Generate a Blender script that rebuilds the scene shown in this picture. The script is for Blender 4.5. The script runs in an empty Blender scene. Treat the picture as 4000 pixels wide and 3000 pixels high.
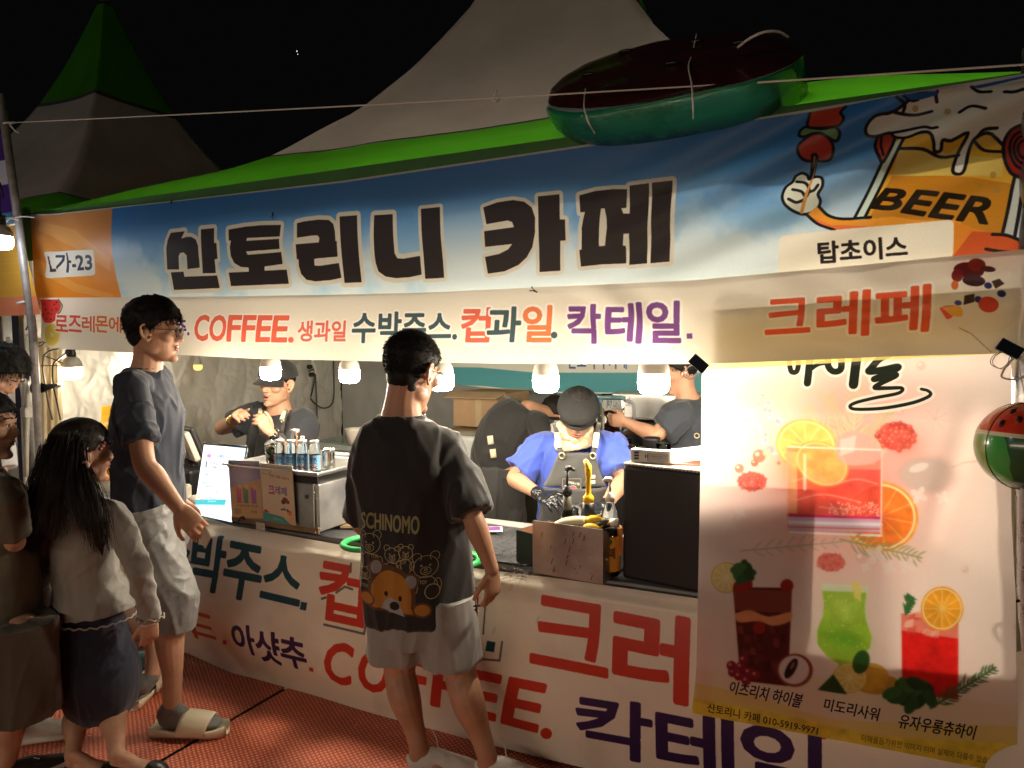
import bpy, bmesh, math, random
import numpy as np
from mathutils import Vector, Matrix, noise as mnoise
random.seed(7); rng = np.random.default_rng(7)
SC = bpy.context.scene
COL = SC.collection
# ------------------------------------------------------------------ camera
CAM_POS = np.array([0.0, -2.42, 1.60]); YAW = math.radians(26.3); PITCH = math.radians(3.5); ROLL = math.radians(0.3)
FPX = 2772.0                                     # focal length in pixels of a 4000 px wide picture
_f0 = np.array([-math.sin(YAW), math.cos(YAW), 0.0]); _r0 = np.array([math.cos(YAW), math.sin(YAW), 0.0]); _u0 = np.array([0, 0, 1.0])
CF = _f0 * math.cos(PITCH) - _u0 * math.sin(PITCH); _u1 = _u0 * math.cos(PITCH) + _f0 * math.sin(PITCH)
CR = _r0 * math.cos(ROLL) - _u1 * math.sin(ROLL) * -1 * -1; CR /= np.linalg.norm(CR)
CU = np.cross(CR, CF)
cam_d = bpy.data.cameras.new('camera'); cam = bpy.data.objects.new('camera', cam_d); COL.objects.link(cam)
cam_d.sensor_width = 36; cam_d.lens = 36 * FPX / 4000; cam_d.clip_start = 0.05; cam_d.clip_end = 400
cam.matrix_world = Matrix(((CR[0], CU[0], -CF[0], CAM_POS[0]), (CR[1], CU[1], -CF[1], CAM_POS[1]), (CR[2], CU[2], -CF[2], CAM_POS[2]), (0, 0, 0, 1)))
SC.camera = cam
# ------------------------------------------------------------------ night sky, assumed and added fill lamps, exposure
W = bpy.data.worlds.new('World'); SC.world = W; W.use_nodes = True
_nt = W.node_tree; _bg = _nt.nodes['Background']
_bg.inputs[0].default_value = (0.0011, 0.0011, 0.0013, 1); _bg.inputs[1].default_value = 1.0
SC.view_settings.view_transform = 'Standard'; SC.view_settings.look = 'None'
SC.view_settings.exposure = 0.6; SC.view_settings.gamma = 1.0; SC.view_settings.use_curve_mapping = False
SC.render.engine = 'CYCLES'
SC.cycles.use_denoising = True; SC.cycles.max_bounces = 8; SC.cycles.diffuse_bounces = 4; SC.cycles.glossy_bounces = 4
SC.cycles.transmission_bounces = 8; SC.cycles.transparent_max_bounces = 8; SC.cycles.sample_clamp_indirect = 4; SC.cycles.caustics_refractive = False; SC.cycles.caustics_reflective = False
BULB_STRENGTH = 205.0
def lamp(name, loc, target, size, power, col, size_y=None):
    d = bpy.data.lights.new(name, 'AREA'); d.shape = 'RECTANGLE' if size_y else 'DISK'; d.size = size; d.energy = power; d.color = col
    if size_y: d.size_y = size_y
    o = bpy.data.objects.new(name, d); COL.objects.link(o); o.location = loc
    o.rotation_euler = (Vector(target) - Vector(loc)).to_track_quat('-Z', 'Y').to_euler(); return o
# a wide unseen fill light, added for assumed stalls across the aisle behind the camera, and an unseen flood lamp added to brighten the tents
lamp('assumed_aisle_fill_light', (-2.2, -7.2, 2.2), (-2.0, 0, 1.0), 7.0, 72, (1.0, 0.78, 0.57), .5)
lamp('added_flood_lamp', (-14, -16, 9), (-7, 3, 3.5), 0.8, 75, (0.74, 0.86, 1.0))

# ------------------------------------------------------------------ geometry helpers
def ray(nx, ny):
    d = CF * FPX + CR * (nx - 2000.0) - CU * (ny - 1500.0); return d / np.linalg.norm(d)
def J(nx, ny, y):                                # the point of the vertical plane y = const seen at a picture position
    d = ray(nx, ny); return CAM_POS + d * ((y - CAM_POS[1]) / d[1])
def G(nx, ny, z):                                # the point of a level plane
    d = ray(nx, ny); return CAM_POS + d * ((z - CAM_POS[2]) / d[2])
def proj(p):
    v = np.asarray(p, float) - CAM_POS; w = v @ CF
    return 2000 + FPX * (v @ CR) / w, 1500 - FPX * (v @ CU) / w
def nrm(v):
    v = np.asarray(v, float); return v / (np.linalg.norm(v) + 1e-12)
def link(name, me, mat=None, parent=None):
    o = bpy.data.objects.new(name, me); COL.objects.link(o)
    if mat is not None:
        if isinstance(mat, (list, tuple)):
            for m in mat: me.materials.append(m)
        else: me.materials.append(mat)
    if parent is not None: o.parent = parent
    return o
class MB:
    """collects polygons; build() links them as one mesh object"""
    def __init__(s): s.v = []; s.f = []; s.n = 0; s.mi = []
    def add(s, verts, faces, mi=0):
        verts = np.asarray(verts, float).reshape(-1, 3); s.v.append(verts)
        s.f.extend([tuple(i + s.n for i in f) for f in faces]); s.mi.extend([mi] * len(faces)); s.n += len(verts); return s
    def mesh(s, name='mesh', smooth=False):
        me = bpy.data.meshes.new(name); V = np.concatenate(s.v) if s.v else np.zeros((0, 3))
        me.from_pydata(V.tolist(), [], s.f)
        if any(s.mi): me.polygons.foreach_set('material_index', s.mi)
        if smooth: me.polygons.foreach_set('use_smooth', [True] * len(me.polygons))
        me.update(); return me
    def build(s, name, mat=None, parent=None, smooth=False, bevel=0, seg=2):
        o = link(name, s.mesh(name, smooth), mat, parent)
        if bevel:
            m = o.modifiers.new('bevel', 'BEVEL'); m.width = bevel; m.segments = seg; m.limit_method = 'ANGLE'; m.angle_limit = math.radians(40)
            if smooth is False: 
                pass
        return o
    def box(s, c, size, rz=0, mi=0, R=None):
        c = np.asarray(c, float); h = np.asarray(size, float) / 2
        P = np.array([[x, y, z] for x in (-1, 1) for y in (-1, 1) for z in (-1, 1)]) * h
        if R is None:
            R = np.array([[math.cos(rz), -math.sin(rz), 0], [math.sin(rz), math.cos(rz), 0], [0, 0, 1]])
        return s.add(P @ np.asarray(R).T + c, [(0, 1, 3, 2), (4, 6, 7, 5), (0, 4, 5, 1), (2, 3, 7, 6), (0, 2, 6, 4), (1, 5, 7, 3)], mi)
    def tube(s, pts, r, n=8, caps=True, ref=None, sub=0, mi=0):
        pts = np.asarray(pts, float); r = np.asarray(r, float)
        if r.ndim == 0: r = np.full(len(pts), float(r))
        if r.ndim == 1: r = np.stack([r, r], 1)
        if sub: pts, r = catmull(pts, sub), catmull(r, sub)
        L = len(pts); T = np.gradient(pts, axis=0); T /= np.linalg.norm(T, axis=1, keepdims=True) + 1e-9
        ref = np.array([0, 0, 1.0]) if ref is None else nrm(ref)
        if abs(T[0] @ ref) > 0.95 and s is not None: ref = np.array([0, 1.0, 0]) if abs(T[0][1]) < .9 else np.array([1.0, 0, 0])
        a = np.linspace(0, 2 * math.pi, n, endpoint=False); V = []
        side = nrm(np.cross(T[0], ref))
        for i in range(L):
            side = nrm(side - T[i] * (side @ T[i])); up = np.cross(side, T[i])
            V.append(pts[i] + np.outer(np.cos(a) * r[i, 0], side) + np.outer(np.sin(a) * r[i, 1], up))
        F = [(i * n + j, (i + 1) * n + j, (i + 1) * n + (j + 1) % n, i * n + (j + 1) % n) for i in range(L - 1) for j in range(n)]
        if caps: F += [tuple(range(n)), tuple((L - 1) * n + j for j in range(n - 1, -1, -1))]
        return s.add(np.concatenate(V), F, mi)
    def lathe(s, prof, c=(0, 0, 0), n=24, axis=(0, 0, 1), mi=0):
        prof = np.asarray(prof, float); c = np.asarray(c, float); ax = nrm(axis)
        e1 = nrm(np.cross(ax, (0, 1, 0) if abs(ax[1]) < .9 else (1, 0, 0))); e2 = np.cross(ax, e1)
        a = np.linspace(0, 2 * math.pi, n, endpoint=False)
        V = np.concatenate([c + ax * h + r * (np.outer(np.cos(a), e1) + np.outer(np.sin(a), e2)) for r, h in prof])
        L = len(prof); F = [(i * n + j, i * n + (j + 1) % n, (i + 1) * n + (j + 1) % n, (i + 1) * n + j) for i in range(L - 1) for j in range(n)]
        if prof[0][0] > 1e-6: F.append(tuple(range(n - 1, -1, -1)))
        if prof[-1][0] > 1e-6: F.append(tuple((L - 1) * n + j for j in range(n)))
        return s.add(V, F, mi)
    def ell(s, c, r, R=None, nu=16, nv=10, mi=0):
        V = []; F = []; c = np.asarray(c, float); r = np.asarray(r, float) * np.ones(3); R = np.eye(3) if R is None else np.asarray(R)
        for i in range(nv + 1):
            t = math.pi * i / nv
            for j in range(nu):
                p = 2 * math.pi * j / nu; V.append((math.sin(t) * math.cos(p), math.sin(t) * math.sin(p), math.cos(t)))
        V = (np.array(V) * r) @ R.T + c
        F = [(i * nu + j, (i + 1) * nu + j, (i + 1) * nu + (j + 1) % nu, i * nu + (j + 1) % nu) for i in range(nv) for j in range(nu)]
        return s.add(V, F, mi)
def catmull(P, sub):
    P = np.asarray(P, float); Q = np.concatenate([[2 * P[0] - P[1]], P, [2 * P[-1] - P[-2]]]); out = []
    for i in range(1, len(Q) - 2):
        for k in range(sub):
            t = k / sub; a, b, c, d = Q[i - 1], Q[i], Q[i + 1], Q[i + 2]
            out.append(.5 * ((2 * b) + (-a + c) * t + (2 * a - 5 * b + 4 * c - d) * t * t + (-a + 3 * b - 3 * c + d) * t ** 3))
    out.append(P[-1]); return np.array(out)
def rotz(a): return np.array([[math.cos(a), -math.sin(a), 0], [math.sin(a), math.cos(a), 0], [0, 0, 1.0]])
def frame(fwd, up=(0, 0, 1)):                    # columns: right, forward, up
    f = nrm(fwd); r = nrm(np.cross(f, up)); u = np.cross(r, f); return np.stack([r, f, u], 1)
def empty(name, loc=(0, 0, 0)):
    o = bpy.data.objects.new(name, None); COL.objects.link(o); o.empty_display_size = .1; return o
def tag(o, label=None, cat=None, group=None, kind=None):
    if label: o['label'] = label
    if cat: o['category'] = cat
    if group: o['group'] = group
    if kind: o['kind'] = kind
    return o
def copy_tree(o, parent=None):
    c = o.copy(); COL.objects.link(c); c.parent = parent
    for ch in o.children: copy_tree(ch, c)
    return c
# ------------------------------------------------------------------ materials
def srgb(c):
    if isinstance(c, str): c = [int(c[i:i + 2], 16) / 255 for i in (0, 2, 4)]
    return tuple((x / 12.92 if x <= .04045 else ((x + .055) / 1.055) ** 2.4) for x in c)
_M = {}
def mat(name, col=(.5, .5, .5), rough=.6, metal=0, noise=None, bump=None, spec=.5, emit=None, trans=0, alpha=1, sss=0, coat=0, transl=0, sheen=0, coords='Object', ior=1.45):
    """noise = (scale, amount) mottles the colour; bump = (scale, strength[, distance])"""
    if name in _M: return _M[name]
    m = bpy.data.materials.new(name); m.use_nodes = True; nt = m.node_tree; N = nt.nodes; L = nt.links
    p = N['Principled BSDF']; out = N['Material Output']
    if isinstance(col, str): col = srgb(col)
    p.inputs['Base Color'].default_value = (*col, 1); p.inputs['Roughness'].default_value = rough; p.inputs['Metallic'].default_value = metal
    p.inputs['Specular IOR Level'].default_value = spec; p.inputs['Transmission Weight'].default_value = trans; p.inputs['IOR'].default_value = ior
    p.inputs['Coat Weight'].default_value = coat; p.inputs['Alpha'].default_value = alpha; p.inputs['Sheen Weight'].default_value = sheen
    if sss: p.inputs['Subsurface Weight'].default_value = sss; p.inputs['Subsurface Radius'].default_value = (1, .35, .2); p.inputs['Subsurface Scale'].default_value = .008
    if emit: p.inputs['Emission Color'].default_value = (*emit[0], 1); p.inputs['Emission Strength'].default_value = emit[1]
    tc = N.new('ShaderNodeTexCoord'); co = tc.outputs[coords]
    if noise:
        nz = N.new('ShaderNodeTexNoise'); nz.inputs['Scale'].default_value = noise[0]; nz.inputs['Detail'].default_value = 6; nz.inputs['Roughness'].default_value = .62
        L.new(co, nz.inputs['Vector']); mr = N.new('ShaderNodeMapRange'); mr.inputs[1].default_value = .25; mr.inputs[2].default_value = .75
        mr.inputs[3].default_value = 1 - noise[1]; mr.inputs[4].default_value = 1 + noise[1] * .6; L.new(nz.outputs[0], mr.inputs[0])
        hs = N.new('ShaderNodeVectorMath'); hs.operation = 'SCALE'; hs.inputs[0].default_value = col; L.new(mr.outputs[0], hs.inputs['Scale']); L.new(hs.outputs[0], p.inputs['Base Color'])
        m2 = N.new('ShaderNodeMapRange'); m2.inputs[1].default_value = .3; m2.inputs[2].default_value = .7; m2.inputs[3].default_value = max(0, rough - .08); m2.inputs[4].default_value = min(1, rough + .1)
        L.new(nz.outputs[0], m2.inputs[0]); L.new(m2.outputs[0], p.inputs['Roughness'])
    if bump:
        bs = [bump] if not isinstance(bump[0], (tuple, list)) else bump; prev = None
        for b in bs:
            nb = N.new('ShaderNodeTexNoise'); nb.inputs['Scale'].default_value = b[0]; nb.inputs['Detail'].default_value = 5; L.new(co, nb.inputs['Vector'])
            bp = N.new('ShaderNodeBump'); bp.inputs['Strength'].default_value = b[1]; bp.inputs['Distance'].default_value = b[2] if len(b) > 2 else .01
            L.new(nb.outputs[0], bp.inputs['Height'])
            if prev: L.new(prev, bp.inputs['Normal'])
            prev = bp.outputs[0]
        L.new(prev, p.inputs['Normal'])
    if transl:
        tr = N.new('ShaderNodeBsdfTranslucent'); mx = N.new('ShaderNodeMixShader'); mx.inputs[0].default_value = transl
        src = p.inputs['Base Color'].links
        if src: L.new(src[0].from_socket, tr.inputs[0])
        else: tr.inputs[0].default_value = (*col, 1)
        L.new(p.outputs[0], mx.inputs[1]); L.new(tr.outputs[0], mx.inputs[2]); L.new(mx.outputs[0], out.inputs[0])
    _M[name] = m; return m
def img_mat(name, img, rough=.5, transl=.35, bump=None, spec=.4, emit=0, tint=None, tpow=None):
    m = bpy.data.materials.new(name); m.use_nodes = True; nt = m.node_tree; N = nt.nodes; L = nt.links
    p = N['Principled BSDF']; out = N['Material Output']; it = N.new('ShaderNodeTexImage'); it.image = img; it.extension = 'EXTEND'
    L.new(it.outputs[0], p.inputs['Base Color']); p.inputs['Roughness'].default_value = rough; p.inputs['Specular IOR Level'].default_value = spec
    if emit: L.new(it.outputs[0], p.inputs['Emission Color']); p.inputs['Emission Strength'].default_value = emit
    if bump:
        tc = N.new('ShaderNodeTexCoord'); nb = N.new('ShaderNodeTexNoise'); nb.inputs['Scale'].default_value = bump[0]; nb.inputs['Detail'].default_value = 4; L.new(tc.outputs['Object'], nb.inputs['Vector'])
        bp = N.new('ShaderNodeBump'); bp.inputs['Strength'].default_value = bump[1]; bp.inputs['Distance'].default_value = bump[2]; L.new(nb.outputs[0], bp.inputs['Height']); L.new(bp.outputs[0], p.inputs['Normal'])
    if transl:
        tr = N.new('ShaderNodeBsdfTranslucent'); mx = N.new('ShaderNodeMixShader'); mx.inputs[0].default_value = transl
        L.new(it.outputs[0], tr.inputs[0]); L.new(p.outputs[0], mx.inputs[1]); L.new(tr.outputs[0], mx.inputs[2]); L.new(mx.outputs[0], out.inputs[0])
    return m
# ------------------------------------------------------------------ a small rasteriser for printed cloth, posters and labels
_TXT = {}
def text_tris(s):
    if s in _TXT: return _TXT[s]
    c = bpy.data.curves.new('txt', 'FONT'); c.body = s; c.resolution_u = 3; c.fill_mode = 'FRONT'
    o = bpy.data.objects.new('txt', c); COL.objects.link(o); bpy.context.view_layer.update()
    me = o.evaluated_get(bpy.context.evaluated_depsgraph_get()).to_mesh(); me.calc_loop_triangles()
    V = np.array([v.co[:2] for v in me.vertices]).reshape(-1, 2); T = np.array([t.vertices[:] for t in me.loop_triangles]).reshape(-1, 3)
    if len(T):
        e = np.sort(np.concatenate([T[:, [0, 1]], T[:, [1, 2]], T[:, [2, 0]]]), 1); _, idx, cnt = np.unique(e, axis=0, return_index=True, return_counts=True); E = e[idx[cnt == 1]]
    else: E = np.zeros((0, 2), int)
    o.to_mesh_clear(); bpy.data.objects.remove(o); bpy.data.curves.remove(c); _TXT[s] = (V, T, E); return _TXT[s]
def circ(n=10):
    a = np.linspace(0, 2 * math.pi, n, endpoint=False); return np.stack([np.cos(a), np.sin(a)], 1)
class Canvas:
    def __init__(s, x0, x1, z0, z1, ppm, bg):
        s.x0, s.x1, s.z0, s.z1, s.k = x0, x1, z0, z1, ppm; s.w = int((x1 - x0) * ppm); s.h = int((z1 - z0) * ppm)
        s.im = np.ones((s.h, s.w, 3), np.float32) * np.array(s.c(bg), np.float32); s.map = lambda p: np.asarray(p, float)
    def c(s, c): return [int(c[i:i + 2], 16) / 255 for i in (0, 2, 4)] if isinstance(c, str) else list(c)
    def px(s, P):
        P = s.map(np.asarray(P, float).reshape(-1, 2)); return np.stack([(P[:, 0] - s.x0) * s.k, (P[:, 1] - s.z0) * s.k], 1)
    def raw(s, polys, col, a=1.0, shade=None, S=3, pos=True):
        """polys in image pixels, non-zero winding"""
        seg = []; 
        for q in polys:
            q = np.asarray(q)
            if pos:
                n_ = np.roll(q, -1, 0); 
                if (q[:, 0] * n_[:, 1] - n_[:, 0] * q[:, 1]).sum() < 0: q = q[::-1]
            seg.append(np.concatenate([q, np.roll(q, -1, 0)], 1))
        if not seg: return
        E = np.concatenate(seg); bx0 = max(0, int(E[:, [0, 2]].min()) - 1); bx1 = min(s.w, int(E[:, [0, 2]].max()) + 2); by0 = max(0, int(E[:, [1, 3]].min()) - 1); by1 = min(s.h, int(E[:, [1, 3]].max()) + 2)
        if bx1 <= bx0 or by1 <= by0: return
        w, h = (bx1 - bx0) * S, (by1 - by0) * S
        X0, Y0, X1, Y1 = (E[:, 0] - bx0) * S, (E[:, 1] - by0) * S, (E[:, 2] - bx0) * S, (E[:, 3] - by0) * S
        sg = np.where(Y1 > Y0, 1, -1); sw = Y1 < Y0; X0, X1 = np.where(sw, X1, X0), np.where(sw, X0, X1); Y0, Y1 = np.where(sw, Y1, Y0), np.where(sw, Y0, Y1)
        r0 = np.clip(np.ceil(Y0 - .5), 0, h).astype(int); r1 = np.clip(np.ceil(Y1 - .5), 0, h).astype(int); cnt = np.maximum(r1 - r0, 0); tot = cnt.sum()
        if tot == 0: return
        ei = np.repeat(np.arange(len(E)), cnt); rr = np.arange(tot) - np.repeat(np.cumsum(cnt) - cnt, cnt) + r0[ei]
        xs = X0[ei] + (rr + .5 - Y0[ei]) * (X1 - X0)[ei] / (Y1 - Y0)[ei]; cc = np.clip(np.ceil(xs - .5), 0, w).astype(int)
        acc = np.bincount(rr * (w + 1) + cc, weights=sg[ei], minlength=h * (w + 1)).reshape(h, w + 1)
        cov = (np.abs(np.cumsum(acc, 1)[:, :w]) > .5).reshape(by1 - by0, S, bx1 - bx0, S).mean((1, 3)).astype(np.float32)[..., None] * a
        sub = s.im[by0:by1, bx0:bx1]; c = np.array(s.c(col), np.float32) if shade is None else shade(bx0, bx1, by0, by1)
        sub *= 1 - cov; sub += cov * c
    def poly(s, P, col, a=1.0, **k): s.raw([s.px(P)], col, a, **k)
    def line(s, P, w, col, a=1.0, closed=False, smooth=0, taper=False):
        P = np.asarray(P, float)
        if closed: P = np.concatenate([P, P[:1]])
        if smooth: P = catmull(P, smooth)
        q = s.px(P); wd = np.broadcast_to(np.asarray(w, float), (len(q),)) * s.k / 2 if not taper else w * s.k / 2 * np.sin(np.linspace(.15, math.pi - .15, len(q)))
        polys = [q[i] + circ(10) * max(wd[i], .35) for i in range(len(q))]
        for i in range(len(q) - 1):
            d = q[i + 1] - q[i]; L = np.hypot(*d)
            if L < 1e-6: continue
            n = np.array([-d[1], d[0]]) / L; polys.append(np.array([q[i] + n * wd[i], q[i + 1] + n * wd[i + 1], q[i + 1] - n * wd[i + 1], q[i] - n * wd[i]]))
        s.raw(polys, col, a)
    def text(s, t, quad, col, bold=0.0, a=1.0, outline=None, shear=0):
        """quad: top-left, top-right, bottom-right, bottom-left of the ink; bold/outline: extra stroke as a share of the height"""
        V, T, E = text_tris(t)
        if not len(T): return
        lo, hi = V.min(0), V.max(0); uv = (V - lo) / (hi - lo); q = np.asarray(quad, float)
        u, v = uv[:, :1] + shear * (uv[:, 1:] - .5), uv[:, 1:]
        P = (q[3] * (1 - u) + q[2] * u) * (1 - v) + (q[0] * (1 - u) + q[1] * u) * v; p = s.px(P); qp = s.px(q); H = (np.hypot(*(qp[0] - qp[3])) + np.hypot(*(qp[1] - qp[2]))) / 2
        for wd, c in ([(outline[0], outline[1])] if outline else []) + [(bold, col)]:
            polys = [p[t_] for t_ in T]
            if wd > 0:
                r = wd * H / 2; C = circ(8) * r
                for i, j in E:
                    d = p[j] - p[i]; L = np.hypot(*d) + 1e-9; n = np.array([-d[1], d[0]]) / L * r
                    polys.append(np.array([p[i] + n, p[j] + n, p[j] - n, p[i] - n])); polys.append(p[i] + C); polys.append(p[j] + C)
            s.raw(polys, c, a)
    def ellipse(s, c, r, col, a=1.0, rot=0, n=28, **k):
        q = circ(n) * np.asarray(r) * np.ones(2); co, si = math.cos(rot), math.sin(rot); s.poly(np.asarray(c) + q @ np.array([[co, si], [-si, co]]), col, a, **k)
    def blob(s, c, r, col, a=1.0, p=2.0):
        """soft spot"""
        r = np.asarray(r, float) * np.ones(2); q = s.px([c, (c[0] + r[0], c[1]), (c[0], c[1] + r[1])]); rx = np.hypot(*(q[1] - q[0])); ry = np.hypot(*(q[2] - q[0])); x, y = q[0]
        bx0, bx1, by0, by1 = max(0, int(x - 2 * rx)), min(s.w, int(x + 2 * rx)), max(0, int(y - 2 * ry)), min(s.h, int(y + 2 * ry))
        if bx1 <= bx0 or by1 <= by0: return
        Y, X = np.mgrid[by0:by1, bx0:bx1]; g = np.exp(-(((X - x) / rx) ** 2 + ((Y - y) / ry) ** 2) ** (p / 2) * 1.2)[..., None].astype(np.float32) * a
        sub = s.im[by0:by1, bx0:bx1]; sub *= 1 - g; sub += g * np.array(s.c(col), np.float32)
    def grain(s, amt=.02, scale=0):
        s.im += rng.normal(0, amt, s.im.shape[:2] + (1,)).astype(np.float32)
    def image(s, name):
        im = bpy.data.images.new(name, s.w, s.h); a = np.ones((s.h, s.w, 4), np.float32); a[..., :3] = np.clip(s.im, 0, 1); im.pixels.foreach_set(a.ravel()); im.update(); im.pack(); return im
def fbm(w, h, cell, oct=4, seed=0):
    r = np.random.default_rng(seed); out = np.zeros((h, w), np.float32); amp = 1; tot = 0
    for o in range(oct):
        c = max(2, cell / 2 ** o); gw, gh = int(w / c) + 3, int(h / c) + 3; g = r.random((gh, gw)).astype(np.float32)
        x = np.arange(w) / c; y = np.arange(h) / c; xi, yi = x.astype(int), y.astype(int); fx, fy = x - xi, y - yi; fx, fy = fx * fx * (3 - 2 * fx), (fy * fy * (3 - 2 * fy))[:, None]
        a = g[yi][:, xi] * (1 - fx) + g[yi][:, xi + 1] * fx; b = g[yi + 1][:, xi] * (1 - fx) + g[yi + 1][:, xi + 1] * fx; out += amp * (a * (1 - fy) + b * fy); tot += amp; amp *= .5
    return out / tot
# a hanging sheet, given by its picture outline on a surface y = fy(x, z)
def resample(P, n):
    P = np.asarray(P, float); d = np.concatenate([[0], np.cumsum(np.hypot(*np.diff(P, axis=0).T))]); t = np.linspace(0, d[-1], n); return np.stack([np.interp(t, d, P[:, 0]), np.interp(t, d, P[:, 1])], 1)
def hit(nx, ny, fy):
    y = fy(0, 1.5)
    for _ in range(5): p = J(nx, ny, y); y = fy(p[0], p[2])
    return J(nx, ny, y)
def sheet(top, bottom, left, right, nu, nv, fy, uvf, extra=None):
    T, B, Lf, R = resample(top, nu), resample(bottom, nu), resample(left, nv), resample(right, nv); V = []
    for j in range(nv):
        v = j / (nv - 1)
        for i in range(nu):
            u = i / (nu - 1)
            q = (1 - v) * T[i] + v * B[i] + (1 - u) * Lf[j] + u * R[j] - ((1 - u) * (1 - v) * T[0] + u * (1 - v) * T[-1] + (1 - u) * v * B[0] + u * v * B[-1])
            V.append(hit(q[0], q[1], fy))
    V = np.array(V); F = [(j * nu + i, (j + 1) * nu + i, (j + 1) * nu + i + 1, j * nu + i + 1) for j in range(nv - 1) for i in range(nu - 1)]
    me = bpy.data.meshes.new('sheet'); me.from_pydata(V.tolist(), [], F); uv = me.uv_layers.new(name='uv'); U = uvf(V)
    li = np.zeros(len(me.loops), int); me.loops.foreach_get('vertex_index', li); uv.data.foreach_set('uv', U[li].ravel())
    me.polygons.foreach_set('use_smooth', [True] * len(me.polygons)); me.update(); return me, V
# ------------------------------------------------------------------ printed cloths
def onplane(y, sx=1.0, sy=1.0, ox=0.0, oy=0.0):
    """maps picture points (scaled by sx, shifted) to the x, z of the sheet they are printed on"""
    def f(P):
        P = np.asarray(P, float).reshape(-1, 2); nx = P[:, 0] * sx + ox; ny = P[:, 1] * sy + oy
        D = CF[None] * FPX + np.outer(nx - 2000, CR) - np.outer(ny - 1500, CU); t = (y - CAM_POS[1]) / D[:, 1]; p = CAM_POS + D * t[:, None]
        return p[:, [0, 2]]
    return f
def onsurf(fy, sx=1.0, sy=1.0, ox=0.0, oy=0.0):
    def f(P):
        P = np.asarray(P, float).reshape(-1, 2); nx = P[:, 0] * sx + ox; ny = P[:, 1] * sy + oy
        D = CF[None] * FPX + np.outer(nx - 2000, CR) - np.outer(ny - 1500, CU); y = np.full(len(P), float(fy(0, 1)))
        for _ in range(4): p = CAM_POS + D * ((y - CAM_POS[1]) / D[:, 1])[:, None]; y = np.array([fy(a_, b_) for a_, b_ in p[:, [0, 2]].tolist()])
        p = CAM_POS + D * ((y - CAM_POS[1]) / D[:, 1])[:, None]; return p[:, [0, 2]]
    return f
def uvmap(c): return lambda V: np.stack([(V[:, 0] - c.x0) / (c.x1 - c.x0), (V[:, 2] - c.z0) / (c.z1 - c.z0)], 1)
K2 = .5; K6 = .60578; KP = 1.80832
def lerp(a, b, t): return np.asarray(a) * (1 - t) + np.asarray(b) * t
def hexf(h): return np.array([int(h[i:i + 2], 16) / 255 for i in (0, 2, 4)])

# ---- the big blue name banner
c = Canvas(-4.62, .62, 1.72, 2.62, 520, '3f8dc6')
Z = np.linspace(c.z0, c.z1, c.h)[:, None, None]; t = np.clip((Z - 1.88) / .48, 0, 1)
c.im[:] = hexf('bcdcf0') * (1 - t) ** 1.6 + hexf('2e78cc') * (1 - (1 - t) ** 1.6)
n1 = fbm(c.w, c.h, 150, 5, 3)[..., None]; n2 = fbm(c.w, c.h, 60, 4, 5)[..., None]
cl = np.clip((n1 * .75 + n2 * .25 - .56 + .22 * (1 - t)) * 9, 0, 1) * np.clip(1.15 - t * 1.9, 0, 1) * .7
c.im[:] = c.im * (1 - cl) + hexf('e9f0f0') * cl
c.map = onplane(0)
def clipped_panel(P, top, bot):
    def sh(bx0, bx1, by0, by1):
        v = (np.linspace(0, 1, by1 - by0)[:, None, None]); return (hexf(bot) * (1 - v) + hexf(top) * v).astype(np.float32) * np.ones((by1 - by0, bx1 - bx0, 3), np.float32)
    return sh
P = [(40, 760), (437, 700), (437, 900), (440, 1000), (452, 1080), (475, 1170), (490, 1330), (40, 1330)]
c.poly(P, 'd88a3a', shade=clipped_panel(P, 'd69a6c', 'ef8f22'))
for q in ([(150, 860), (300, 900), (430, 1010), (430, 1060), (280, 960), (150, 900)], [(140, 1010), (300, 1110), (440, 1150), (440, 1170), (290, 1140), (140, 1060)]): c.poly(q, 'f4c07c', .35)
def rrect(q, r=12):
    q = np.asarray(q, float); out = []
    for i in range(4):
        p, a, b = q[i], q[i - 1], q[(i + 1) % 4]; da, db = nrm(a - p), nrm(b - p)
        for k in np.linspace(0, 1, 5): out.append(p + da * r * (1 - k) ** 2 + db * r * k ** 2)
    return out
c.poly(rrect([(172, 985), (367, 974), (369, 1076), (177, 1087)]), 'e9e4da')
c.text('L가-23', [(186, 992), (355, 986), (357, 1058), (190, 1066)], '3a3d52', bold=.06)
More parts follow.
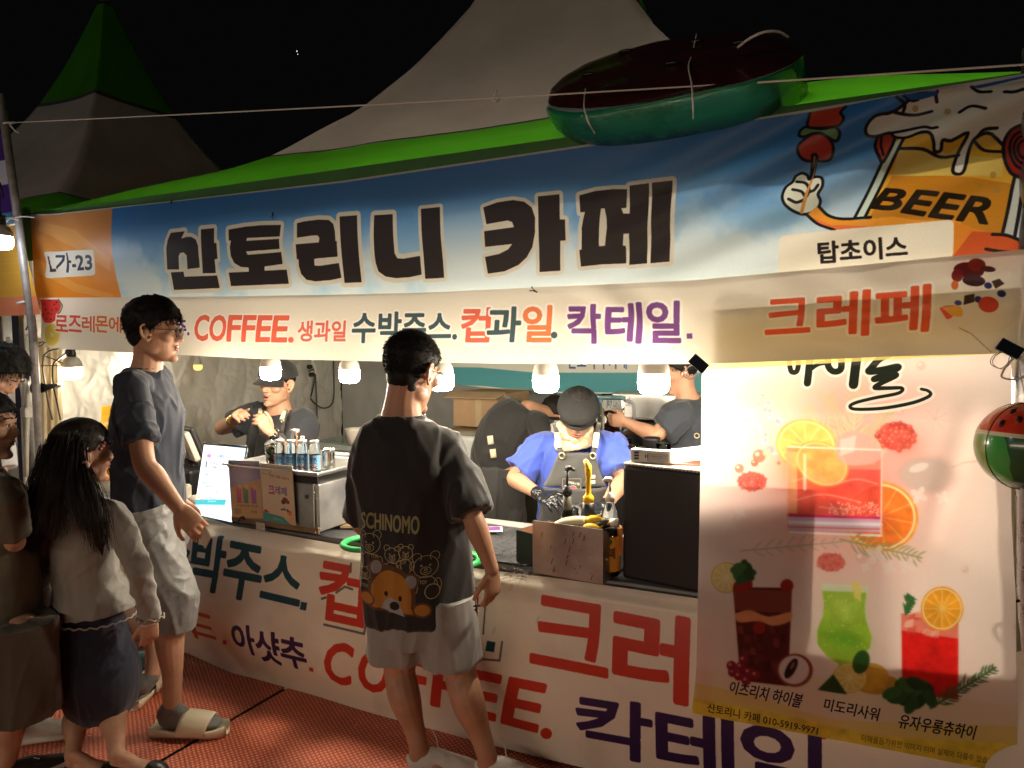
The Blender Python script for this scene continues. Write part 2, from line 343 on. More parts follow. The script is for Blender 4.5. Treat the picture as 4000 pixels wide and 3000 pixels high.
# the name, letter by letter
L1 = [[(140, 540), (248, 528), (222, 585), (262, 572), (300, 572), (335, 592), (352, 640), (358, 810), (262, 822), (260, 715), (238, 692), (208, 698), (197, 722), (195, 825), (103, 825), (103, 660), (115, 600)],
      [(375, 513), (478, 503), (478, 620), (497, 620), (500, 742), (478, 745), (482, 853), (380, 855)],
      [(130, 848), (230, 842), (236, 882), (492, 872), (512, 970), (155, 985)],
      [(590, 515), (720, 492), (850, 480), (998, 478), (990, 568), (735, 580), (730, 603), (985, 587), (988, 665), (725, 685), (738, 712), (1000, 690), (1008, 782), (865, 802), (865, 835), (1038, 826), (1052, 936), (600, 955), (583, 850), (742, 842), (740, 810), (680, 805), (630, 775), (605, 720), (600, 650), (610, 600), (593, 600)],
      [(1122, 465), (1180, 450), (1290, 436), (1370, 440), (1405, 470), (1420, 530), (1425, 605), (1435, 605), (1440, 725), (1270, 740), (1255, 745), (1258, 795), (1300, 797), (1448, 775), (1465, 890), (1380, 908), (1260, 918), (1190, 905), (1150, 860), (1135, 800), (1133, 745), (1120, 745), (1115, 630), (1295, 615), (1300, 580), (1285, 560), (1250, 560), (1125, 578)],
      [(1452, 412), (1588, 402), (1600, 600), (1610, 780), (1622, 925), (1488, 930), (1475, 760), (1465, 600)],
      [(1722, 402), (1866, 393), (1875, 560), (1885, 700), (1905, 738), (1950, 742), (2083, 720), (2092, 865), (2000, 885), (1890, 893), (1810, 880), (1755, 840), (1735, 770), (1728, 700), (1722, 550)]]
L2 = [[(85, 352), (232, 337), (245, 560), (262, 760), (268, 890), (120, 898), (110, 700), (95, 520)],
      [(572, 340), (680, 300), (800, 282), (890, 295), (950, 340), (978, 420), (980, 540), (960, 650), (915, 730), (850, 790), (740, 840), (610, 858), (590, 728), (700, 705), (770, 670), (803, 627), (592, 650), (583, 528), (815, 495), (800, 455), (765, 442), (600, 472)],
      [(997, 253), (1165, 236), (1172, 435), (1213, 435), (1218, 598), (1177, 602), (1177, 835), (1015, 846), (1012, 650), (1005, 450)],
      [(1320, 245), (1450, 210), (1580, 197), (1695, 198), (1688, 342), (1648, 345), (1665, 388), (1720, 388), (1720, 545), (1672, 548), (1665, 640), (1688, 642), (1690, 778), (1500, 785), (1338, 803), (1327, 675), (1345, 670), (1343, 500), (1355, 430), (1368, 375), (1332, 378)],
      [(1715, 170), (1865, 150), (1862, 400), (1855, 560), (1855, 778), (1715, 790)],
      [(1888, 147), (2048, 127), (2040, 330), (2030, 500), (2035, 650), (2032, 765), (1882, 778), (1885, 560)]]
HOLE = [(1492, 348), (1520, 348), (1535, 420), (1540, 500), (1528, 642), (1480, 645), (1478, 500), (1482, 420)]
LT = [(np.array(p) * K2 + (600, 640), .040) for p in L1] + [(np.array(p) * K2 + (1600, 640), .030) for p in L2]
for p, w in LT: c.line(p, w * .95, 'dcd6c8', closed=True)
for p, w in LT: c.poly(p, 'dcd6c8')
for p, w in LT: c.poly(p, '2c2526')
c.poly(np.array(HOLE) * K2 + (1600, 640), 'dcd6c8')
# the beer mug picture at the right
c.map = onplane(0, K2, K2, 2894, 240); INK = '1b1a1f'; lw = .0085
def shape(P, col, smooth=3, w=lw, ink=INK, a=1):
    P = catmull(np.array(list(P) + [P[0]]), smooth) if smooth else np.array(P); c.poly(P, col, a)
    if w: c.line(P, w, ink, closed=True)
shape([(545, 340), (530, 420), (515, 500), (560, 525), (700, 525), (770, 505), (800, 450), (775, 400), (815, 350), (820, 280), (560, 280)], 'c44434')
shape([(460, 540), (500, 512), (560, 525), (640, 535), (730, 522), (768, 560), (755, 612), (715, 620), (640, 580), (560, 570), (490, 595), (452, 580)], '6f9a66')
shape([(555, 575), (620, 570), (700, 620), (718, 690), (690, 760), (620, 772), (500, 770), (450, 730), (445, 670), (500, 610)], 'bf4233')
shape([(450, 1185), (545, 890), (555, 728), (580, 722), (590, 740), (560, 890), (480, 1190)], 'd79a52', 0)
shape([(420, 890), (470, 865), (515, 885), (530, 920), (580, 900), (630, 915), (635, 980), (600, 1040), (618, 1090), (590, 1150), (510, 1190), (430, 1180), (350, 1130), (320, 1060), (345, 980), (395, 940)], 'e8ecdf')
for q in ([(430, 935), (500, 950), (530, 1000), (520, 1045), (480, 1095)], [(400, 1000), (470, 1020), (500, 1060)], [(370, 1078), (430, 1105), (490, 1085)], [(600, 970), (570, 1010), (530, 1025)]): c.line(q, lw, INK, smooth=4)
c.poly([(555, 900), (590, 740), (565, 900), (480, 1190), (455, 1185), (490, 1060)], 'd79a52')
mug = [(1200, 600), (2230, 480), (2110, 1400), (880, 1225)]
c.poly(mug, 'e3b13c'); c.poly([(1190, 640), (1265, 600), (960, 1225), (885, 1225)], 'cfe3da')
c.poly([(1230, 700), (1450, 680), (1700, 730), (2040, 760), (2040, 900), (1180, 890)], 'ddc468')
c.poly([(1180, 885), (1500, 890), (1800, 910), (2110, 950), (2080, 1380), (1000, 1225)], 'c07a1e', .75)
c.line([(1200, 590), (885, 1225)], lw, INK); c.line([(1265, 610), (965, 1222)], lw, INK)
c.poly([(2140, 890), (2240, 880), (2130, 1400), (2030, 1380)], 'c9d2d0'); c.line([(2140, 890), (2030, 1385)], lw, INK); c.line([(2215, 890), (2130, 1400)], lw, INK)
shape([(1060, 590), (1150, 550), (1200, 600), (1110, 790), (1070, 740), (1045, 660)], 'b3432f'); c.line([(1100, 560), (1090, 650), (1110, 740)], lw * .8, INK, smooth=3)
foam = [(1380, 250), (1200, 390), (1050, 430), (975, 510), (985, 570), (1060, 575), (1160, 550), (1200, 590), (1290, 600), (1400, 560), (1470, 570), (1500, 640), (1510, 700), (1560, 690), (1570, 620), (1640, 620), (1770, 560), (1700, 700), (1650, 850), (1690, 885), (1740, 850), (1790, 660), (1850, 580), (1960, 560), (2100, 700), (2260, 650), (2300, 100), (1900, 120)]
shape(foam, 'e6e6de')
for q in ([(1200, 400), (1350, 412), (1490, 382)], [(1170, 552), (1260, 540), (1420, 515), (1480, 530), (1525, 525)], [(1700, 405), (1790, 355), (1900, 380)], [(1820, 610), (1900, 690), (2040, 710)], [(1240, 690), (1420, 690), (1560, 740), (1700, 725)],
          [(1210, 290), (1275, 340), (1265, 390)], [(1270, 280), (1330, 310), (1380, 300)], [(1530, 235), (1520, 260), (1530, 310)], [(1800, 185), (1860, 230), (1950, 235)], [(2050, 245), (2120, 250), (2212, 225)], [(1840, 590), (1900, 530), (2000, 515)]): c.line(q, lw, INK, smooth=4)
c.poly([(1265, 272), (1530, 232), (1525, 262), (1400, 300), (1320, 308)], '2f5fae'); c.poly([(1800, 185), (2260, 95), (2260, 120), (1860, 200)], '2f5fae')
shape([(2212, 480), (2110, 530), (2050, 640), (2050, 760), (2090, 850), (2150, 890), (2300, 900), (2300, 480)], '9c2d26')
for r_ in (70, 110, 150): c.line([(2212 + r_ * math.cos(a) * .8, 690 + r_ * math.sin(a)) for a in np.linspace(1.7, 4.6, 12)], lw * .8, INK)
for x, y, r_ in ((1965, 888, 26), (1870, 970, 20), (2000, 995, 30), (1900, 1060, 22), (1360, 365, 24), (1610, 390, 28)): c.ellipse((x, y), r_, 'a9883a', .6)
c.text('BEER', [(1085, 985), (1980, 1070), (1960, 1275), (1050, 1150)], '241c12', bold=.10, shear=.10)
arm = [(510, 1195), (605, 1130), (680, 1200), (800, 1235), (980, 1240), (1180, 1215), (1400, 1240), (1660, 1240), (1660, 1300), (900, 1340), (720, 1320), (600, 1270)]
c.poly(catmull(arm, 3), 'efa03a'); c.poly([(560, 1215), (700, 1280), (1000, 1290), (900, 1335), (720, 1320), (600, 1270)], 'e8704a', .8)
c.line([(605, 1130), (680, 1200), (800, 1232), (1010, 1222)], lw, INK, smooth=4); c.line([(510, 1195), (600, 1270), (730, 1322)], lw, INK, smooth=4)
c.poly([(1660, 1250), (1800, 1300), (2212, 1400), (2260, 1700), (1640, 1700)], 'e08a2c'); c.poly([(1640, 1540), (1800, 1330), (2060, 1340), (2260, 1420), (2260, 1600), (1640, 1700)], 'c84a2c', .75)
c.line([(1960, 1352), (2080, 1360), (2230, 1420)], lw, INK, smooth=4); c.line([(1910, 1465), (2030, 1485), (2100, 1490)], lw, INK, smooth=4)
c.poly(rrect([(295, 1362), (1660, 1232), (1652, 1540), (288, 1660)], 45), 'f1ebdc')
c.text('탑초이스', [(600, 1418), (1285, 1360), (1295, 1530), (605, 1578)], '231c1a', bold=.062)
c.map = onplane(0)
c.line([(40, 846), (205, 836), (741 * KP, 388 * KP + 5), (1476 * KP, 280 * KP + 5), (4100, 270)], .012, 'c9cdd0')
c.grain(.008); IMG_NAME = c.image('name_banner_print'); CAN1 = c

# ---- the cream menu banner below it
c = Canvas(-4.62, .62, 1.42, 2.12, 520, 'f3ecdb'); c.map = onplane(-.035)
def zl(P, k=3.16, ox=0, oy=1100): return np.asarray(P, float) / k + (ox, oy)
c.poly(zl([(490, 222), (710, 222), (752, 300), (742, 360), (700, 400), (700, 480), (640, 515), (570, 505), (525, 430), (510, 330)]), 'e0433f')
c.line(zl([(715, 220), (768, 300), (752, 370), (720, 400)]), .010, '4c7a4a')
for x, y in ((540, 275), (690, 255), (665, 280), (560, 345), (640, 350), (695, 340), (600, 390), (545, 410), (640, 400), (590, 460), (645, 465), (605, 232)): c.ellipse(zl((x, y)), 3.0, '2a1718')
c.ellipse(zl((645, 655)), (32, 47), 'f0e6b8', rot=.2); c.ellipse(zl((640, 655)), (28, 43), 'e6cf62', rot=.2); c.ellipse(zl((640, 655)), (8, 10), 'efe3a0')
ORG = ['e4593f', 'e4593f', 'e8703a', 'ea7c38', 'ea7c38', 'e8703a', 'e8703a']
X = np.linspace(220, 585, 8)
for i, ch in enumerate('로즈레몬에이드'):
    y0 = 1232 + i * 1.0; c.text(ch, [(X[i], y0), (X[i + 1] - 4, y0 + 2), (X[i + 1] - 4, y0 + 64), (X[i], y0 + 60)], ORG[i], bold=.062, outline=(.19, 'fbf6ec'), shear=.05)
c.text('아샷추.', [(592, 1243), (742, 1243), (742, 1314), (592, 1310)], '5b3b7c', bold=.062, outline=(.19, 'fbf6ec'))
w1 = lambda x0, y0, x1, y1, dy=0, o=(600, 640): [(o[0] + x0 / 2, o[1] + y0 / 2), (o[0] + x1 / 2, o[1] + (y0 + dy) / 2), (o[0] + x1 / 2, o[1] + (y1 + dy) / 2), (o[0] + x0 / 2, o[1] + y1 / 2)]
w2 = lambda *a: w1(*a, o=(1600, 640))
xs = [330, 447, 585, 700, 812, 935, 1065]
for i, ch in enumerate('COFFEE'): c.text(ch, w1(xs[i], 1186 + i, xs[i + 1] - 16, 1378 + i * 2), 'e96a50', bold=.075, outline=(.19, 'fdf9f0'), shear=.12)
c.ellipse((600 + 1078 / 2, 640 + 1375 / 2), 11, 'e96a50')
c.text('생과일', w1(1132, 1228, 1500, 1385), 'e2715a', bold=.062, outline=(.19, 'fdf9f0'))
c.text('수박주스.', [(1377, 1222), (1781, 1218), (1781, 1332), (1377, 1338)], '3f5658', bold=.062, outline=(.19, 'fdf9f0'))
c.text('컵', w2(402, 1128, 620, 1388), 'e56a50', bold=.062, outline=(.19, 'fdf9f0'), shear=.06); c.text('과', w2(608, 1122, 858, 1387), '42585a', bold=.062, outline=(.19, 'fdf9f0'), shear=.06)
c.text('일', w2(882, 1112, 1105, 1387), 'e9814f', bold=.062, outline=(.19, 'fdf9f0'), shear=.06); c.ellipse((1600 + 1125 / 2, 640 + 1338 / 2), 13, '3f5658')
for ch, a in zip('칵테일', ((1232, 1104, 1487, 1398), (1535, 1090, 1802, 1396), (1852, 1078, 2108, 1392))): c.text(ch, w2(*a), '7a4a8a', bold=.062, outline=(.19, 'fdf9f0'))
c.poly([(1600 + x / 2, 640 + y / 2) for x, y in ((2162, 1325), (2205, 1324), (2206, 1365), (2163, 1366))], '7a4a8a')
q4 = lambda *P: [(2894 + x / 2, 1000 + y / 2) for x, y in P]
c.text('크', q4((192, 350), (528, 328), (530, 590), (192, 610)), 'e65f3c', bold=.062, outline=(.19, 'fdf8ea'))
c.text('레', q4((600, 296), (1002, 268), (986, 612), (596, 632)), 'e65f3c', bold=.062, outline=(.19, 'fdf8ea'))
c.text('페', q4((1052, 256), (1475, 226), (1455, 580), (1052, 604)), 'e65f3c', bold=.062, outline=(.19, 'fdf8ea'))
c.map = onplane(-.035, K2, K2, 2894, 1000)
c.poly(catmull([(1720, 210), (1740, 330), (1700, 420), (1560, 440), (1640, 560), (1760, 600), (1980, 600), (2130, 520), (2212, 330), (2200, 150), (2080, 90), (1900, 170)], 3), 'efe6d6')
for x, y, rx, ry, col in ((1780, 110, 120, 60, '5a1f22'), (1840, 70, 70, 50, '7a2a22'), (1930, 100, 60, 22, '4d2a26'), (1820, 190, 90, 45, '43262a'), (1690, 150, 45, 50, '7c2320'), (1670, 225, 28, 38, 'd9703c'),
                          (1930, 230, 30, 26, '33356b'), (2030, 295, 34, 28, '33356b'), (1845, 340, 28, 26, '33356b'), (1688, 368, 28, 20, '4a4f96'), (1925, 380, 80, 62, 'd8492f')): c.ellipse((x, y), (rx, ry), col, rot=.1)
c.poly([(1960, 195), (2020, 175), (2058, 215), (1985, 255)], '4a382c'); c.poly([(1740, 310), (1820, 295), (1815, 360), (1728, 385)], '4a382c')
c.poly(catmull([(1540, 410), (1600, 390), (1700, 400), (1640, 480), (1600, 495)], 3), 'e9604a'); c.poly(catmull([(1560, 405), (1700, 395), (1720, 470), (1640, 470)], 3), 'f1b646')
c.poly([(1700, 560), (1770, 585), (1765, 600)], 'f1c66a')
c.line([(1700, 560), (1800, 610), (1950, 750)], .002, '9a8a70')
c.grain(.006); IMG_MENU = c.image('menu_banner_print'); CAN2 = c

# ---- the counter cloth
c = Canvas(-4.4, 1.6, -.12, .86, 480, 'efe4d2'); c.map = onplane(-.05)
g1 = lambda *P: [(650 + x / 2.765, 1980 + y / 2.765) for x, y in P]
g2 = lambda *P: [(1330 + x * K6, 2000 + y * K6) for x, y in P]
g0 = lambda *P: [(x * K6, 2000 + y * K6) for x, y in P]
TEAL = '1d4a55'; RED = 'cf3a26'
c.text('수', g1((-130, 225), (272, 290), (272, 850), (-130, 770)), TEAL, bold=.062)
c.text('박', g1((290, 300), (645, 352), (635, 905), (300, 840)), TEAL, bold=.062)
c.text('주', g1((655, 378), (1045, 455), (1040, 1000), (655, 925)), TEAL, bold=.062)
c.text('스', g1((1065, 500), (1470, 585), (1470, 1045), (1065, 945)), TEAL, bold=.062)
c.poly(g1((1492, 1008), (1556, 1020), (1552, 1100), (1487, 1085)), TEAL)
c.text('이', g1((150, 960), (385, 1040), (375, 1390), (140, 1300)), 'cc5a30', bold=.062, shear=-.1)
c.text('드', g1((345, 1082), (588, 1150), (588, 1405), (345, 1335)), 'cf5c34', bold=.062)
c.poly(g1((668, 1412), (706, 1420), (690, 1468), (650, 1462)), RED)
c.text('아', g0((1542, 690), (1682, 718), (1682, 918), (1542, 885)), '351c50', bold=.062)
c.text('샷', g0((1692, 728), (1842, 762), (1842, 982), (1692, 945)), '351c50', bold=.062)
c.text('추', g0((1852, 770), (2010, 805), (2010, 1012), (1852, 975)), '351c50', bold=.062)
c.poly(g0((2022, 985), (2048, 990), (2044, 1018), (2018, 1012)), RED)
c.text('컵', [(1256, 2184), (1432, 2218), (1430, 2440), (1256, 2400)], RED, bold=.062)
c.text('과', [(1480, 2225), (1650, 2262), (1650, 2500), (1480, 2462)], TEAL, bold=.062)
c.text('일', [(1690, 2272), (1868, 2308), (1868, 2555), (1690, 2515)], RED, bold=.062)
for q in ([(1284, 2430), (1436, 2468), (1446, 2400)], [(1320, 2312), (1352, 2290), (1382, 2300)], [(1368, 2204), (1370, 2235)], [(1266, 2335), (1282, 2330)]): c.line(q, .010, '6d6762')
c.line(g2((935, 560), (930, 780)), .007, '5c5a5a'); c.line(g2((878, 932), (1040, 946), (1052, 830)), .008, '6d6762'); c.poly(g2((957, 822), (1010, 832), (1003, 893), (948, 884)), '174a50')
tl, tr, br, bl = np.array((1296, 2492.)), np.array((2128, 2668.)), np.array((2110, 2856.)), np.array((1290, 2652.))
e = [0, .155, .33, .495, .66, .835, 1.0]
for i, ch in enumerate('COFFEE'):
    a, b = e[i], e[i + 1] - .04 * (i < 5); c.text(ch, [lerp(tl, tr, a), lerp(tl, tr, b), lerp(bl, br, b), lerp(bl, br, a)], RED, bold=.075, shear=.18)
c.ellipse(g2((1332, 1422))[0], 23, RED)
c.text('크', g2((1240, 545), (1720, 628), (1722, 1052), (1240, 955)), RED, bold=.062)
c.text('레', g2((1772, 600), (2390, 725), (2390, 1280), (1772, 1160)), RED, bold=.062)
c.text('페', g2((2500, 745), (3120, 870), (3120, 1420), (2500, 1300)), RED, bold=.062)
PUR = '2f1a4e'
c.text('칵', g2((1535, 1165), (2010, 1240), (2000, 1620), (1535, 1525)), PUR, bold=.062)
c.text('테', [(2572, 2748), (2862, 2800), (2862, 3080), (2572, 3020)], PUR, bold=.062)
c.text('일', [(2905, 2800), (3215, 2860), (3215, 3140), (2905, 3080)], PUR, bold=.062)
st = fbm(c.w, c.h, 90, 4, 11)[..., None]; c.im *= 1 - .06 * np.clip((st - .5) * 4, 0, 1)
for x, y in ((1350, 2160), (1990, 2300), (1935, 2460), (2020, 2280), (1500, 2540), (2100, 2420)): c.ellipse((x, y), (6, 16), 'b9ab94', .35, rot=.4)
c.grain(.006); IMG_CLOTH = c.image('counter_cloth_print'); CAN3 = c

# ---- the drinks poster
PY = -.07
def fyp(x, z):
    t = max(0, 1.50 - z); u = (x + .15); k = max(0, min(1, (z - 1.36) / .165)); k = k * k * (3 - 2 * k)
    y = PY - .018 * t - .012 * math.sin(u * 5.5 + 1) * min(1, t) - .012 * math.exp(-((x - .30 + .25 * t) / .03) ** 2) * math.exp(-t * 1.2) * min(1, t * 6) - .02 * max(0, (.32 - z)) * 4
    return y * (1 - k) + .014 * k

c = Canvas(-.98, .62, .12, 1.86, 900, 'f3e3da'); c.map = onsurf(fyp, KP, KP, 0, 0)
def soft(x, y, rx, ry, col, a=1, p=2): c.blob((x, y), 1, col, 0) if False else _soft(x, y, rx, ry, col, a, p)
def _soft(x, y, rx, ry, col, a, p):
    q = c.map([(x, y), (x + rx, y), (x, y + ry)]); m = c.map; c.map = lambda P: np.asarray(P, float).reshape(-1, 2)
    c.blob(q[0], (abs(q[1][0] - q[0][0]), abs(q[2][1] - q[0][1])), col, a, p); c.map = m
soft(1800, 1060, 230, 230, 'f0b3a4', .75); soft(1800, 1000, 150, 190, 'ea8070', .55); soft(1900, 1000, 160, 150, 'e79a93', .45); soft(1650, 1100, 120, 100, 'e5b5b2', .4); soft(1640, 850, 130, 60, 'f8e6c6', .7)
# rosemary, lavender, star anise, flowers
def sprig(x0, y0, x1, y1, n, L, col, w, a=.8, sd=0):
    r = random.Random(sd); d = np.array([x1 - x0, y1 - y0], float); Ld = np.hypot(*d); d /= Ld; nn = np.array([-d[1], d[0]])
    c.line([(x0, y0), (x1, y1)], w * 1.2, col, a)
    for i in range(n):
        t = .12 + .88 * i / n; p = np.array([x0, y0]) + d * Ld * t
        for sgn in (-1, 1):
            l = L * (1 - .5 * t) * r.uniform(.7, 1.15); q = p + (d * .75 + nn * sgn * r.uniform(.45, .85)) * l
            c.line([p, (p + q) / 2 + nn * sgn * l * .06, q], w, col, a, smooth=3, taper=True)
for a_ in ((1835, 1000, 1790, 850, 11, 55, 'cdc493', 1), (1840, 1000, 1850, 830, 12, 50, 'd2cda0', 2), (1845, 1000, 1925, 880, 12, 45, 'c2bd8c', 3), (1830, 1000, 1740, 880, 11, 45, 'd0c89a', 4), (1845, 1005, 1960, 925, 9, 35, 'd7cfa6', 5)): sprig(a_[0], a_[1], a_[2], a_[3], a_[4], a_[5], a_[6], .006, .75, a_[7])
for x0, y0, x1, y1, sd in ((1705, 940, 1645, 860, 1), (1690, 985, 1608, 905, 2)):
    r = random.Random(sd)
    for i in range(46):
        t = r.random(); c.ellipse((x0 + (x1 - x0) * t + r.gauss(0, 6), y0 + (y1 - y0) * t + r.gauss(0, 6)), (r.uniform(3, 6), r.uniform(2, 4)), r.choice(['c9bfcb', 'ddd3dc', 'b3a6b6', 'e6dfe2']), .8, rot=r.uniform(0, 3))
sprig(1690, 985, 1710, 1030, 2, 10, 'b9a3a0', .004, .7)
for x, y, r_, col in ((2020, 905, 24, 'cfae9c'), (1630, 1000, 8, 'c2604a'), (1640, 985, 14, 'e0725a'), (1597, 1012, 10, 'c9755f'), (1655, 978, 8, 'f4c2a0'), (1682, 1000, 4, 'c45'+'a4a')): 
    if r_ > 20:
        for k in range(8): c.line([(x, y), (x + r_ * 1.4 * math.cos(k * .785 + .2), y + r_ * math.sin(k * .785 + .2))], .008, col, .7, taper=True)
    else: c.ellipse((x, y), r_, col, .85); c.ellipse((x - r_ * .3, y - r_ * .3), r_ * .35, 'f6d8c8', .8)
for x, y, r_ in ((1990, 790, 10), (1945, 890, 8), (2085, 1230, 8), (1960, 1150, 10), (1860, 1205, 12)): c.ellipse((x, y), r_, 'e3b2a4', .5); c.ellipse((x - r_ * .3, y - r_ * .3), r_ * .4, 'fbece4', .7)
def raspberry(x, y, rx, ry, sd, a=.95):
    r = random.Random(sd); c.ellipse((x, y), (rx * .9, ry * .9), 'c0443c', a); pts = []
    for k in range(260):
        an, d = r.uniform(0, 6.283), r.random() ** .5; u, v = d * math.cos(an), d * math.sin(an)
        if all((u - p_[0]) ** 2 + (v - p_[1]) ** 2 > .060 for p_ in pts): pts.append((u, v))
    for u, v in pts: s_ = min(rx, ry) * r.uniform(.17, .23) * (1.1 - .25 * (u * u + v * v)); c.ellipse((x + u * rx * .9, y + v * ry * .9), (s_ * 1.1, s_), r.choice(['cf5248', 'dd6658', 'c8453d', 'd85a4a']), a, rot=r.uniform(0, 3)); c.ellipse((x + u * rx * .9 - s_ * .3, y + v * ry * .9 - s_ * .35), s_ * r.uniform(.2, .4), 'f3bfae', a * .7)
raspberry(1937, 942, 46, 34, 1); raspberry(1625, 1040, 34, 22, 2, .8); soft(1955, 960, 40, 30, 'e06a52', .4)
soft(2000, 1025, 70, 42, 'bfa49a', .9, 5); c.ellipse((2000, 1025), (54, 32), 'cbb3aa', .8); c.ellipse((1985, 1010), (22, 9), 'e9dcd6', .7, rot=-.3)
c.line([(2055, 1010), (2080, 1000), (2120, 995)], .003, 'c7a79a', .8)
def slice_(x, y, rx, ry, rot, rind, flesh, lines, a=1, n=10, half=None, gloss=0):
    m0 = c.map; co, si = math.cos(rot), math.sin(rot)
    T = lambda P: np.asarray(P) * (rx, ry) @ np.array([[co, si], [-si, co]]) + (x, y)
    ang = np.linspace(0, 2 * math.pi, 40) if half is None else np.linspace(half[0], half[1], 26)
    for k, col in ((1, rind), (.93, 'fbe7b4'), (.87, flesh)): c.poly(T(np.stack([np.cos(ang), np.sin(ang)], 1) * k), col, a)
    for k in range(n):
        t = 2 * math.pi * k / n
        if half is None or (half[0] <= t <= half[1]): c.line(T([(0.05 * math.cos(t), .05 * math.sin(t)), (.86 * math.cos(t), .86 * math.sin(t))]), .0045, lines, a * .7)
slice_(1902, 1116, 82, 76, .2, 'f29a35', 'ee7a2c', 'f9b95c', .95); soft(1890, 1120, 40, 35, 'e2452a', .5)
slice_(1742, 962, 66, 56, .25, 'f3b84a', 'f5c464', 'fbe3a2', .95)
# tumbler
G4 = [(1700, 965), (1905, 972), (1903, 1158), (1702, 1150)]
c.poly(G4, 'e26a55', .55)
c.poly([(1702, 1010), (1904, 1015), (1903, 1118), (1702, 1112)], 'dc3f38', .6); soft(1800, 1060, 90, 50, 'e2483c', .8); soft(1740, 1010, 60, 40, 'ef8438', .7)
slice_(1775, 1002, 62, 46, .5, 'f09a3c', 'f08a3a', 'f8b060', .6)
c.poly(catmull([(1805, 945), (1840, 930), (1880, 945), (1905, 975), (1890, 1000), (1830, 1005), (1805, 985)], 3), 'e0a9a0', .8); c.poly([(1815, 950), (1850, 940), (1845, 975), (1815, 985)], 'eed3cc', .7)
for q in ([(1710, 1040), (1760, 1030), (1800, 1045), (1850, 1035), (1895, 1045)], [(1720, 1080), (1780, 1068), (1860, 1085)], [(1770, 1095), (1830, 1100), (1890, 1090)]): c.line(q, .005, 'f1a08c', .6, smooth=4)
r = random.Random(5)
for i in range(150): c.ellipse((r.uniform(1790, 1900), r.uniform(1085, 1116)), r.uniform(.8, 2.2), 'f6c3b2', .8)
c.poly([(1702, 1112), (1903, 1118), (1903, 1150), (1702, 1145)], 'cbb3cf', .9); c.line([(1702, 1113), (1903, 1119)], .008, 'd02f62'); c.line([(1702, 1128), (1903, 1133)], .010, 'eadce6'); c.line([(1702, 1138), (1903, 1143)], .004, 'd65f4e'); c.line([(1702, 1149), (1903, 1157)], .007, 'f4ebe6')
c.poly([(1702, 975), (1722, 976), (1722, 1110), (1702, 1108)], 'f6c58a', .55); c.poly([(1735, 980), (1742, 980), (1742, 1060), (1735, 1060)], 'fbe6cf', .6)
c.line([G4[0], G4[1]], .005, 'f7e4dc', .9); c.line([G4[1], G4[2]], .005, 'f1c4b6', .9); c.line([G4[0], G4[3]], .005, 'e9a58e', .8)
sprig(1600, 1190, 1820, 1170, 8, 40, 'a9a183', .004, .6, 7); sprig(1815, 1165, 1990, 1205, 14, 45, '9c9a68', .005, .8, 8); raspberry(1795, 1215, 34, 22, 3, .55)
def flower(x, y, s_, a):
    for k in range(4): c.ellipse((x + s_ * .6 * math.cos(k * 1.57 + .5), y + s_ * .6 * math.sin(k * 1.57 + .5)), (s_ * .55, s_ * .36), 'f0dcd4', a, rot=k * 1.57 + .5)
for x, y, s_ in ((1892, 1198, 20), (1920, 1225, 16), (1960, 1222, 18), (1870, 1225, 10), (1985, 1070, 18), (2035, 1075, 14), (1570, 1130, 20), (1600, 1110, 12)): flower(x, y, s_, .75)
# yellow foot
c.poly([(1480, 1440), (1600, 1455), (1760, 1462), (2230, 1530), (2230, 1720), (1470, 1700)], 'e9d58a', .25); c.poly([(1480, 1470), (1620, 1500), (1800, 1555), (2230, 1570), (2230, 1750), (1450, 1750)], 'ecd24a', .45)
c.poly([(1480, 1505), (1700, 1545), (1900, 1590), (2230, 1610), (2230, 1750), (1450, 1750)], 'f0d52e', .65)
# the three drinks
slice_(1569, 1248, 33, 33, 0, 'd9b04a', 'ecd68c', 'f8edc2', 1, 10)
c.poly([(1583, 1268), (1711, 1270), (1702, 1482), (1600, 1470)], '5c1c1a'); c.poly([(1585, 1272), (1710, 1276), (1709, 1325), (1587, 1318)], '8a4030', .9)
c.poly(catmull([(1587, 1325), (1620, 1318), (1660, 1332), (1708, 1322), (1706, 1342), (1670, 1352), (1640, 1342), (1600, 1345), (1588, 1338)], 3), 'f0a06c', .95)
r = random.Random(9)
for i in range(26): x, y = r.uniform(1592, 1690), r.uniform(1345, 1455); c.poly([(x, y), (x + r.uniform(8, 18), y + r.uniform(-3, 3)), (x + r.uniform(8, 18), y + 18), (x + 1, y + 16)], r.choice(['8c3226', '6e2420', 'a4503a', '7b2a3a', '4a1212']), .6)
for x, y in ((1598, 1267), (1700, 1265), (1640, 1356), (1612, 1262)): c.ellipse((x, y), 14, '9c2420')
for k in range(9): x, y = 1605 + 14 * math.cos(k * 2.4), 1237 + 14 * math.sin(k * 2.4); c.ellipse((x, y), (15, 9), ['2f5a30', '3c6d3a', '274c2a'][k % 3], rot=k * .9)
for x, y in ((1583, 1452), (1600, 1440), (1617, 1452), (1596, 1460), (1612, 1470), (1632, 1458), (1580, 1438), (1606, 1425)): c.ellipse((x, y), 10.5, '8d2030'); c.ellipse((x - 3, y - 3), 3.5, 'e9a0a0', .8)
c.ellipse((1717, 1448), (39, 36), '8a4038'); c.ellipse((1715, 1447), (33, 31), 'e8dad6'); c.ellipse((1709, 1444), (10, 24), '2d1414', rot=.5); c.ellipse((1712, 1438), (3, 10), '8d6a5c', rot=.5)
gl = [(1774, 1262), (1874, 1268), (1869, 1310), (1872, 1340), (1884, 1375), (1880, 1400), (1856, 1425), (1836, 1436), (1834, 1450), (1812, 1450), (1812, 1434), (1786, 1418), (1766, 1392), (1765, 1362), (1778, 1330), (1780, 1300)]
